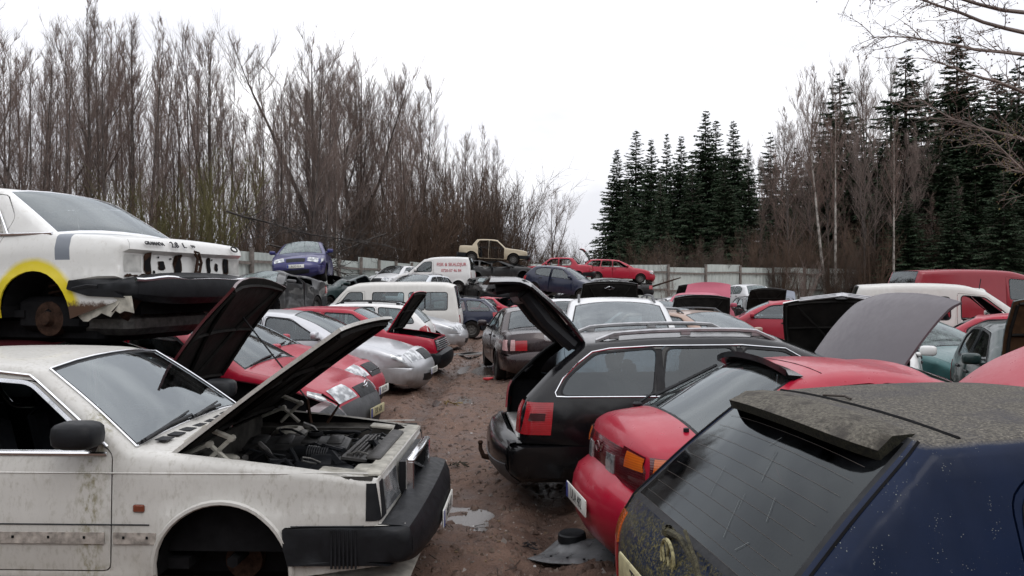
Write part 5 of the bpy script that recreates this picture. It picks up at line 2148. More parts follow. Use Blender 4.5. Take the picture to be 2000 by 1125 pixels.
    for q in range(17):
        a = 2 * PI * q / 16
        pts.append(tuple(Mx.to_3x3() @ tilt.to_3x3() @ Vector((math.cos(a) * .045, math.sin(a) * .028, 0)) + Vector((Mx[0][3], -.62, Mx[2][3]))))
    mm.tube(pts, .008, 5, cap=False)
    mm.build('badge_ring', [BLACK], s.root)
    # rusty latch bracket hanging down
    mm = MB()
    x0 = s.surf('r', .8, -.1, .03)[0]
    for pts in (((-.02, .86), (-.08, .80), (-.06, .70), (-.02, .58)), ((-.09, .85), (-.13, .76), (-.10, .66), (-.09, .58)), ((-.02, .86), (-.09, .85)), ((-.07, .75), (-.12, .74)), ((-.02, .58), (-.09, .58)), ((-.05, .66), (-.10, .67))):
        mm.tube([(x0 - .01, a, b) for a, b in pts], .014, 5)
    mm.build('latch_bracket', [RUSTM], s.root)
    # bright strip of the bumper, bent
    mm = MB()
    pts = []
    for k in range(21):
        y = -.84 + 1.68 * k / 20
        q = s.surf('r', .585, y, .035)
        pts.append((q[0], y, .605 + .012 * math.sin(k * .9) * (1 if y > .2 else .3)))
    mm.tube(pts, .016, 5)
    mm.build('bumper_strip', [CHROME], s.root)
    # torn lower rear apron and tank
    rr2 = np.random.default_rng(4)
    n = 26
    v, f = [], []
    for k in range(n + 1):
        y = -.80 + 1.62 * k / n
        x, _, _ = s.surf('r', .45, y, -.02)
        low = .24 + .10 * abs(math.sin(k * .8)) + rr2.uniform(-.05, .05) + (.1 if y < -.1 else 0)
        v += [(x + .04, y, .46), (x + .09, y, (low + .46) / 2), (x + .16, y, low)]
    for k in range(n):
        for a in range(2):
            f += [(k * 3 + a, k * 3 + a + 1, k * 3 + a + 4), (k * 3 + a, k * 3 + a + 4, k * 3 + a + 3)]
    V0, F0, M0 = shell(v, f, .006)
    link('rear_apron', mk_mesh('rear_apron', V0, F0, [mat('rust_eaten_white', (.46, .44, .38), .6, var=.5, vs=10), RUSTM], M0), s.root)
    for sd in (1, -1):
        n = 12
        v, f = [], []
        for k in range(n + 1):
            st = 4.14 + .55 * k / n
            low = .25 + rr2.uniform(-.035, .035) + .09 * (k / n)
            y = s.hw - .05
            v += [(X(st), sd * y, .46), (X(st), sd * (y - .03), low)]
        for k in range(n):
            f += [(2 * k, 2 * k + 1, 2 * k + 3), (2 * k, 2 * k + 3, 2 * k + 2)]
        V0, F0, M0 = shell(v, f, .006)
        link('rear_apron', mk_mesh('rear_apron', V0, F0, [mat('rust_eaten_white', (.46, .44, .38), .6), RUSTM], M0), s.root)
    mm = MB()
    mm.box((X(4.2), .1, .22), (.62, 1.1, .2), bev=.06)
    mm.build('fuel_tank', [STEEL], s.root)
    mm = MB()
    mm.box((X(2.9), 0, .16), (2.6, 1.25, .22), bev=.04)
    mm.box((X(3.74), 0, .30), (.72, 1.42, .3), bev=.05)
    mm.build('underbody', [DARK], s.root)
    mm = MB()
    mm.tube([(X(4.4), -.45, .22), (X(4.74), -.47, .24)], .035, 10)
    mm.tube([(X(3.4), -.3, .12), (X(4.1), -.45, .2), (X(4.4), -.45, .22)], .03, 8)
    mm.build('exhaust_pipe', [RUSTM], s.root)
    mm = MB()
    for sd in (1, -1):
        mm.lathe([(.001, -.05), (.15, -.05), (.15, .05), (.07, .06), (.05, .1), (.001, .1)], 'Y', 18, (X(3.74), sd * .66, .26))
        mm.tube([(X(3.74), sd * .6, .24), (X(3.2), sd * .5, .14)], .05, 8)
        pts = []
        for k in range(40):
            a = k * .8
            pts.append((X(3.66) + .06 * math.cos(a), sd * .55 + .06 * math.sin(a), .28 + .008 * k))
        mm.tube(pts, .012, 5)
    mm.box((X(3.74), 0, .2), (.2, 1.1, .18), bev=.05)
    mm.build('rear_axle', [RUSTM], s.root)


stacked_sedan_details(G)

# --- left row, noses to the lane
sp = coloured(spec_round_hatch(), GREYPL)
c = from_nose(-1.74, 9.0, -7, 4.05)
A = Car('hatchback_car', 'red hatchback with dented front wing and grey bumper, second nose behind white saloon', 'car', sp, c, -7, RED, h=.09)
A.plate('f', .42, 'PSK 608', off=.03, m=PLATEY)
m = MB()
q = A.surf('f', .62, 0, .02)
m.tube([(q[0] + .0, .07, q[2] + .02), (q[0] + .01, 0, q[2]), (q[0], -.07, q[2] - .01)], .008, 5)
m.tube([(q[0] + math.cos(a) * 0 + .005, .055 * math.cos(a), q[2] + .055 * math.sin(a)) for a in np.linspace(0, 2 * PI, 13)], .006, 5, cap=False)
m.build('badge_ring', [CHROME], A.root)


def wipers(s, n=2, off=.02):
    i0, i1 = [(p[1], p[2]) for p in s.pieces if p[0] == 'windshield'][0]
    G = s.strip_pts(i0, i1, [-.8, -.35, .05, .1, .45, .85], off)
    for (a, b) in ((0, 2), (2, 4))[:n]:
        m = MB()
        p0, p1 = G[0][a], G[min(2, len(G) - 1)][b]
        m.tube([tuple(p0), tuple((p0 + p1) / 2 + np.array([0, 0, .01])), tuple(p1)], .010, 5)
        m.build('wiper', [BLACK], s.root)


wipers(A)

sp = coloured(spec_round_sedan(), None)
c = from_nose(-2.03, 11.1, -5, 4.55)
B = Car('saloon_car', 'deep red saloon with upright egg-crate grille, nose between red hatchback and silver saloon', 'car', sp, c, -5, REDF, h=.1)
m = MB()
q = B.surf('f', .6, 0, .01)
for k in range(7):
    m.box((q[0] + .01, -.21 + .07 * k, .60), (.02, .012, .15))
for z in (.53, .575, .62, .67):
    m.box((q[0] + .012, 0, z), (.02, .46, .01))
m.tube([(q[0] + .022, .2, .54), (q[0] + .022, -.2, .66)], .01, 5)
m.build('grille_bars', [CHROME], B.root)
B.plate('f', .40, 'RKX 291', off=.03)
wipers(B)

sp = coloured(spec_round_sedan(), None)
c = from_nose(-1.56, 13.65, -6, 4.55)
M_ = Car('saloon_car', 'silver saloon with oval headlamp and dark empty wheel arch', 'car', sp, c, -6, SILVER, h=.1, nowheels=[(0, -1)])
M_.plate('f', .40, 'OCB 352', off=.03)
wipers(M_)

sp = spec_boxy_hatch()
c = from_nose(-1.37, 16.2, -4, 4.02)
J = Car('hatchback_car', 'red square hatchback, hood standing up edge-on behind silver saloon', 'car', sp, c, -4, RED, h=.11, hood=64)
m = MB()
for k in range(5):
    q = J.surf('f', .6 + k * .04, 0, .02)
    m.box((q[0], 0, .595 + k * .038), (.02, 1.36, .012))
m.build('grille_bars', [ALU], J.root)

sp = coloured(spec_wagon(), None)
sp['lamps'] = [d for d in sp['lamps'] if d['name'] != 'tail_light'] + [dict(name='tail_light', m=LRED, end='r', quad=[(.55, .68), (.80, .68), (.80, .92), (.6, .88)], side=[(4.7, .70), (4.46, .70), (4.5, .86), (4.64, .93)])]
c = from_rear(-1.92, 19.3, 180, 4.8)
W1 = Car('estate_car', 'white estate with round red tail lamp and black roof rails, rear to lane', 'car', sp, c, 180, WHITE, h=.12)
W1.rails(2.4, 4.1, BLACK)

sp = coloured(spec_round_hatch(), None)
c = from_nose(-1.42, 22.5, 0, 4.05)
S3 = Car('hatchback_car', 'silver hatchback nose poking out behind the white estate', 'car', sp, c, 0, SILVER, h=.13)

sp = spec_van_box()
c = from_rear(-1.58, 25.1, 180, 4.57)
T3 = Car('window_van', 'white flat-nosed van with row of dark side windows', 'van', sp, c, 180, VANW, h=.13)

sp = coloured(spec_wagon(), BLACK)
c = from_rear(-.42, 28.4, 183, 4.6)
P1 = Car('estate_car', 'dark blue estate with flat rear wheel on lane, right behind the white window van', 'car', stretch(sp, .96), c, 183, NAVY, h=.14)
P1.rails(2.5, 3.9, BLACK)

# --- stacks at the left and far end
def car(kind, label, sp, x, y, hd, p, **k):
    k.setdefault('h', .16)
    return Car(kind, label, 'car', sp, (x, y), hd, p, **k)


rs, bh, rh, wg, bs = spec_round_sedan, spec_boxy_hatch, spec_round_hatch, spec_wagon, spec_boxy_sedan
car('saloon_car', 'crushed black saloon with milky shattered windscreen, below blue hatchback', coloured(rs(), BLACK, wglass=GLASSX), -6.55, 20.6, -100, BLACKW, z0=.98, deform=dented(1, .05, .70, .9), nowheels=[(0, 1), (0, -1)], noglass=['side'])
car('hatchback_car', 'crumpled black hatchback at the foot of the left stack, under the crushed black saloon', coloured(rh(), BLACK), -6.7, 20.9, -92, BLACKW, deform=dented(2, .05, .68, .9), wheels='steel', noglass=['side', 'windshield', 'rear_window'], nowheels='all')
car('saloon_car', 'dark green wreck with single bright headlamp, right under the blue hatchback', coloured(rs(), BLACK), -6.1, 26.2, -112, GREEN, z0=.92, deform=dented(4, .05, .72, .92), noglass=['side', 'windshield'], nowheels=[(1, 1)])
car('estate_car', 'flattened dark estate at the foot of the left stack, under the dark green wreck', coloured(wg(), BLACK), -6.2, 26.5, -100, GREYP, deform=dented(5, .05, .66, .9), noglass=['side', 'windshield', 'rear_window'], nowheels='all')
F1 = car('hatchback_car', 'blue hatchback with shattered windscreen on top of the left stack', coloured(rh(), None, wglass=GLASSX), -7.0, 26.0, -82, BLUE, z0=1.93, roll=3, pitch=2, deform=dented(6, .022), noglass=['side'], h=.12)
F1.plate('f', .45, 'ROD 814', off=.04)

car('hatchback_car', 'white hatchback with black hood, beside the lettered white van', coloured(rh(), BLACK, wglass=GLASSD), -6.4, 42.5, -112, WHITE2, z0=1.55, deform=dented(7, .02))
car('saloon_car', 'crushed grey saloon at the bottom left of the van stack', coloured(rs(), BLACK), -6.5, 42.8, -95, GREYP, deform=dented(8, .04, .8), noglass=['side'], nowheels='all', z0=.25)
sp = spec_panel_van()
LV = car('panel_van', 'white delivery van with red lettering on its flank, parked on a wreck', sp, -4.2, 41.6, 173, WHITE, z0=1.5)
LV.root['category'] = 'van'
RLET = mat('red_lettering', (.45, .03, .05), .5)
for (tx, z, sz) in (('FISK & SKALDJUR', 1.50, .25), ('0720-57 46 84', 1.18, .22)):
    y = float(LV.Y([3.3], [z])[0])
    # flank towards the camera is the van's left
    Mt = Matrix(((-1, 0, 0, LV.X(3.33)), (0, 0, 1, y + .022), (0, 1, 0, z), (0, 0, 0, 1)))
    text_obj('lettering', tx, sz, LV.root, Mt @ Matrix.Rotation(R(-3), 4, 'X'), RLET, .004, squash=.84)
car('estate_car', 'crushed dark blue estate carrying the lettered white van', coloured(wg(), BLACK), -4.2, 41.6, 176, NAVY, z0=.2, deform=dented(9, .04, .8), noglass=['side'], nowheels='all')
S5 = car('estate_car', 'pale silver estate with roof rails, only its roof over the white window van', coloured(wg(), None), -3.9, 31.6, -108, SILVERB, z0=.88)
S5.rails(2.5, 3.9, ALU)
car('saloon_car', 'crushed black saloon carrying the pale silver estate', coloured(rs(), BLACK), -3.9, 31.8, -96, BLACKW, deform=dented(10, .04, .62), noglass=['side', 'windshield'], nowheels='all')

sp = stretch(bs(), .88, .97, .82)
sp['inner'] = mat('bare_inner_beige', (.25, .21, .15), .7, var=.4)
car('saloon_car', 'beige gutted saloon without doors on top of the tallest stack', sp, -1.1, 45.2, -2, BEIGE, z0=3.17, pitch=-3, nodoor=True, noglass=['side', 'windshield', 'rear_window'], lights=False, deform=dented(11, .02), seats=False)
car('estate_car', 'crushed dark estate in the tallest stack, right below the beige saloon', coloured(wg(), BLACK), -.9, 44.9, 6, BLACKW, z0=2.06, deform=dented(12, .06, .55), noglass=['side', 'windshield'], nowheels='all')
car('saloon_car', 'crushed navy saloon in the middle of the tallest stack', coloured(rs(), BLACK), -1.0, 44.7, 178, NAVY, z0=1.02, deform=dented(13, .06, .6), noglass=['side'], nowheels='all')
car('hatchback_car', 'crushed black hatchback at the bottom of the tallest stack', coloured(rh(), BLACK), -1.0, 45.0, 2, BLACKW, deform=dented(14, .05, .6), noglass=['side'], nowheels='all')
car('saloon_car', 'black wreck with broken glass, leaning before the tallest stack', coloured(rs(), BLACK, wglass=GLASSX), -1.3, 39.6, -70, BLACKW, z0=1.0, deform=dented(15, .06, .7), noglass=['side'])
car('estate_car', 'dark grey flattened estate under the black wreck before the tallest stack', coloured(wg(), BLACK), -1.3, 39.8, -80, GREYP, z0=0, deform=dented(16, .05, .65), noglass=['side'], nowheels='all')
car('hatchback_car', 'red wreck with buckled hood behind the dark blue estate', coloured(rh(), BLACK), -.5, 33.5, -35, RED, deform=dented(17, .04, .85), hood=18, noglass=['windshield'])

car('hatchback_car', 'navy blue hatchback nosing down, in front of the red saloon', coloured(rh(), None), 2.5, 36.5, -28, NAVY, z0=1.3, pitch=-7, deform=dented(18, .025))
car('saloon_car', 'crushed dark saloon under the navy blue hatchback', coloured(rs(), BLACK), 2.4, 36.7, -20, BLACKW, deform=dented(19, .05, .7), noglass=['side'], nowheels='all')
car('saloon_car', 'red saloon wreck without glass on the stack left of the red estate', coloured(bs(), BLACK), 2.6, 46.4, 172, RED, z0=2.12, noglass=['side', 'windshield', 'rear_window'], deform=dented(20, .025), nowheels=[(1, 1)], wheels='steel', lights=True)
car('saloon_car', 'crushed black saloon in the stack, right under the red saloon', coloured(rs(), BLACK), 2.5, 46.2, 176, BLACKW, z0=1.05, deform=dented(21, .05, .6), noglass=['side'], nowheels='all')
car('estate_car', 'crushed grey estate on the ground under the red saloon stack', coloured(wg(), BLACK), 2.6, 46.5, 5, GREYP, deform=dented(22, .05, .6), noglass=['side'], nowheels='all')
V7 = car('estate_car', 'red estate with raised tailgate on top of the stack by the fence', coloured(wg(), None), 6.75, 50.0, -2, RED, z0=2.1, pitch=-2.5, hatch=100, noglass=['side'], deform=dented(23, .012))
car('saloon_car', 'crushed black saloon in the stack, right below the red estate', coloured(rs(), BLACK), 6.8, 50.0, 182, BLACKW, z0=1.02, deform=dented(24, .06, .6), noglass=['side'], nowheels='all')
car('saloon_car', 'crushed dark green saloon at the bottom of the red estate stack', coloured(rs(), BLACK), 6.7, 50.2, 3, GREEN, deform=dented(25, .06, .6), noglass=['side'], nowheels='all')
car('hatchback_car', 'dark grey hatchback on a wreck in front of the red estate stack', coloured(rh(), BLACK, glass=GLASSD), 4.35, 39.4, 180, GREYP, z0=.82)
car('saloon_car', 'flattened brown saloon beneath the dark grey hatchback', coloured(rs(), BLACK), 4.4, 39.5, 176, BROWN, deform=dented(26, .05, .55), noglass=['side'], nowheels='all', z0=-.05)

# --- right side, middle distance
sp = coloured(rs(), None)
sp['lamps'] = [d for d in sp['lamps'] if d['name'] != 'tail_light'] + [
    dict(name='tail_light', m=LRED, end='r', quad=[(.36, .66), (.58, .66), (.58, .84), (.36, .84)]),
    dict(name='tail_light', m=LPINK, end='r', quad=[(.585, .66), (.74, .66), (.74, .86), (.585, .86)], side=[(4.47, .66), (4.28, .66), (4.28, .86), (4.44, .86)])]
c = from_rear(.64, 14.4, 97, 4.6)
O1 = Car('saloon_car', 'plum black saloon with red and clear tail lamp, rear facing camera beside lane', 'car', stretch(sp, 1.02), c, 97, BROWN, h=.1)
sp = spec_mpv()
sp = coloured(sp, None, wglass=GLASSW)
MP = Car('people_carrier', 'tall silver white people carrier facing camera behind the black estate', 'car', sp, (1.62, 12.0), -94, WHITE2, h=.11)
MP.rails(2.1, 4.1, GREYPL, inset=.06, hgt=.06, rad=.018)
wipers(MP)
car('hatchback_car', 'small white hatchback, rear seen behind the plum black saloon', coloured(rh(), None), 1.6, 25.6, 93, WHITE2)
KB = car('saloon_car', 'black saloon with raised black hood carrying a bright badge', coloured(rs(), BLACK), 2.55, 21.4, -90, BLACKP, hood=78)
m = MB()
m.tube([(math.cos(a) * .045 + .93, math.sin(a) * .13, -.2) for a in np.linspace(0, 2 * PI, 5)], .018, 4, cap=False)
m.build('badge_ring', [CHROME], KB.hood, loc=tuple(KB.hood['hinge']))
W6 = car('estate_car', 'white estate with thick roof edge behind the black raised hood', coloured(wg(), None), 4.05, 27.0, 92, WHITE)
W7 = car('estate_car', 'white estate seen from the side front, left of the ribbed hood', coloured(wg(), None, glass=GLASSD), 4.0, 21.6, -72, WHITE)
W7.rails(2.5, 3.9, GREYPL)
car('saloon_car', 'silver saloon low behind the people carrier roof corner', coloured(rs(), None), 3.6, 17.2, -60, SILVER, z0=-.05)
W8 = car('estate_car', 'white estate facing camera, between other white estate and ribbed hood', coloured(wg(), None, wglass=GLASSW), 6.0, 26.6, -92, WHITE2)
car('saloon_car', 'dark saloon with black hood up near the fence, far behind the white estates', coloured(rs(), BLACK), 7.6, 33.6, -88, BLACKW, hood=72)
sp = coloured(wg(), BRONZE, glass=GLASSW)
BZ = Car('estate_car', 'bronze estate with dark roof rails, sunk low without wheels', 'car', sp, (4.05, 16.3), -60, BRONZE, z0=-.12, nowheels='all', h=.11)
BZ.rails(2.4, 4.1, GREYPL, inset=.07, hgt=.06, rad=.018)
car('hatchback_car', 'dark hatchback with raised hood showing X-shaped ribs', coloured(rh(), BLACK), 5.0, 21.0, -96, BROWN, hood=72, z0=-.16, nowheels='all')
car('hatchback_car', 'faded pinkish red car whose raised hood turns its outer side to camera', coloured(rh(), None), 5.95, 24.2, 66, REDP, hood=68, z0=.22)
car('hatchback_car', 'red hatchback between bronze estate and grey raised hoods', coloured(rh(), None), 7.6, 22.4, 160, REDF)
car('hatchback_car', 'black car with raised hood, rounded dark underside to camera near the fence', coloured(rh(), BLACK), 10.1, 31.5, -92, BLACKP, hood=70)
car('hatchback_car', 'grey blue car with raised hood near the fence', coloured(rh(), None), 11.4, 33.0, 70, paint('grey_blue_paint', (.16, .18, .22), dirt=.15), hood=60)
car('hatchback_car', 'white hatchback with crazed rear glass near the fence', coloured(rh(), None, rglass=GLASSX, glass=GLASSX), 12.0, 40.0, 100, WHITE2, z0=.5)
car('saloon_car', 'flattened black saloon under the white hatchback near the fence', coloured(rs(), BLACK), 12.0, 40.1, 96, BLACKW, deform=dented(31, .04, .4), z0=-.35, nowheels='all', noglass=['side'])

# --- right side, nearer
WC = car('hatchback_car', 'white hatchback facing camera, raised hood with pale grille and black underside', coloured(stretch(rh(), .92), None), 4.72, 10.65, -119, WHITE, hood=72, h=.12)
i0 = WC.hood_i[0]
m = MB()
P0 = WC.P[i0]
i1 = WC.hood_i[1]
px, pz = WC.X(P0[0]) - WC.X(WC.P[i1, 0]), P0[1] - WC.P[i1, 1]
for z in (-.02, .03, .08):
    m.tube([(px + .03, -.5, pz + z), (px + .1, 0, pz + z), (px + .03, .5, pz + z)], .012, 5)
m.box((px + .08, 0, pz + .03), (.05, .16, .12), bev=.02)
m.build('hood_grille', [ALU], WC.hood, loc=tuple(WC.hood['hinge']))
TE = car('saloon_car', 'teal saloon with crazed windscreen and clear headlamp, right behind the grey hood', coloured(rs(), None, wglass=GLASSX), 6.9, 13.4, -76, TEAL, z0=-.10, h=.11, nowheels='all')
sp = coloured(stretch(rh(), .92), None)
DG = Car('hatchback_car', 'black hatchback at the edge with raised hood lined in brown', 'car', sp, from_nose(5.62, 7.1, -110, 3.73), -110, GREEN, h=.12, hood=80)
DG.hood.data.materials[1] = mat('brown_felt', (.075, .036, .014), .95, var=.35, vs=12, bump=.5, bs=90)
sp = stretch(spec_panel_van(), 1.03, .985)
sp['windows'] = [sp['windows'][0], [(2.55, 1.12), (2.55, 1.6), (3.3, 1.6), (3.3, 1.12)]]
VW = Car('panel_van', 'white van without windscreen, wide roof behind the grey raised hood', 'van', sp, (10.0, 17.3), -20, VANW, z0=.03, noglass=['windshield', 'side'], h=.14)
m = MB()
m.tube([(VW.X(1.9), -.3, 1.72), (VW.X(1.86), -.3, 2.0)], .01, 5)
m.build('aerial', [BLACK], VW.root)
car('saloon_car', 'red saloon, front wing showing between teal saloon and white van', coloured(rs(), None), 10.2, 14.6, -40, RED, z0=-.1)
RV = Car('panel_van', 'long dull red high roof van by the fence', 'van', coloured(stretch(spec_panel_van(), 1.62, 1.27, .98), None), (16.8, 26.9), 6, REDVAN, h=.2, noglass=[])
Car('panel_van', 'white van at the right edge in front of the red van', 'van', coloured(stretch(spec_panel_van(), 1.0, 1.06), None), (15.3, 21.2), 155, VANW, h=.2, noglass=['side', 'windshield'])

# --- black estate with raised tailgate
sp = spec_wagon()
sp['pieces'] = [p if p[0] not in ('rear_window', 'tail', 'roof', 'rear_bumper') else
                {'roof': ('roof', [(2.28, 1.39), (2.6, 1.44), (3.5, 1.435), (4.10, 1.39)], .03),
                 'rear_window': ('rear_window', [(4.10, 1.39), (4.38, 1.19), (4.64, .95)], .07),
                 'tail': ('tail', [(4.64, .95), (4.69, .86), (4.71, .60)], .05),
                 'rear_bumper': ('rear_bumper', [(4.71, .60), (4.81, .56), (4.82, .36), (4.69, .24)], .12)}[p[0]] for p in sp['pieces']]
sp = coloured(sp, None, trim=BLACK, tw=.016, gate_inner=mat('grey_gate_lining', (.03, .03, .032), .5, var=.2), gate_frame=.72, gate_frame_m=BLACKP, glass=glassmat('blue_tinted_glass', (.22, .27, .30), dirt=.03, refl=.9))
sp['lamps'] = [d for d in sp['lamps'] if d['name'] != 'tail_light'] + [dict(name='tail_light', m=LRED, end='r', quad=[(.62, .66), (.80, .66), (.80, .92), (.66, .92)], side=[(4.70, .66), (4.45, .66), (4.42, .92), (4.64, .92)], off=.01)]
sp['pieces'] = [p if p[0] != 'hood' else ('hood', [(.32, .79), (.44, .86), (.75, .925), (1.1, .955), (1.4, .97)], .07) for p in sp['pieces']]
sp['pieces'] = [p if p[0] != 'nose' else ('nose', [(.05, .58), (.12, .68), (.32, .79)], .09) for p in sp['pieces']]
sp = stretch(sp, .945)
hd = 4.5
c = from_rear(-.08, 7.08, hd, sp['L'])
A6 = Car('estate_car', 'black estate with tailgate raised and grey hood raised, tow hook at rear', 'car', sp, c, hd, BLACKP, h=.08, hatch=HATCH_UP, hood=58, noglass=[], wheels='alloy')
A6.hood.data.materials[0] = PRIMER
A6.rails(2.22, 3.78, ALU, inset=.03, hgt=.045, rad=.02)


def near_estate_details(s):
    X = lambda st: s.X(st * .945)
    # bumper top protector, lower black part
    m = MB()
    pts = []
    for k in range(21):
        y = -.80 + 1.6 * k / 20
        pts.append(y)
    v, f = [], []
    for y in pts:
        a = s.surf('r', .57, y, .004)
        v += [(a[0] + .05, y, .597 if abs(y) < .7 else .60), (a[0] - .0, y, .59), (a[0] - .012, y, .565)]
    for k in range(20):
        for q in range(2):
            f += [(k * 3 + q, k * 3 + q + 3, k * 3 + q + 4, k * 3 + q + 1)]
    m.add(v, f)
    m.build('bumper_protector', [BLACK], s.root)
    t = MB()
    t.box((X(4.62), 0, .60), (.2, 1.25, .03), bev=.01)
    t.build('load_sill', [mat('scuffed_sill', (.26, .26, .25), .35, .5, var=.4)], s.root)
    t = MB()
    pts = [(X(4.7), .1, .30), (X(4.88), .1, .27), (X(4.99), .1, .29), (X(5.02), .1, .36), (X(5.02), .1, .41)]
    t.tube(pts, [.03, .028, .026, .02, .018], 9)
    t.lathe([(.001, .44), (.018, .436), (.025, .42), (.018, .40), (.012, .395)], 'Z', 12, (X(5.02), .1, 0))
    t.box((X(4.86), .1, .30), (.14, .10, .06), bev=.01)
    t.build('tow_hook', [RUSTM], s.root)
    # lower bumper in rough grey plastic
    v, f = [], []
    n = 24
    for k in range(n + 1):
        y = -.82 + 1.64 * k / n
        for z in (.245, .30, .36, .40):
            v.append(s.surf('r', z, y, .008))
    for k in range(n):
        for q in range(3):
            a = k * 4 + q
            f += [(a, a + 4, a + 5), (a, a + 5, a + 1)]
    f = [t_[::-1] for t_ in f]
    V0, F0, M0 = shell(v, f, .01)
    link('lower_bumper', mk_mesh('lower_bumper', V0, F0, [GREYPL, DARK], M0), s.root)
    s.lamp('lamp_insert', mat('smoked_lamp', (.05, .012, .014), .2, coat=.6), None, None, [(4.64 * .945, .775), (4.50 * .945, .775), (4.49 * .945, .835), (4.62 * .945, .835)], off=.016)
    # gas strut
    for sd in (1, -1):
        t = MB()
        a = Vector((X(4.52), sd * .62, 1.02))
        g = s.gate
        b = g.matrix_local @ (Vector(tuple(g['hinge'])) + Vector((-.33, sd * .55, -.30)))
        t.tube([a, a.lerp(b, .5)], .013, 7)
        t.tube([a.lerp(b, .5), b], .006, 6)
        t.build('gas_strut', [BLACK], s.root)
    # tailgate lining, plate recess, lower glass frame
    g = s.gate
    gp = tuple(g['hinge'])
    t = MB()
    t.box((-.52, 0, -.60), (.09, 1.16, .32), rot=(0, -.1, 0), bev=.03)
    t.box((-.57, 0, -.56), (.05, .6, .14), rot=(0, -.12, 0), bev=.01)
    t.build('gate_lining', [BLACK], g, loc=gp)
    for (p, q) in (((.02, -.50, -.09), (-.46, -.53, -.48)), ((.02, .50, -.09), (-.46, .53, -.48)), ((.0, -.5, -.06), (.0, .5, -.06)), ((-.44, -.5, -.48), (-.44, .5, -.48))):
        t = MB()
        t.tube([p, ((p[0] + q[0]) / 2 + .02, (p[1] + q[1]) / 2, (p[2] + q[2]) / 2 - .02), q], .065, 8)
        t.build('gate_frame_lining', [BLACK], g, loc=gp)
    # rubber seal round the opening
    i0, i1 = [(p[1], p[2]) for p in s.pieces if p[0] == 'rear_window'][0]
    j1 = [p for p in s.pieces if p[0] == 'tail'][0][2]
    for t_ in (-.97, .97):
        G = s.strip_pts(i0, j1, [t_], -.02)[:, 0]
        t = MB()
        t.tube([tuple(p) for p in G], .014, 6)
        t.build('seal', [BLACK], s.root)
    t = MB()
    for sd in (1, -1):
        t.box((X(4.28), sd * .74, .62), (.72, .05, .62), bev=.02)
    t.build('boot_lining', [DARK], s.root)
    for sd in (1, -1):
        for q in ([(1.78, .965), (2.6, .965), (3.5, .965), (4.30, .965), (4.395, .968), (4.40, 1.0), (4.33, 1.11), (4.20, 1.23), (4.06, 1.325), (3.9, 1.352), (3.5, 1.372), (2.7, 1.375), (2.3, 1.345), (2.0, 1.18), (1.78, 1.02)],):
            t = MB()
            t.tube([tuple(s.to3([a * .945], [b], sd, .006)[0]) for a, b in q], .0075, 5)
            t.build('window_strip', [CHROME], s.root)
    # black pillar strips between the side windows
    for sd in (1, -1):
        for st in (2.73, 3.47):
            v = [tuple(s.to3([a * .945], [b], sd, .004)[0]) for a, b in ((st - .035, .985), (st + .045, .985), (st + .02, 1.35), (st - .035, 1.35))]
            t = MB()
            t.add(v, [(0, 1, 2, 3), (3, 2, 1, 0)])
            t.build('pillar_strip', [BLACK], s.root, smooth=False)


near_estate_details(A6)

# --- red fastback
sp = coloured(spec_fastback(), None, rglass=glassmat('silvered_rear_glass', (.30, .34, .36), dirt=.06), inner=DARK)
hd = 9
c = from_rear(.60, 5.15, hd, sp['L'])
MZ = Car('fastback_car', 'red fastback with black roof spoiler and full width tail lamps', 'car', sp, c, hd, RED, h=.075, hood=43)


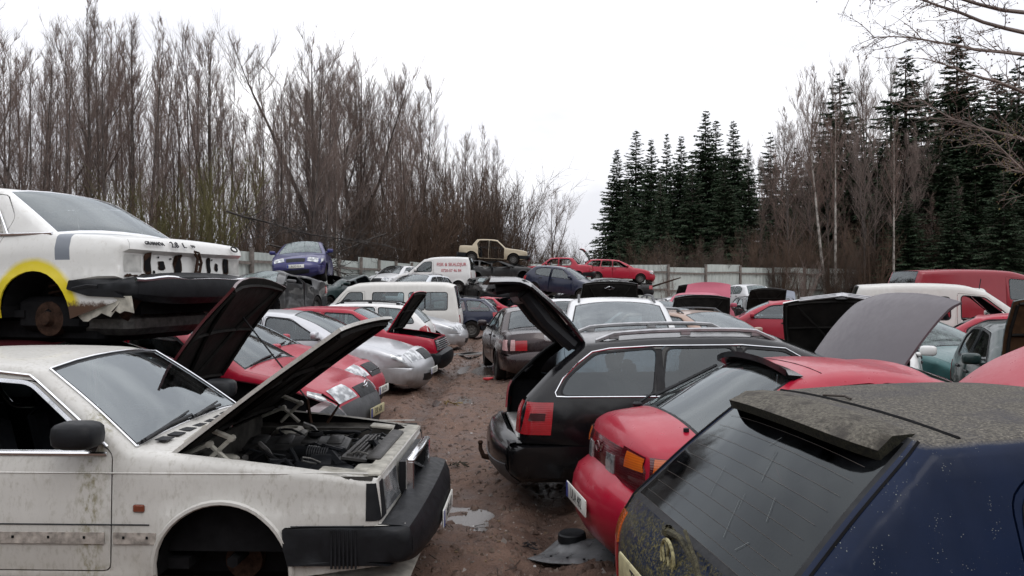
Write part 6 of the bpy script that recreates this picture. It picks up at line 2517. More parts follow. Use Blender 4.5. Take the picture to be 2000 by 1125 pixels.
def fastback_details(s):
    X = s.X
    s.lamp('tail_panel', LDRED, 'r', [(-.365, .62), (.365, .62), (.365, .84), (-.365, .84)], sides=(1,), off=.006, nv=14)
    s.lamp('turn_signal', LORANGE, 'r', [(.42, .762), (.72, .765), (.72, .84), (.42, .84)], [(4.12, .755), (3.80, .765), (3.83, .845), (4.10, .85)], off=.014)
    s.lamp('reversing_light', LCLEAR, 'r', [(.17, .69), (.29, .69), (.29, .79), (.17, .79)], off=.014)
    m = MB()
    q = s.surf('r', .79, 0, .02)
    m.tube([(q[0], .045 * math.cos(a), q[2] + .035 * math.sin(a)) for a in np.linspace(0, 2 * PI, 13)], .006, 5, cap=False)
    m.build('badge_ring', [LDRED], s.root)
    # spoiler over the rear glass
    i0, i1 = [(p[1], p[2]) for p in s.pieces if p[0] == 'rear_window'][0]
    n = 16
    v, f = [], []
    for k in range(n + 1):
        t = -1.0 + 2.0 * k / n
        row = []
        G = s.strip_pts(i0 - 1, i0 + 4, [t], 0)[:, 0]
        a = G[0] + np.array([0, 0, .012])
        mid = G[1] + np.array([-.06, 0, .03])
        lip = G[2] + np.array([-.06, 0, .075])
        lip2 = G[2] + np.array([-.06, 0, .035])
        un = G[1] + np.array([-.02, 0, -.005])
        v += [tuple(a), tuple(mid), tuple(lip), tuple(lip2), tuple(un)]
    for k in range(n):
        for q in range(5):
            q2 = (q + 1) % 5
            f.append((k * 5 + q, k * 5 + q2, k * 5 + 5 + q2, k * 5 + 5 + q))
    f += [(0, 1, 2, 3, 4)[::-1], tuple(n * 5 + q for q in range(5))]
    m = MB()
    m.add(v, [t_[::-1] for t_ in f])
    m.build('roof_spoiler', [BLACKP], s.root, sharp=30)
    # wiper and rear washer
    i = i1
    G = s.strip_pts(i1 - 5, i1, [.35, .45, .55, .9], .02)
    m = MB()
    p0 = s.strip_pts(i1 + 1, i1 + 1, [.72], .02)[0][0]
    p1 = s.strip_pts(i1 - 5, i1 - 5, [.86], .03)[0][0]
    m.box(tuple(p0), (.07, .05, .03), bev=.01)
    m.tube([tuple(p0), tuple((p0 + p1) / 2 + np.array([0, 0, .015])), tuple(p1)], [.012, .009, .008], 5)
    p2 = s.strip_pts(i1 - 4, i1 - 4, [.80], .022)[0][0]
    p3 = s.strip_pts(i0 + 3, i0 + 3, [.90], .022)[0][0]
    m.tube([tuple(p2), tuple(p3)], .012, 4)
    m.build('rear_wiper', [BLACK], s.root)
    m = MB()
    p = s.strip_pts(i1 + 1, i1 + 1, [-.78], .0)[0][0]
    m.lathe([(.018, 0), (.018, .02), (.010, .024), (.001, .024)], 'Z', 12, tuple(p))
    m.build('rear_washer', [BLACK], s.root)
    s.plate('r', .46, 'UUA 482', off=.014)
    m = MB()
    m.tube([(X(4.0), .35, .24), (X(4.22), .35, .24)], .028, 9)
    m.build('exhaust_pipe', [RUSTM], s.root)
    # cut line between roof and hatch
    m = MB()
    G = s.strip_pts(i0 - 4, i0 - 4, [-.98, -.7, -.35, 0, .35, .7, .98], .0)[0]
    m.tube([tuple(p) for p in G], .004, 4)
    m.build('panel_gap', [DARK], s.root)


fastback_details(MZ)

# --- blue hatchback with lichen, nearest on the right
LI = NT('lichen_covered_blue_paint')
_up = LI.ramp(LI.up(), .80, .95)
_n1, _n2, _n3 = LI.noise(3.2, 5, .6), LI.noise(95, 4, .6), LI.noise(19, 5, .65)
_vg = LI.voro(150, out='Color')
_v = LI.voro(120)
_vb = LI.voro(46, out='Color')
_c0 = LI.mix(LI.ramp(_n1, .3, .7), (.004, .010, .030), (.006, .014, .042))
_crust = LI.mix(LI.ramp(_n2, .35, .66), (.062, .058, .053), (.20, .185, .158))
_crust = LI.mix(LI.math('MULTIPLY', LI.ramp(_vg, .25, .75), .55), _crust, (.05, .047, .042))
_crust = LI.mix(LI.math('MULTIPLY', LI.ramp(LI.voro(60), .16, .07), LI.ramp(_n3, .45, .6)), _crust, (.34, .31, .25))
_crust = LI.mix(LI.math('MULTIPLY', LI.ramp(_n1, .48, .66), .65), _crust, (.075, .072, .075))
_sepx = LI.node('ShaderNodeSeparateXYZ')
LI.l.new(LI.tc.outputs['Object'], _sepx.inputs[0])
_spk = LI.math('MULTIPLY', LI.math('MULTIPLY', LI.ramp(_v, .22, .14), LI.ramp(_n3, .54, .62)), LI.ramp(_sepx.outputs['X'], -1.05, -1.5, .25, 1))
_c = LI.mix(LI.math('MULTIPLY', _spk, .85), _c0, (.36, .38, .34))
_cov = LI.math('MULTIPLY', _up, LI.ramp(_n2, .30, .44, .55, 1))
_c = LI.mix(_cov, _c, _crust)
_sep = LI.node('ShaderNodeSeparateXYZ')
LI.l.new(LI.tc.outputs['Object'], _sep.inputs[0])
_rear = LI.math('MULTIPLY', LI.ramp(_sep.outputs['X'], -1.76, -1.90), LI.ramp(_sep.outputs['Z'], 1.10, .9))
_moss = LI.math('MULTIPLY', _rear, LI.ramp(LI.math('ADD', _n3, LI.math('MULTIPLY', LI.ramp(_vg, .2, .8), .35)), .52, .80))
_c = LI.mix(LI.math('MULTIPLY', _moss, .85), _c, LI.mix(LI.ramp(_n2, .42, .62), (.035, .032, .014), (.15, .13, .055)))
_bh = LI.math('ADD', LI.math('MULTIPLY', _n2, _cov), LI.math('MULTIPLY', LI.math('MULTIPLY', _spk, .4), 1))
LI.done(LI.bsdf(_c, LI.math('MAXIMUM', LI.math('MAXIMUM', _cov, _moss), .30), 0, LI.math('MULTIPLY', LI.math('SUBTRACT', 1, _cov), .05), LI.bump(_bh, .5, .012), spec=.12))
LICHEN = LI.m
sp = coloured(spec_round_hatch(), None)
sp['pieces'] = [p if p[0] not in ('roof', 'rear_window', 'tail', 'rear_bumper') else
                {'roof': ('roof', [(1.95, 1.37), (2.25, 1.415), (2.8, 1.42), (3.40, 1.395)], .02),
                 'rear_window': ('rear_window', [(3.40, 1.395), (3.66, 1.175), (3.92, .925)], .05),
                 'tail': ('tail', [(3.92, .925), (3.99, .78), (3.99, .56)], .08),
                 'rear_bumper': ('rear_bumper', [(3.99, .56), (4.07, .5), (4.07, .35), (3.97, .25)], .1)}[p[0]] for p in sp['pieces']]
sp['r'] = .04
sp['wz'] = [(.2, -.07), (.3, -.025), (.5, 0), (.7, 0), (.82, -.012), (.94, -.04), (1.36, -.20), (1.42, -.23)]
sp['pillar'] = .92
sp['trim'] = BLACK
sp['windows'] = [sp['windows'][0], [(2.58, .96), (2.58, 1.34), (3.0, 1.325), (3.14, 1.24), (3.16, 1.05), (3.1, .98)]]
sp['doors'] = sp['doors'][:1] + [[(2.54, .28), (2.54, 1.365), (3.04, 1.355), (3.19, 1.25), (3.2, 1.03), (3.1, .85), (3.05, .62), (2.92, .28)]]
sp['rglass'] = glassmat('dim_rear_glass', (.06, .065, .075), dirt=.09, rough=.07, dirtcol=(.09, .10, .115), ior=1.45)
sp['glass'] = GLASSD
sp['lamps'] = [d for d in sp['lamps'] if d['name'] != 'tail_light'] + [
    dict(name='tail_light', m=mat('grubby_red_lamp', (.26, .02, .02), .4, var=.4, vs=20), end='r', quad=[(.56, .56), (.72, .56), (.72, .74), (.56, .74)], side=[(3.98, .56), (3.86, .56), (3.84, .74), (3.96, .74)]),
    dict(name='turn_signal', m=LORANGE, end='r', quad=[(.56, .745), (.72, .745), (.70, .86), (.58, .86)], side=[(3.97, .745), (3.84, .745), (3.82, .86), (3.95, .86)])]
hd = 8.5
c = from_rear(.53, 2.83, hd, sp['L'])
GO = Car('hatchback_car', 'dark blue hatchback crusted with lichen, nearest on the right, rear to lane', 'car', sp, c, hd, LICHEN, h=.06)


def near_hatch_details(s):
    X = s.X
    i0, i1 = [(p[1], p[2]) for p in s.pieces if p[0] == 'rear_window'][0]
    # aftermarket spoiler
    n = 20
    v, f = [], []
    for k in range(n + 1):
        t = -.90 + 1.80 * k / n
        a = s.strip_pts(i0, i0, [t], .012)[0][0]
        a[0] = s.strip_pts(i0, i0, [0], .014)[0][0][0] + .025 * (t / .93) ** 2 - .01
        e = 1 - abs(t / .90) ** 6
        lip = a + np.array([-.10 - .09 * e, 0, -.03 - .02 * (1 - e)])
        v += [tuple(a + np.array([.03, 0, 0])), tuple(a * .5 + lip * .5 + np.array([0, 0, .02])), tuple(lip), tuple(lip + np.array([.012, 0, -.035])), tuple(a * .45 + lip * .55 + np.array([.0, 0, -.055])), tuple(a + np.array([-.05, 0, -.06]))]
    Q = 6
    for k in range(n):
        for q in range(Q):
            q2 = (q + 1) % Q
            f.append((k * Q + q, k * Q + Q + q, k * Q + Q + q2, k * Q + q2))
    f += [tuple(range(Q)), tuple(n * Q + q for q in range(Q))[::-1]]
    m = MB()
    m.add(v, f)
    SP = mat('lichen_crust_spoiler', (.11, .10, .085), .95, var=.8, vs=55, bump=.8, bs=90)
    t = NT('lichen_spoiler')
    a, b = t.noise(75, 6, .75), t.noise(11, 4, .6)
    up = t.ramp(t.up(), .3, .8)
    cc = t.mix(t.ramp(a, .36, .66), (.048, .045, .039), (.185, .17, .142))
    cc = t.mix(t.ramp(b, .5, .66), cc, (.055, .05, .045))
    cd = t.mix(t.ramp(a, .4, .7), (.010, .010, .009), (.035, .034, .02))
    t.done(t.bsdf(t.mix(up, cd, cc), .95, 0, 0, t.bump(a, .7, .012), spec=.2))
    m.build('roof_spoiler', [t.m], s.root, sharp=35)
    # badge
    q = s.surf('r', .865, -.07, .004)
    BD = mat('mossy_badge', (.30, .27, .14), .5, .2, var=.6, vs=60)
    m = MB()
    r = .062
    m.tube([(q[0] - .01, q[1] + r * math.cos(a), q[2] + r * math.sin(a)) for a in np.linspace(0, 2 * PI, 25)], .007, 6, cap=False)

    def L(pts):
        m.tube([(q[0] - .01, q[1] + y * r, q[2] + z * r) for y, z in pts], .0055, 5)
    L([(-.35, .9), (0, .12), (.35, .9)])
    L([(-.85, .45), (-.42, -.82), (0, .0), (.42, -.82), (.85, .45)])
    m.build('round_badge', [BD], s.root)
    # wiper
    m = MB()
    p0, p1, p2, p3 = [Vector(s.surf('r', z, y, o)) for z, y, o in ((.915, .02, .02), (.925, -.14, .055), (.90, -.32, .05), (.83, -.46, .04))]
    MW = mat('mossy_wiper', (.045, .04, .02), .9, var=.8, vs=40, bump=.6, bs=120)
    m.tube([tuple(p0), tuple(p1), tuple(p2), tuple(p3)], [.016, .012, .010, .007], 7)
    m.tube([tuple(p1 + Vector((.01, -.02, .03))), tuple(p2 + Vector((.0, .0, .012))), tuple(p3 + Vector((0, -.05, -.03)))], .007, 5)
    m.box(tuple(p0), (.045, .05, .05), bev=.015)
    m.build('rear_wiper', [MW], s.root)
    s.plate('r', .745, 'TJA 093', y=.02, off=.03, m=PLATEY, eu=False)
    # demister lines and scratches on the glass
    m = MB()
    for k in range(11):
        i = i0 + 3 + (i1 - i0 - 4) * k / 10
        a = int(i)
        G0 = s.strip_pts(a, a + 1, list(np.linspace(-.82, .82, 9)), .003)
        G = G0[0] * (1 - (i - a)) + G0[1] * (i - a)
        m.tube([tuple(p) for p in G], .0006, 3)
    m.build('demister_line', [mat('demister_brown', (.10, .085, .075), .6)], s.root)
    rr = random.Random(3)
    for k in range(7):
        m = MB()
        t, fr, dt = rr.uniform(-.7, .3), rr.uniform(.25, .8), rr.uniform(.04, .14)
        sg = rr.choice((1, 1, -1))
        pts = []
        for q in range(4):
            i = i0 + (i1 - i0) * (fr + (.18 * q / 3) * dt * 8)
            i = min(i, i1 - 1)
            a = int(i)
            G0 = s.strip_pts(a, a + 1, [t + dt * q / 3 * sg], .003)
            pts.append(tuple((G0[0] * (1 - (i - a)) + G0[1] * (i - a))[0]))
        m.tube(pts, rr.choice((.0004, .0006, .0008)), 3)
        m.build('scratch', [mat('glass_scratch', (.20, .22, .22), .6)], s.root)
    # edge of the tailgate against the flank
    G = s.strip_pts(i0 - 0, i1 + 4, [-.985], .002)[:, 0]
    m = MB()
    m.tube([tuple(p) for p in G], .006, 4)
    G = s.strip_pts(i0 - 0, i1 + 4, [.985], .002)[:, 0]
    m.tube([tuple(p) for p in G], .006, 4)
    G = s.strip_pts(i0 - 3, i0 - 3, [-.98, -.6, -.3, 0, .3, .6, .98], .002)[0]
    m.tube([tuple(p) for p in G], .006, 4)
    m.build('panel_gap', [DARK], s.root)


near_hatch_details(GO)
# twig lying on its roof
m = MB()
G_ = GO.strip_pts([p for p in GO.pieces if p[0] == 'roof'][0][2] - 4, [p for p in GO.pieces if p[0] == 'roof'][0][2] - 3, [.15, .3], .008)
wm = Matrix.Translation(GO.root.location) @ Matrix.Rotation(R(hd), 4, 'Z')
pa, pb = wm @ Vector(G_[0][0]), wm @ Vector(G_[1][1])
m.tube([pa, pa.lerp(pb, .5) + Vector((.03, .02, .004)), pb + Vector((.0, .05, 0))], .005, 5)
o = m.build('twig', [mat('wet_bark', (.035, .026, .02), .8)])
tag(o, 'short dark twig lying on the lichen covered roof', 'twig')

# ------------------------------------------------------------------ trees
BARKG = NT('grey_brown_bark')
_n, _m = BARKG.noise(3, 5), BARKG.noise(14, 4, .6, BARKG.vec((1, 1, .3)))
BARKG.done(BARKG.bsdf(BARKG.mix(BARKG.ramp(_m, .35, .65), BARKG.mix(BARKG.ramp(_n, .3, .7), (.09, .077, .07), (.15, .13, .118)), (.045, .038, .034)), .9, 0, 0, BARKG.bump(_m, .4, .02), spec=.2))
TWIG = mat('brown_twig', (.185, .145, .128), .85, var=.3, vs=.5, spec=.2)
TWIGR = mat('reddish_twig', (.185, .135, .115), .85, var=.3, vs=.5, spec=.2)
TWIGY = mat('olive_budding_twig', (.125, .114, .05), .85, var=.4, vs=.6, spec=.2)
BIRCH = NT('birch_bark')
_n, _m = BIRCH.noise(4, 5, .7, BIRCH.vec((1, 1, .6))), BIRCH.noise(9, 3, .5, BIRCH.vec((.5, .5, 5)))
BIRCH.done(BIRCH.bsdf(BIRCH.mix(BIRCH.ramp(_m, .58, .68), BIRCH.mix(BIRCH.ramp(_n, .45, .65), (.34, .32, .29), (.06, .05, .045)), (.04, .035, .03)), .8))


def tubes(paths, n=3):
    """many tapered tubes into one vertex/face list; paths: list of (points, radii)"""
    V, F = [], []
    cs = [(math.cos(2 * PI * k / n), math.sin(2 * PI * k / n)) for k in range(n)]
    for pts, rs in paths:
        b = len(V)
        d = (pts[-1] - pts[0]).normalized()
        a = Vector((0, 0, 1)) if abs(d.z) < .9 else Vector((1, 0, 0))
        u = (a - d * a.dot(d)).normalized()
        w = d.cross(u)
        for p, r in zip(pts, rs):
            for cx, sx in cs:
                V.append(p + u * (cx * r) + w * (sx * r))
        for i in range(len(pts) - 1):
            for k in range(n):
                k2 = (k + 1) % n
                F.append((b + i * n + k, b + i * n + k2, b + i * n + n + k2, b + i * n + n + k))
    return V, F


def rvec(r):
    return Vector((r.gauss(0, 1), r.gauss(0, 1), r.gauss(0, 1))).normalized()


def path(r, p, d, L, n, wob, lift):
    pts = [p.copy()]
    st = L / n
    for k in range(n):
        d = (d + rvec(r) * wob + Vector((0, 0, lift))).normalized()
        p = p + d * st
        pts.append(p.copy())
    return pts, d


def bare_tree(seed, H, spread=.26, up=.9, n1=46, n2=8, n3=5, base=.18, r0=.15, crook=.05, fork=0, twr=.0042):
    """trunk and a crown of ascending limbs, side shoots and twigs"""
    r = random.Random(seed)
    trunk, crown = [], []
    stems = []
    pts, d = path(r, Vector((0, 0, 0)), Vector((r.gauss(0, .02), r.gauss(0, .02), 1)).normalized(), H, 12, crook * .28, .03)
    stems.append((pts, r0))
    for k in range(fork):
        i = r.randint(2, 6)
        a = r.uniform(0, 2 * PI)
        dd = Vector((math.cos(a) * .5, math.sin(a) * .5, 1)).normalized()
        q, _ = path(r, pts[i], dd, H * (1 - i / 13) * r.uniform(.8, 1), 9, crook, .05)
        stems.append((q, r0 * (1 - i / 14)))
    for q, rr0 in stems:
        n = len(q)
        trunk.append((q, [max(.010, rr0 * (1 - .93 * k / (n - 1))) for k in range(n)]))
    for q, rr0 in stems:
        n = len(q)
        zs = H
        cnt = int(n1 * (1 if q is stems[0][0] else .6))
        for k in range(cnt):
            fr = (base + (1 - base) * (k + r.random()) / cnt) if q is stems[0][0] else r.uniform(.15, 1)
            x = fr * (n - 1)
            i = min(n - 2, int(x))
            p = q[i].lerp(q[i + 1], x - i)
            a = r.uniform(0, 2 * PI)
            low = max(0, 1 - (fr - base) / (1 - base))
            L1 = H * spread * (.25 + .75 * low ** .7) * r.uniform(.55, 1.1) * (min(1, (fr - base) * 7 + .45))
            dr = Vector((math.cos(a), math.sin(a), up * r.uniform(.7, 1.4))).normalized()
            b1 = max(.007, rr0 * .27 * (1 - fr * .75))
            pts1, _ = path(r, p, dr, L1, 5, .03 + crook * .7, .10)
            crown.append((pts1, [b1 * (1 - .8 * j / 5) + .003 for j in range(6)]))
            for m in range(n2):
                t = r.uniform(.2, 1) * 5
                j = min(4, int(t))
                p2 = pts1[j].lerp(pts1[j + 1], t - j)
                ax = (pts1[j + 1] - pts1[j]).normalized()
                d2 = (ax * 1.0 + rvec(r) * .5 + Vector((0, 0, .35))).normalized()
                L2 = L1 * r.uniform(.25, .6)
                pts2, _ = path(r, p2, d2, L2, 3, .06 + crook * .7, .08)
                crown.append((pts2, [twr * 1.7, twr * 1.35, twr, twr * .6]))
                for s in range(n3):
                    t2 = r.uniform(.15, 1) * 3
                    j2 = min(2, int(t2))
                    p3 = pts2[j2].lerp(pts2[j2 + 1], t2 - j2)
                    ax2 = (pts2[j2 + 1] - pts2[j2]).normalized()
                    d3 = (ax2 * .9 + rvec(r) * .6 + Vector((0, 0, .25))).normalized()
                    pts3, _ = path(r, p3, d3, L2 * r.uniform(.3, .65), 2, .15, .05)
                    crown.append((pts3, [twr * .9, twr * .7, twr * .4]))
    tv, tf = tubes(trunk, 8)
    cv, cf = tubes(crown, 3)
    return (tv, tf), (cv, cf)


def me_of(name, vf, m):
    me = mk_mesh(name, vf[0], vf[1], [m], None, True, 180)
    return me


BARE = []
for sd, H, kw in ((1, 16, dict(spread=.19, up=2.2, n1=40, n2=8, n3=6, base=.26, r0=.105)),
                  (2, 15, dict(spread=.22, up=1.7, n1=32, n2=8, n3=6, base=.28, r0=.09, fork=1)),
                  (3, 17, dict(spread=.17, up=2.6, n1=42, n2=8, n3=6, base=.28, r0=.11)),
                  (4, 14, dict(spread=.24, up=1.5, n1=28, n2=8, n3=6, base=.25, r0=.085, fork=2))):
    a, b = bare_tree(sd, H, **kw)
    BARE.append((H, a, b))
BARE_ME = []
for i, (H, a, b) in enumerate(BARE):
    BARE_ME.append((H, me_of('trunk', a, BARKG.m), me_of('crown', b, TWIG), me_of('crown', b, TWIGR)))
a, b = bare_tree(7, 17, spread=.34, up=.75, n1=44, n2=9, n3=6, base=.2, r0=.22, crook=.08, fork=3, twr=.007)
OAK = (17, me_of('trunk', a, BARKG.m), me_of('crown', b, TWIG))
a, b = bare_tree(8, 15, spread=.22, up=1.6, n1=40, n2=6, n3=4, base=.45, r0=.13, crook=.03, fork=0)
BIR = (15, me_of('trunk', a, BIRCH.m), me_of('crown', b, TWIGR))


def shrub(seed, H, stems=22, n2=16, n3=4, spread=.3, tw=.006):
    r = random.Random(seed)
    P = []
    for k in range(stems):
        a = r.uniform(0, 2 * PI)
        p = Vector((math.cos(a), math.sin(a), 0)) * r.uniform(0, .3)
        d = Vector((math.cos(a) * spread * r.uniform(.2, 1.4), math.sin(a) * spread * r.uniform(.2, 1.4), 1)).normalized()
        L = H * r.uniform(.6, 1.05)
        q, _ = path(r, p, d, L, 7, .09, .03)
        P.append((q, [.022 * (1 - .85 * j / 7) for j in range(8)]))
        for m in range(n2):
            t = r.uniform(.2, 1) * 7
            j = min(6, int(t))
            p2 = q[j].lerp(q[j + 1], t - j)
            d2 = ((q[j + 1] - q[j]).normalized() + rvec(r) * .6 + Vector((0, 0, .2))).normalized()
            q2, _ = path(r, p2, d2, L * r.uniform(.1, .28), 3, .15, .06)
            P.append((q2, [tw * 1.2, tw, tw * .8, tw * .4]))
            for s in range(n3):
                t2 = r.uniform(.1, 1) * 3
                j2 = min(2, int(t2))
                p3 = q2[j2].lerp(q2[j2 + 1], t2 - j2)
                d3 = ((q2[j2 + 1] - q2[j2]).normalized() + rvec(r) * .8).normalized()
                q3, _ = path(r, p3, d3, L * r.uniform(.04, .10), 2, .1, .03)
                P.append((q3, [tw * .7, tw * .6, tw * .3]))
    return tubes(P, 3)


SHR = [shrub(31, 5, 24), shrub(32, 6, 20)]
SHTW = mat('brown_shrub_twig', (.085, .064, .052), .85, var=.3, vs=.5, spec=.2)
SHTR = mat('reddish_shrub_twig', (.098, .066, .048), .85, var=.3, vs=.5, spec=.2)
SHR_ME = [[me_of('crown', s, m) for s in SHR] for m in (SHTW, SHTR, TWIGY)]

NEEDLE = NT('spruce_needles')
_n, _m = NEEDLE.noise(1.4, 4), NEEDLE.noise(11, 3)
NEEDLE.done(NEEDLE.bsdf(NEEDLE.mix(NEEDLE.ramp(_m, .35, .65), NEEDLE.mix(NEEDLE.ramp(_n, .35, .65), (.012, .028, .017), (.026, .050, .027)), (.040, .062, .030)), .8, spec=.25))


def spruce(seed, H, R0, dens=1.0, bare=.0, droop=.35):
    """whorls of drooping boughs set with needle sprays"""
    r = random.Random(seed)
    V, F = [], []
    trunk = [([Vector((0, 0, H * k / 8)) + Vector((r.gauss(0, .02), r.gauss(0, .02), 0)) for k in range(9)], [.26 * (1 - .97 * k / 8) for k in range(9)])]
    boughs = []
    z = H * .05
    while z < H * .985:
        fr = z / H
        rad = R0 * (1 - fr) ** .95 * r.uniform(.75, 1.12) + .10
        nb = max(4, int(round((8 if fr < .8 else 5) * dens)))
        a0 = r.uniform(0, 6.28)
        for k in range(nb):
            if r.random() < bare:
                continue
            a = a0 + 2 * PI * k / nb + r.uniform(-.25, .25)
            L = rad * r.uniform(.65, 1.15)
            ca, sa = math.cos(a), math.sin(a)
            zj = r.uniform(-.2, .2)
            pts = []
            n = 6
            for j in range(n + 1):
                t = j / n
                dz = L * (.18 * (fr * 2.2 - .45) * t - droop * (t * t) * (1 - fr * .6) + .30 * droop * t ** 4)
                pts.append(Vector((ca * L * t, sa * L * t, z + zj + dz)))
            boughs.append((pts, [.02 * (1 - .8 * j / n) + .002 for j in range(n + 1)]))
            side = Vector((-sa, ca, 0))
            m = max(6, int(L * 11))
            for q in range(m):
                t = (q + .8) / m
                i = min(n - 1, int(t * n))
                p = pts[i].lerp(pts[i + 1], t * n - i)
                ax = (pts[i + 1] - pts[i]).normalized()
                for sg in (1, -1):
                    l = (.14 + .30 * min(L, 2.2) * (1 - t * .65)) * r.uniform(.6, 1.2)
                    dv = (ax * r.uniform(.5, 1.0) + side * sg * r.uniform(.5, 1.0) + Vector((0, 0, r.uniform(-1.1, .1)))).normalized()
                    w = ax.cross(dv).normalized() * .0 + (ax + Vector((0, 0, r.uniform(-.8, .8)))).normalized() * (.05 + .07 * r.random()) * (.6 + .4 * min(1, L))
                    b = len(V)
                    tip = p + dv * l
                    mid = p + dv * l * .5
                    up = Vector((0, 0, r.uniform(-.03, .05)))
                    V.extend([p - w * .5, mid - w * 1.1 + up, tip, mid + w * 1.1 - up])
                    F.append((b, b + 1, b + 2, b + 3))
            b = len(V)
            w = side * .06
            V.extend([pts[-2] - w, pts[-1] + (pts[-1] - pts[-2]) * .5, pts[-2] + w])
            F.append((b, b + 1, b + 2))
        z += (.26 + .12 * (1 - fr)) * r.uniform(.8, 1.2) / dens ** .5
    tv, tf = tubes(trunk, 7)
    bv, bf = tubes(boughs, 3)
    o = len(V)
    V += bv
    M = [0] * len(F) + [1] * len(bf)
    F += [tuple(i + o for i in q) for q in bf]
    tr = mk_mesh('trunk', tv, tf, [BARKG.m], None, True, 180)
    cr = mk_mesh('crown', V, F, [NEEDLE.m, TWIG], M, False)
    return (H, tr, cr)


SPR = [spruce(41, 21, 4.6), spruce(42, 20, 4.2, .9, .1), spruce(43, 22, 5.0, .9, .22, .45)]


def plant(kind, protos, x, y, H, label, cat, group, rz, wide=1.0, lean=0):
    H0, parts = protos
    root = empty(kind, (x, y, -.05), (lean, 0, rz))
    k = H / H0
    root.scale = (k * wide, k * wide, k)
    tag(root, label, cat, group)
    for nm, me in parts:
        link(nm, me, root)
    return root


rr = random.Random(77)


def at(px, d):
    return (px - 1000) / 1500 * d


# left wood: bare trees whose tops follow the photograph's skyline
sky = [(-140, 40), (0, 60), (60, 120), (100, 100), (190, 8), (230, 45), (300, 60), (340, 150), (385, 60), (440, 110), (480, 220), (560, 165), (620, 110), (700, 150), (760, 170), (800, 190), (850, 190), (890, 260), (940, 262), (980, 300), (1010, 395)]
sx, sy = [a for a, b in sky], [b for a, b in sky]
fx = lambda d: np.interp(d, [0, 15, 32, 46, 57, 90], [-16.5, -14.2, -10.9, -8, -5.5, 3])


def WHERE(p):
    for lim, a, b in ((170, 'beyond the roof of the white stacked saloon', 'beyond the roof of the white stacked saloon'), (330, 'over the rear window of the white stacked saloon', ''), (500, 'over the boot lid of the white stacked saloon', ''),
                      (700, 'above the blue stacked hatchback', ''), (860, 'above the lettered white van', '')):
        if p < lim:
            return a, b
    return 'left of and behind the beige stacked wreck', ''


i = 0
for px in np.arange(-160, 985, 21):
    for row in range(2 if px < 780 else 3):
        p = px + rr.uniform(-8, 8)
        dmin = 22
        for dd in np.arange(20, 90, 1.0):
            if at(p, dd) > fx(dd) - 1.0:
                continue
            dmin = dd
            break
        # the ray of this column first leaves the yard where it meets the fence
        cand = [dd for dd in np.arange(18, 95, .5) if at(p, dd) < fx(dd) - 1.2]
        d0 = cand[0] if cand else 70
        # beyond the fence for good
        for dd in np.arange(94, 17, -.5):
            if at(p, dd) >= fx(dd) - 1.2:
                d0 = dd + .5
                break
        else:
            d0 = 20
        d = max(22, min(d0, 64)) + (2 + row * 8) + rr.uniform(0, 6)
        top = np.interp(p, sx, sy) + (rr.uniform(-8, 22) if row == 0 else rr.uniform(10, 110) if row == 1 else rr.uniform(40, 160))
        H = (558 - top) / 1500 * d + CAM_H
        k = rr.choice((0, 1, 2, 3, 0, 2))
        H0, tr, ca, cb = BARE_ME[k]
        plant('bare_tree', (H0, [('trunk', tr), ('crown', ca if rr.random() < .65 else cb)]), at(p, d), d, H, 'slender leafless tree ' + WHERE(p)[0], 'tree',
              'bare trees ' + WHERE(p)[0], rr.uniform(0, 6.28), rr.uniform(.9, 1.25), rr.uniform(-.03, .03))
        i += 1
plant('oak_tree', (OAK[0], [('trunk', OAK[1]), ('crown', OAK[2])]), at(615, 47), 47, (558 - 98) / 1500 * 47 + CAM_H, 'broad crooked bare tree rising above the blue stacked hatchback', 'tree', None, 1.0, 1.05)
plant('oak_tree', (OAK[0], [('trunk', OAK[1]), ('crown', OAK[2])]), at(705, 52), 52, (558 - 140) / 1500 * 52 + CAM_H, 'second crooked bare tree, between the broad one and the lettered van', 'tree', None, 3.4, .8)
for k, (px, d, top) in enumerate(((655, 46, 300), (300, 36, 160), (740, 55, 250))):
    plant('birch_tree', (BIR[0], [('trunk', BIR[1]), ('crown', BIR[2])]), at(px, d), d, (558 - top) / 1500 * d + CAM_H, ('pale birch trunk behind the blue stacked hatchback', 'pale birch above the white stacked saloon', 'pale birch left of the lettered van')[k], 'tree', None, rr.uniform(0, 6), .8)
# undergrowth behind the left fence
for px in np.arange(-60, 1030, 26):
    p = px + rr.uniform(-8, 8)
    d0 = 20
    for dd in np.arange(94, 17, -.5):
        if at(p, dd) >= fx(dd) - 1.0:
            d0 = dd + .5
            break
    for row in range(1 if px < 480 else 2):
        d = max(19, min(d0, 62)) + 1 + row * 6 + rr.uniform(0, 4)
        olive = 180 < p < 390 and rr.random() < .7
        m = 2 if olive else rr.choice((0, 1, 1))
        H = d * rr.uniform(.11, .19) * (1.3 if olive else 1)
        j = rr.randint(0, 1)
        plant('olive_shrub' if olive else 'bare_shrub', ((5, 6)[j], [('crown', SHR_ME[m][j])]), at(p, d), d, H,
              ('olive tinged budding shrub ' if olive else 'bare brown undergrowth shrub ') + WHERE(p)[0], 'shrub', ('olive shrubs ' if olive else 'undergrowth ') + WHERE(p)[0], rr.uniform(0, 6), rr.uniform(.9, 1.4))
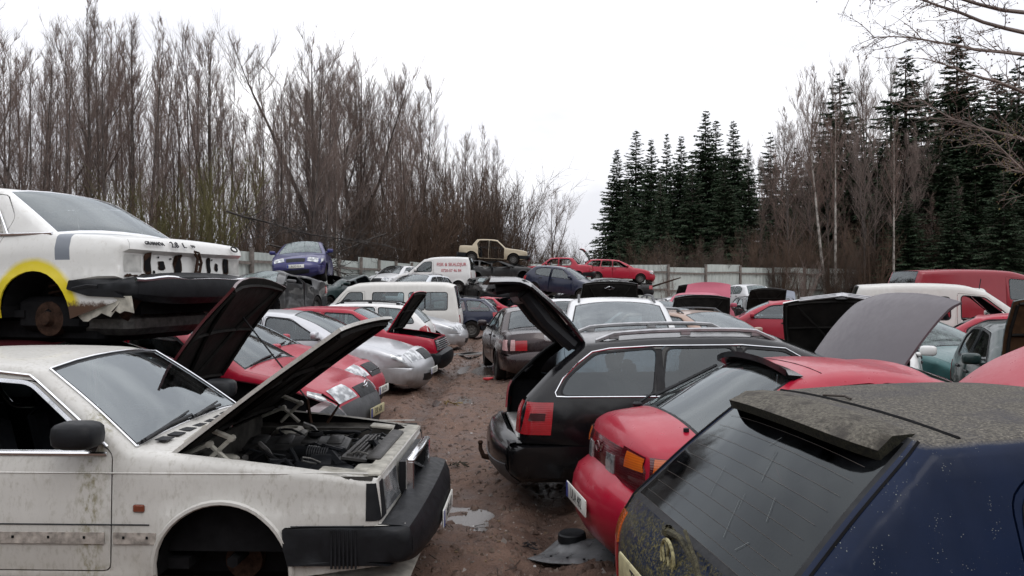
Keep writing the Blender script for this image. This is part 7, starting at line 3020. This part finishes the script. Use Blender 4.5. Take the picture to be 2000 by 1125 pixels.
# gap in the middle: a thin young tree and low scrub
H0, tr, ca, cb = BARE_ME[3]
plant('young_tree', (H0, [('trunk', tr), ('crown', cb)]), at(1082, 74), 74, (558 - 372) / 1500 * 74 + CAM_H, 'thin young bare tree alone in the gap of the skyline', 'tree', None, 2.0, 1.5)
for px in list(np.arange(1000, 1150, 11)):
    d = rr.uniform(64, 82)
    j = rr.randint(0, 1)
    plant('bare_shrub', ((5, 6)[j], [('crown', SHR_ME[1][j])]), at(px, d), d, (558 - np.interp(px, [1000, 1060, 1150], [455, 480, 492]) - rr.uniform(-22, 22)) / 1500 * d + CAM_H, 'low bare shrub in the gap behind the red stacked cars', 'shrub', 'scrub in the gap', rr.uniform(0, 6), 1.2)

# right wood: spruces and bare trees

def RWHERE(p):
    return 'below the left spruce clump' if p < 1470 else 'between the spruce clump and the pale forked birch' if p < 1610 else 'between the forked birch and the thin birch' if p < 1745 else 'above the long red van' if p < 1900 else 'under the overhanging boughs'


spl = [(1205, 288, 78, .9), (1242, 252, 80, 1), (1272, 268, 74, .8), (1302, 258, 84, .75), (1330, 262, 76, .85), (1352, 300, 72, .9), (1378, 212, 76, .95), (1398, 232, 80, .95), (1432, 232, 78, .85), (1462, 288, 74, .8),
       (1640, 138, 80, 1.0), (1768, 92, 74, 1.1), (1868, 62, 76, 1.0), (1948, 138, 70, 1.05), (1505, 255, 86, .8), (1555, 285, 84, .9), (1600, 310, 82, 1.0), (1690, 300, 86, 1.1), (1990, 110, 78, 1.1), (1820, 330, 72, 1.1), (1725, 330, 70, 1), (1905, 350, 66, 1.1), (1415, 300, 70, .9), (1290, 330, 68, .8), (1225, 350, 66, .8), (2040, 150, 70, 1.1), (1660, 340, 76, 1.1), (1530, 360, 74, 1.0), (1580, 390, 70, 1.0), (1770, 370, 64, 1.1), (1860, 360, 62, 1.1), (1960, 330, 60, 1.2), (1915, 200, 68, 1.1), (1985, 165, 66, 1.1), (2035, 180, 66, 1.1), (1835, 250, 68, 1.1), (1705, 262, 76, 1.0), (1605, 262, 78, 1.0)]
SPL = {1205: 'leftmost spruce of the right wood, bordering the open sky', 1242: 'tall dense spruce second from the open sky', 1272: 'narrow spruce third from the open sky in the left clump', 1302: 'thin topped spruce with light between its boughs, fourth from the open sky', 1330: 'slim spruce left of the tallest pair in the left clump', 1378: 'tallest spruce of the left clump, left one of the twin tops', 1398: 'right one of the twin topped spruces in the left clump', 1432: 'narrow spruce closing the left clump on its right',
       1462: 'short spruce at the right foot of the left clump', 1640: 'ragged spruce rising behind the pale forked birch', 1768: 'large pointed spruce above the red van end', 1868: 'tallest spruce of all, near the overhanging boughs', 1948: 'spruce behind the overhanging boughs at the right edge'}
for k, (px, top, d, w) in enumerate(spl):
    H0, tr, cr = SPR[k % 2 if px < 1480 else rr.choice((0, 2, 2))]
    plant('spruce_tree', (H0, [('trunk', tr), ('crown', cr)]), at(px, d), d, (558 - top) / 1500 * d + CAM_H, SPL.get(px) or ('dark lower spruce filling in the left spruce clump' if px < 1480 else 'dark lower spruce ' + RWHERE(px)), 'tree', 'spruces of the left clump' if px < 1480 else 'spruces ' + RWHERE(px), rr.uniform(0, 6), w * (1.4 if px < 1480 else 1.5))

sky2 = [(1400, 380), (1470, 250), (1500, 190), (1560, 140), (1600, 120), (1640, 160), (1700, 120), (1750, 110), (1800, 140), (1850, 170), (1900, 230), (2000, 250), (2080, 250)]
s2x, s2y = [a for a, b in sky2], [b for a, b in sky2]
for px in np.arange(1420, 2070, 24):
    for row in range(2):
        if row == 0 and px > 1880:
            continue
        p = px + rr.uniform(-9, 9)
        d = rr.uniform(64, 70) if row == 0 else rr.uniform(80, 92)
        top = np.interp(p, s2x, s2y) + (rr.uniform(60, 240) if row == 0 else rr.uniform(-10, 110))
        H0, tr, ca, cb = BARE_ME[rr.randint(0, 3)]
        plant('bare_tree', (H0, [('trunk', tr), ('crown', ca if rr.random() < .5 else cb)]), at(p, d), d, (558 - top) / 1500 * d + CAM_H, 'slender leafless tree ' + RWHERE(p), 'tree', 'bare trees ' + RWHERE(p), rr.uniform(0, 6), rr.uniform(1.0, 1.5))
for k, (px, d, top) in enumerate(((1615, 63, 150), (1632, 63, 190), (1745, 62, 250))):
    plant('birch_tree', (BIR[0], [('trunk', BIR[1]), ('crown', BIR[2])]), at(px, d), d, (558 - top) / 1500 * d + CAM_H, ('pale forked birch before the right wood, its left stem', 'pale forked birch before the right wood, its right stem', 'thin pale birch left of the red van')[k], 'tree', None, 1 + k, .9, (-.05, .06, 0)[k])
for px in np.arange(1215, 2060, 14):
    p = px + rr.uniform(-8, 8)
    d = rr.uniform(60, 68) + max(0, (p - 1500) * .012)
    j = rr.randint(0, 1)
    m = rr.choice((0, 1, 1, 0)) if p < 1880 else rr.choice((0, 2, 1))
    top = 558 - np.interp(p, [1215, 1270, 1340, 1480, 2000], [60, 165, 110, 140, 200]) * rr.uniform(.3, .8)
    plant('bare_shrub', ((5, 6)[j], [('crown', SHR_ME[m][j])]), at(p, d), d, (558 - top) / 1500 * d + CAM_H, 'brown leafless bush ' + RWHERE(p), 'shrub', 'bushes ' + RWHERE(p), rr.uniform(0, 6), rr.uniform(.9, 1.3))

# a tree standing outside the frame on the right: its boughs reach into the corner
BUD = mat('rusty_bud', (.10, .045, .03), .8, var=.4, vs=2)
LEAFY = mat('olive_bud_leaf', (.13, .105, .03), .75, var=.4, vs=2)


def reaching_tree(seed):
    r = random.Random(seed)
    P, buds = [], []
    q, _ = path(r, Vector((0, 0, 0)), Vector((-.05, 0, 1)).normalized(), 12, 10, .03, .03)
    trunk = [(q, [.24 * (1 - .85 * k / 10) for k in range(11)])]
    for (z, dz, L) in ((8.7, .22, 4.4), (8.1, .12, 4.9), (7.4, .04, 4.6), (6.9, .0, 4.3), (6.4, .02, 3.6), (5.6, -.02, 3.2), (9.6, .4, 4.2), (7.8, .3, 3.4), (4.6, .0, 3.0), (3.7, .05, 2.6), (10.2, .3, 5.6)):
        i = min(9, int(z / 12 * 10))
        p = q[i].lerp(q[i + 1], z / 12 * 10 - i)
        b, _ = path(r, p, Vector((-1, r.uniform(-.35, .35), dz + .1)).normalized(), L, 9, .16, .02)
        P.append((b, [.05 * (1 - .88 * k / 9) + .003 for k in range(10)]))
        for m in range(26):
            t = r.uniform(.2, 1) * 9
            j = min(8, int(t))
            p2 = b[j].lerp(b[j + 1], t - j)
            d2 = ((b[j + 1] - b[j]).normalized() + rvec(r) * .9).normalized()
            b2, _ = path(r, p2, d2, r.uniform(.35, 1.2), 4, .3, .02)
            P.append((b2, [.011, .009, .007, .005, .003]))
            for s in range(7):
                t2 = r.uniform(.1, 1) * 4
                j2 = min(3, int(t2))
                p3 = b2[j2].lerp(b2[j2 + 1], t2 - j2)
                b3, _ = path(r, p3, ((b2[j2 + 1] - b2[j2]).normalized() + rvec(r)).normalized(), r.uniform(.08, .3), 2, .25, .02)
                P.append((b3, [.005, .004, .002]))
                for e in b3[1:]:
                    buds.append(e)
    return trunk, P, buds


tk, P, buds = reaching_tree(5)
TX, TY = 11.55, 15.5
root = empty('overhanging_tree', (TX, TY, 0))
tag(root, 'budding tree whose thin boughs reach into the upper right corner', 'tree')
a = tubes(tk, 8)
link('trunk', mk_mesh('trunk', a[0], a[1], [BARKG.m], None, True, 180), root)
a = tubes(P, 3)
link('crown', mk_mesh('crown', a[0], a[1], [TWIG], None, True, 180), root)
v, f, fm = [], [], []
for e in buds:
    for k in range(2):
        if rr.random() < .45:
            continue
        b = len(v)
        s = rr.uniform(.012, .035)
        d1, d2 = rvec(rr) * s, rvec(rr) * s
        c0 = e + rvec(rr) * .03
        v += [c0, c0 + d1, c0 + d1 + d2, c0 + d2]
        f.append((b, b + 1, b + 2, b + 3))
        fm.append(0 if e.z > 5.2 or rr.random() < .3 else 1)
o = link('buds', mk_mesh('buds', v, f, [BUD, LEAFY], fm, False), root)
o['kind'] = 'stuff'

# fallen limbs lying over the left fence
for k, (x, y, z, dx, L, lab) in enumerate(((-9.6, 30.5, 3.5, .9, 5.5, 'fallen dark limb hanging over fence left of the blue hatchback'), (-5.9, 36, 4.3, -.75, 5.0, 'broken branch leaning over fence right of the blue hatchback'), (-10.4, 28.0, 4.6, .8, 6.5, 'long bent limb sagging over fence beside the white stacked saloon'))):
    P = []
    q, _ = path(rr, Vector((0, 0, 0)), Vector((dx, -.15, -.12)).normalized(), L, 9, .16, -.06)
    P.append((q, [.045 * (1 - .85 * j / 9) for j in range(10)]))
    for m in range(80):
        t = rr.uniform(.1, 1) * 9
        j = min(8, int(t))
        p2 = q[j].lerp(q[j + 1], t - j)
        b2, _ = path(rr, p2, ((q[j + 1] - q[j]).normalized() * .4 + rvec(rr) + Vector((0, 0, -.25))).normalized(), rr.uniform(.4, 1.7), 4, .2, -.03)
        P.append((b2, [.014, .011, .009, .006, .003]))
        for s in range(5):
            t2 = rr.uniform(.1, 1) * 4
            j2 = min(3, int(t2))
            b3, _ = path(rr, b2[j2].lerp(b2[j2 + 1], t2 - j2), rvec(rr), rr.uniform(.1, .45), 2, .2, 0)
            P.append((b3, [.006, .005, .002]))
    a = tubes(P, 4)
    o = link('fallen_branch', mk_mesh('fallen_branch', a[0], a[1], [mat('dark_wet_bark', (.032, .026, .022), .85, var=.4)], None, True, 180), None, (x, y, z))
    tag(o, lab, 'branch')

# unseen wood added behind the camera and to the sides to darken the cars' reflections
r = random.Random(91)
V, F = [], []
for k in range(150):
    a = R(r.uniform(150, 390)) if k < 120 else R(r.uniform(-30, 30) + (0 if k % 2 else 180))
    d = r.uniform(21, 34)
    x, y = d * math.cos(a), d * math.sin(a)
    if y > 8 or (y > -14 and abs(x) < 17):
        continue
    H, Rb = r.uniform(8, 14), r.uniform(1.6, 2.6)
    for q in range(260):
        fr = r.random() ** 1.3
        rad = Rb * (1 - fr) ** .8 * r.uniform(.3, 1.1)
        b = r.uniform(0, 2 * PI)
        c0 = Vector((x + rad * math.cos(b), y + rad * math.sin(b), H * (.03 + fr * .97)))
        s = .25 + .55 * (1 - fr)
        n = len(V)
        V += [c0 + rvec(r) * s, c0 + rvec(r) * s, c0 + rvec(r) * s, c0 + rvec(r) * s]
        F += [(n, n + 1, n + 2), (n, n + 2, n + 3)]
o = link('unseen_wood', mk_mesh('unseen_wood', V, F, [NEEDLE.m], None, False))
o['kind'] = 'stuff'

# ------------------------------------------------------------------ loose bits
# engine undertray lying in the mud
m = MB()
n = 10
v, f = [], []
for a in range(n + 1):
    for b in range(n + 1):
        x, y = (a / n - .5) * .62, (b / n - .5) * .46
        x *= 1 - .25 * (b / n)
        z = .03 + .05 * max(0, 1 - ((x + .08) ** 2 + (y - .06) ** 2) / .018) + .015 * math.sin(x * 9) + .012 * math.sin(y * 13 + x * 4)
        if a in (0, n) or b in (0, n):
            z -= .02
        v.append((x, y, z))
for a in range(n):
    for b in range(n):
        q = a * (n + 1) + b
        f += [(q, q + n + 1, q + n + 2), (q, q + n + 2, q + 1)]
V0, F0, M0 = shell(v, f, .006)
TRAY = mat('scuffed_tray_plastic', (.115, .118, .122), .32, var=.5, vs=9, bump=.15)
root = empty('undertray', (.48, 5.42, ground_z(.48, 5.42) + .01), (R(2), R(-3), R(-24)))
tag(root, 'torn grey plastic undertray lying in mud below the red fastback', 'car part')
link('tray_sheet', mk_mesh('tray_sheet', V0, F0, [TRAY, BLACK], M0), root)
t = MB()
t.lathe([(.105, .05), (.10, .10), (.09, .108), (.06, .10), (.001, .098)], 'Z', 18, (-.09, .10, 0))
t.build('tray_cup', [BLACK], root)
t = MB()
for k in range(5):
    t.lathe([(.010, .034), (.010, .040), (.001, .040)], 'Z', 8, (-.26 + .12 * k, -.20, 0))
t.build('tray_clip', [DARK], root)

# red lamp scrap by the rut
m = MB()
m.tube([(-.10, 0, .03), (0, .03, .02), (.10, .0, .05)], [.02, .035, .015], 6)
m.box((.02, .03, .03), (.16, .03, .02), rot=(0, 0, .3))
o = m.build('plastic_shard', [mat('bright_red_plastic', (.5, .02, .03), .35)], loc=(-.47, 15.2, ground_z(-.47, 15.2)))
tag(o, 'bright red plastic shard on the mud beside the black estate', 'scrap')
for k, (x, y, s, lab) in enumerate(((-.95, 12.0, .16, 'yellowish leaf clump lying in the muddy lane'), (-.55, 7.9, .1, 'dark clod of turf by the black estate bumper'), (.1, 5.6, .07, 'small dark rag of rubber left of the undertray'))):
    m = MB()
    rq = random.Random(k)
    for q in range(16):
        a = rq.uniform(0, 6.28)
        m.box((rq.uniform(-s, s), rq.uniform(-s, s) * .6, rq.uniform(.005, .04)), (s * rq.uniform(.3, .8), s * .12, .006), rot=(rq.uniform(-.6, .6), rq.uniform(-.6, .6), a))
    o = m.build(('leaf_clump', 'turf_clod', 'rubber_rag')[k], [(mat('ochre_leaf', (.16, .11, .035), .8), mat('dark_turf', (.03, .024, .014), .9), BLACK)[k]], smooth=False, loc=(x, y, ground_z(x, y)))
    tag(o, lab, 'litter')
# muddy flat plate beside the silver nose
m = MB()
m.box((0, 0, .05), (.9, .5, .012), rot=(.04, -.05, 0), bev=.004)
m.box((.1, .1, .09), (.5, .3, .012), rot=(-.06, .08, .4), bev=.004)
o = m.build('scrap_plate', [STEEL], loc=(-1.25, 20.6, 0))
tag(o, 'flat muddy metal scrap beside the silver hatchback nose', 'scrap')
# white door mirror shell and frame poles on the wreck by the fence
root = empty('bumper_fragment', (9.05, 50.0, 2.0), (R(8), R(-12), 0))
tag(root, 'upright white bumper fragment at the nose of the red estate', 'car part')
m = MB()
m.box((0, 0, .45), (.62, .1, .85), rot=(.1, .08, 0), bev=.03, taper=.8)
m.build('shell', [WHITE], root)
m = MB()
m.tube([(-1.6, -.3, -.25), (1.9, -.3, .05)], .04, 6)
m.tube([(-1.2, .3, -.4), (1.5, .2, -.1)], .04, 6)
m.build('frame_bar', [RUSTM], root)
# thin sapling before the fence, right of the red estate
V_, F_ = shrub(55, 3.4, 7, 12, 3, .25, .008)
o = link('sapling', mk_mesh('sapling', V_, F_, [TWIG], None, True, 180), None, (10.4, 51.5, 0))
tag(o, 'thin bare sapling before the fence beside the red estate', 'shrub')
V_, F_ = shrub(56, 3.6, 14, 14, 3, .3, .008)
o = link('sapling', mk_mesh('sapling', V_, F_, [TWIG], None, True, 180), None, (21.5, 56.5, 0))
tag(o, 'bare twiggy bush before the fence left of the red van', 'shrub')
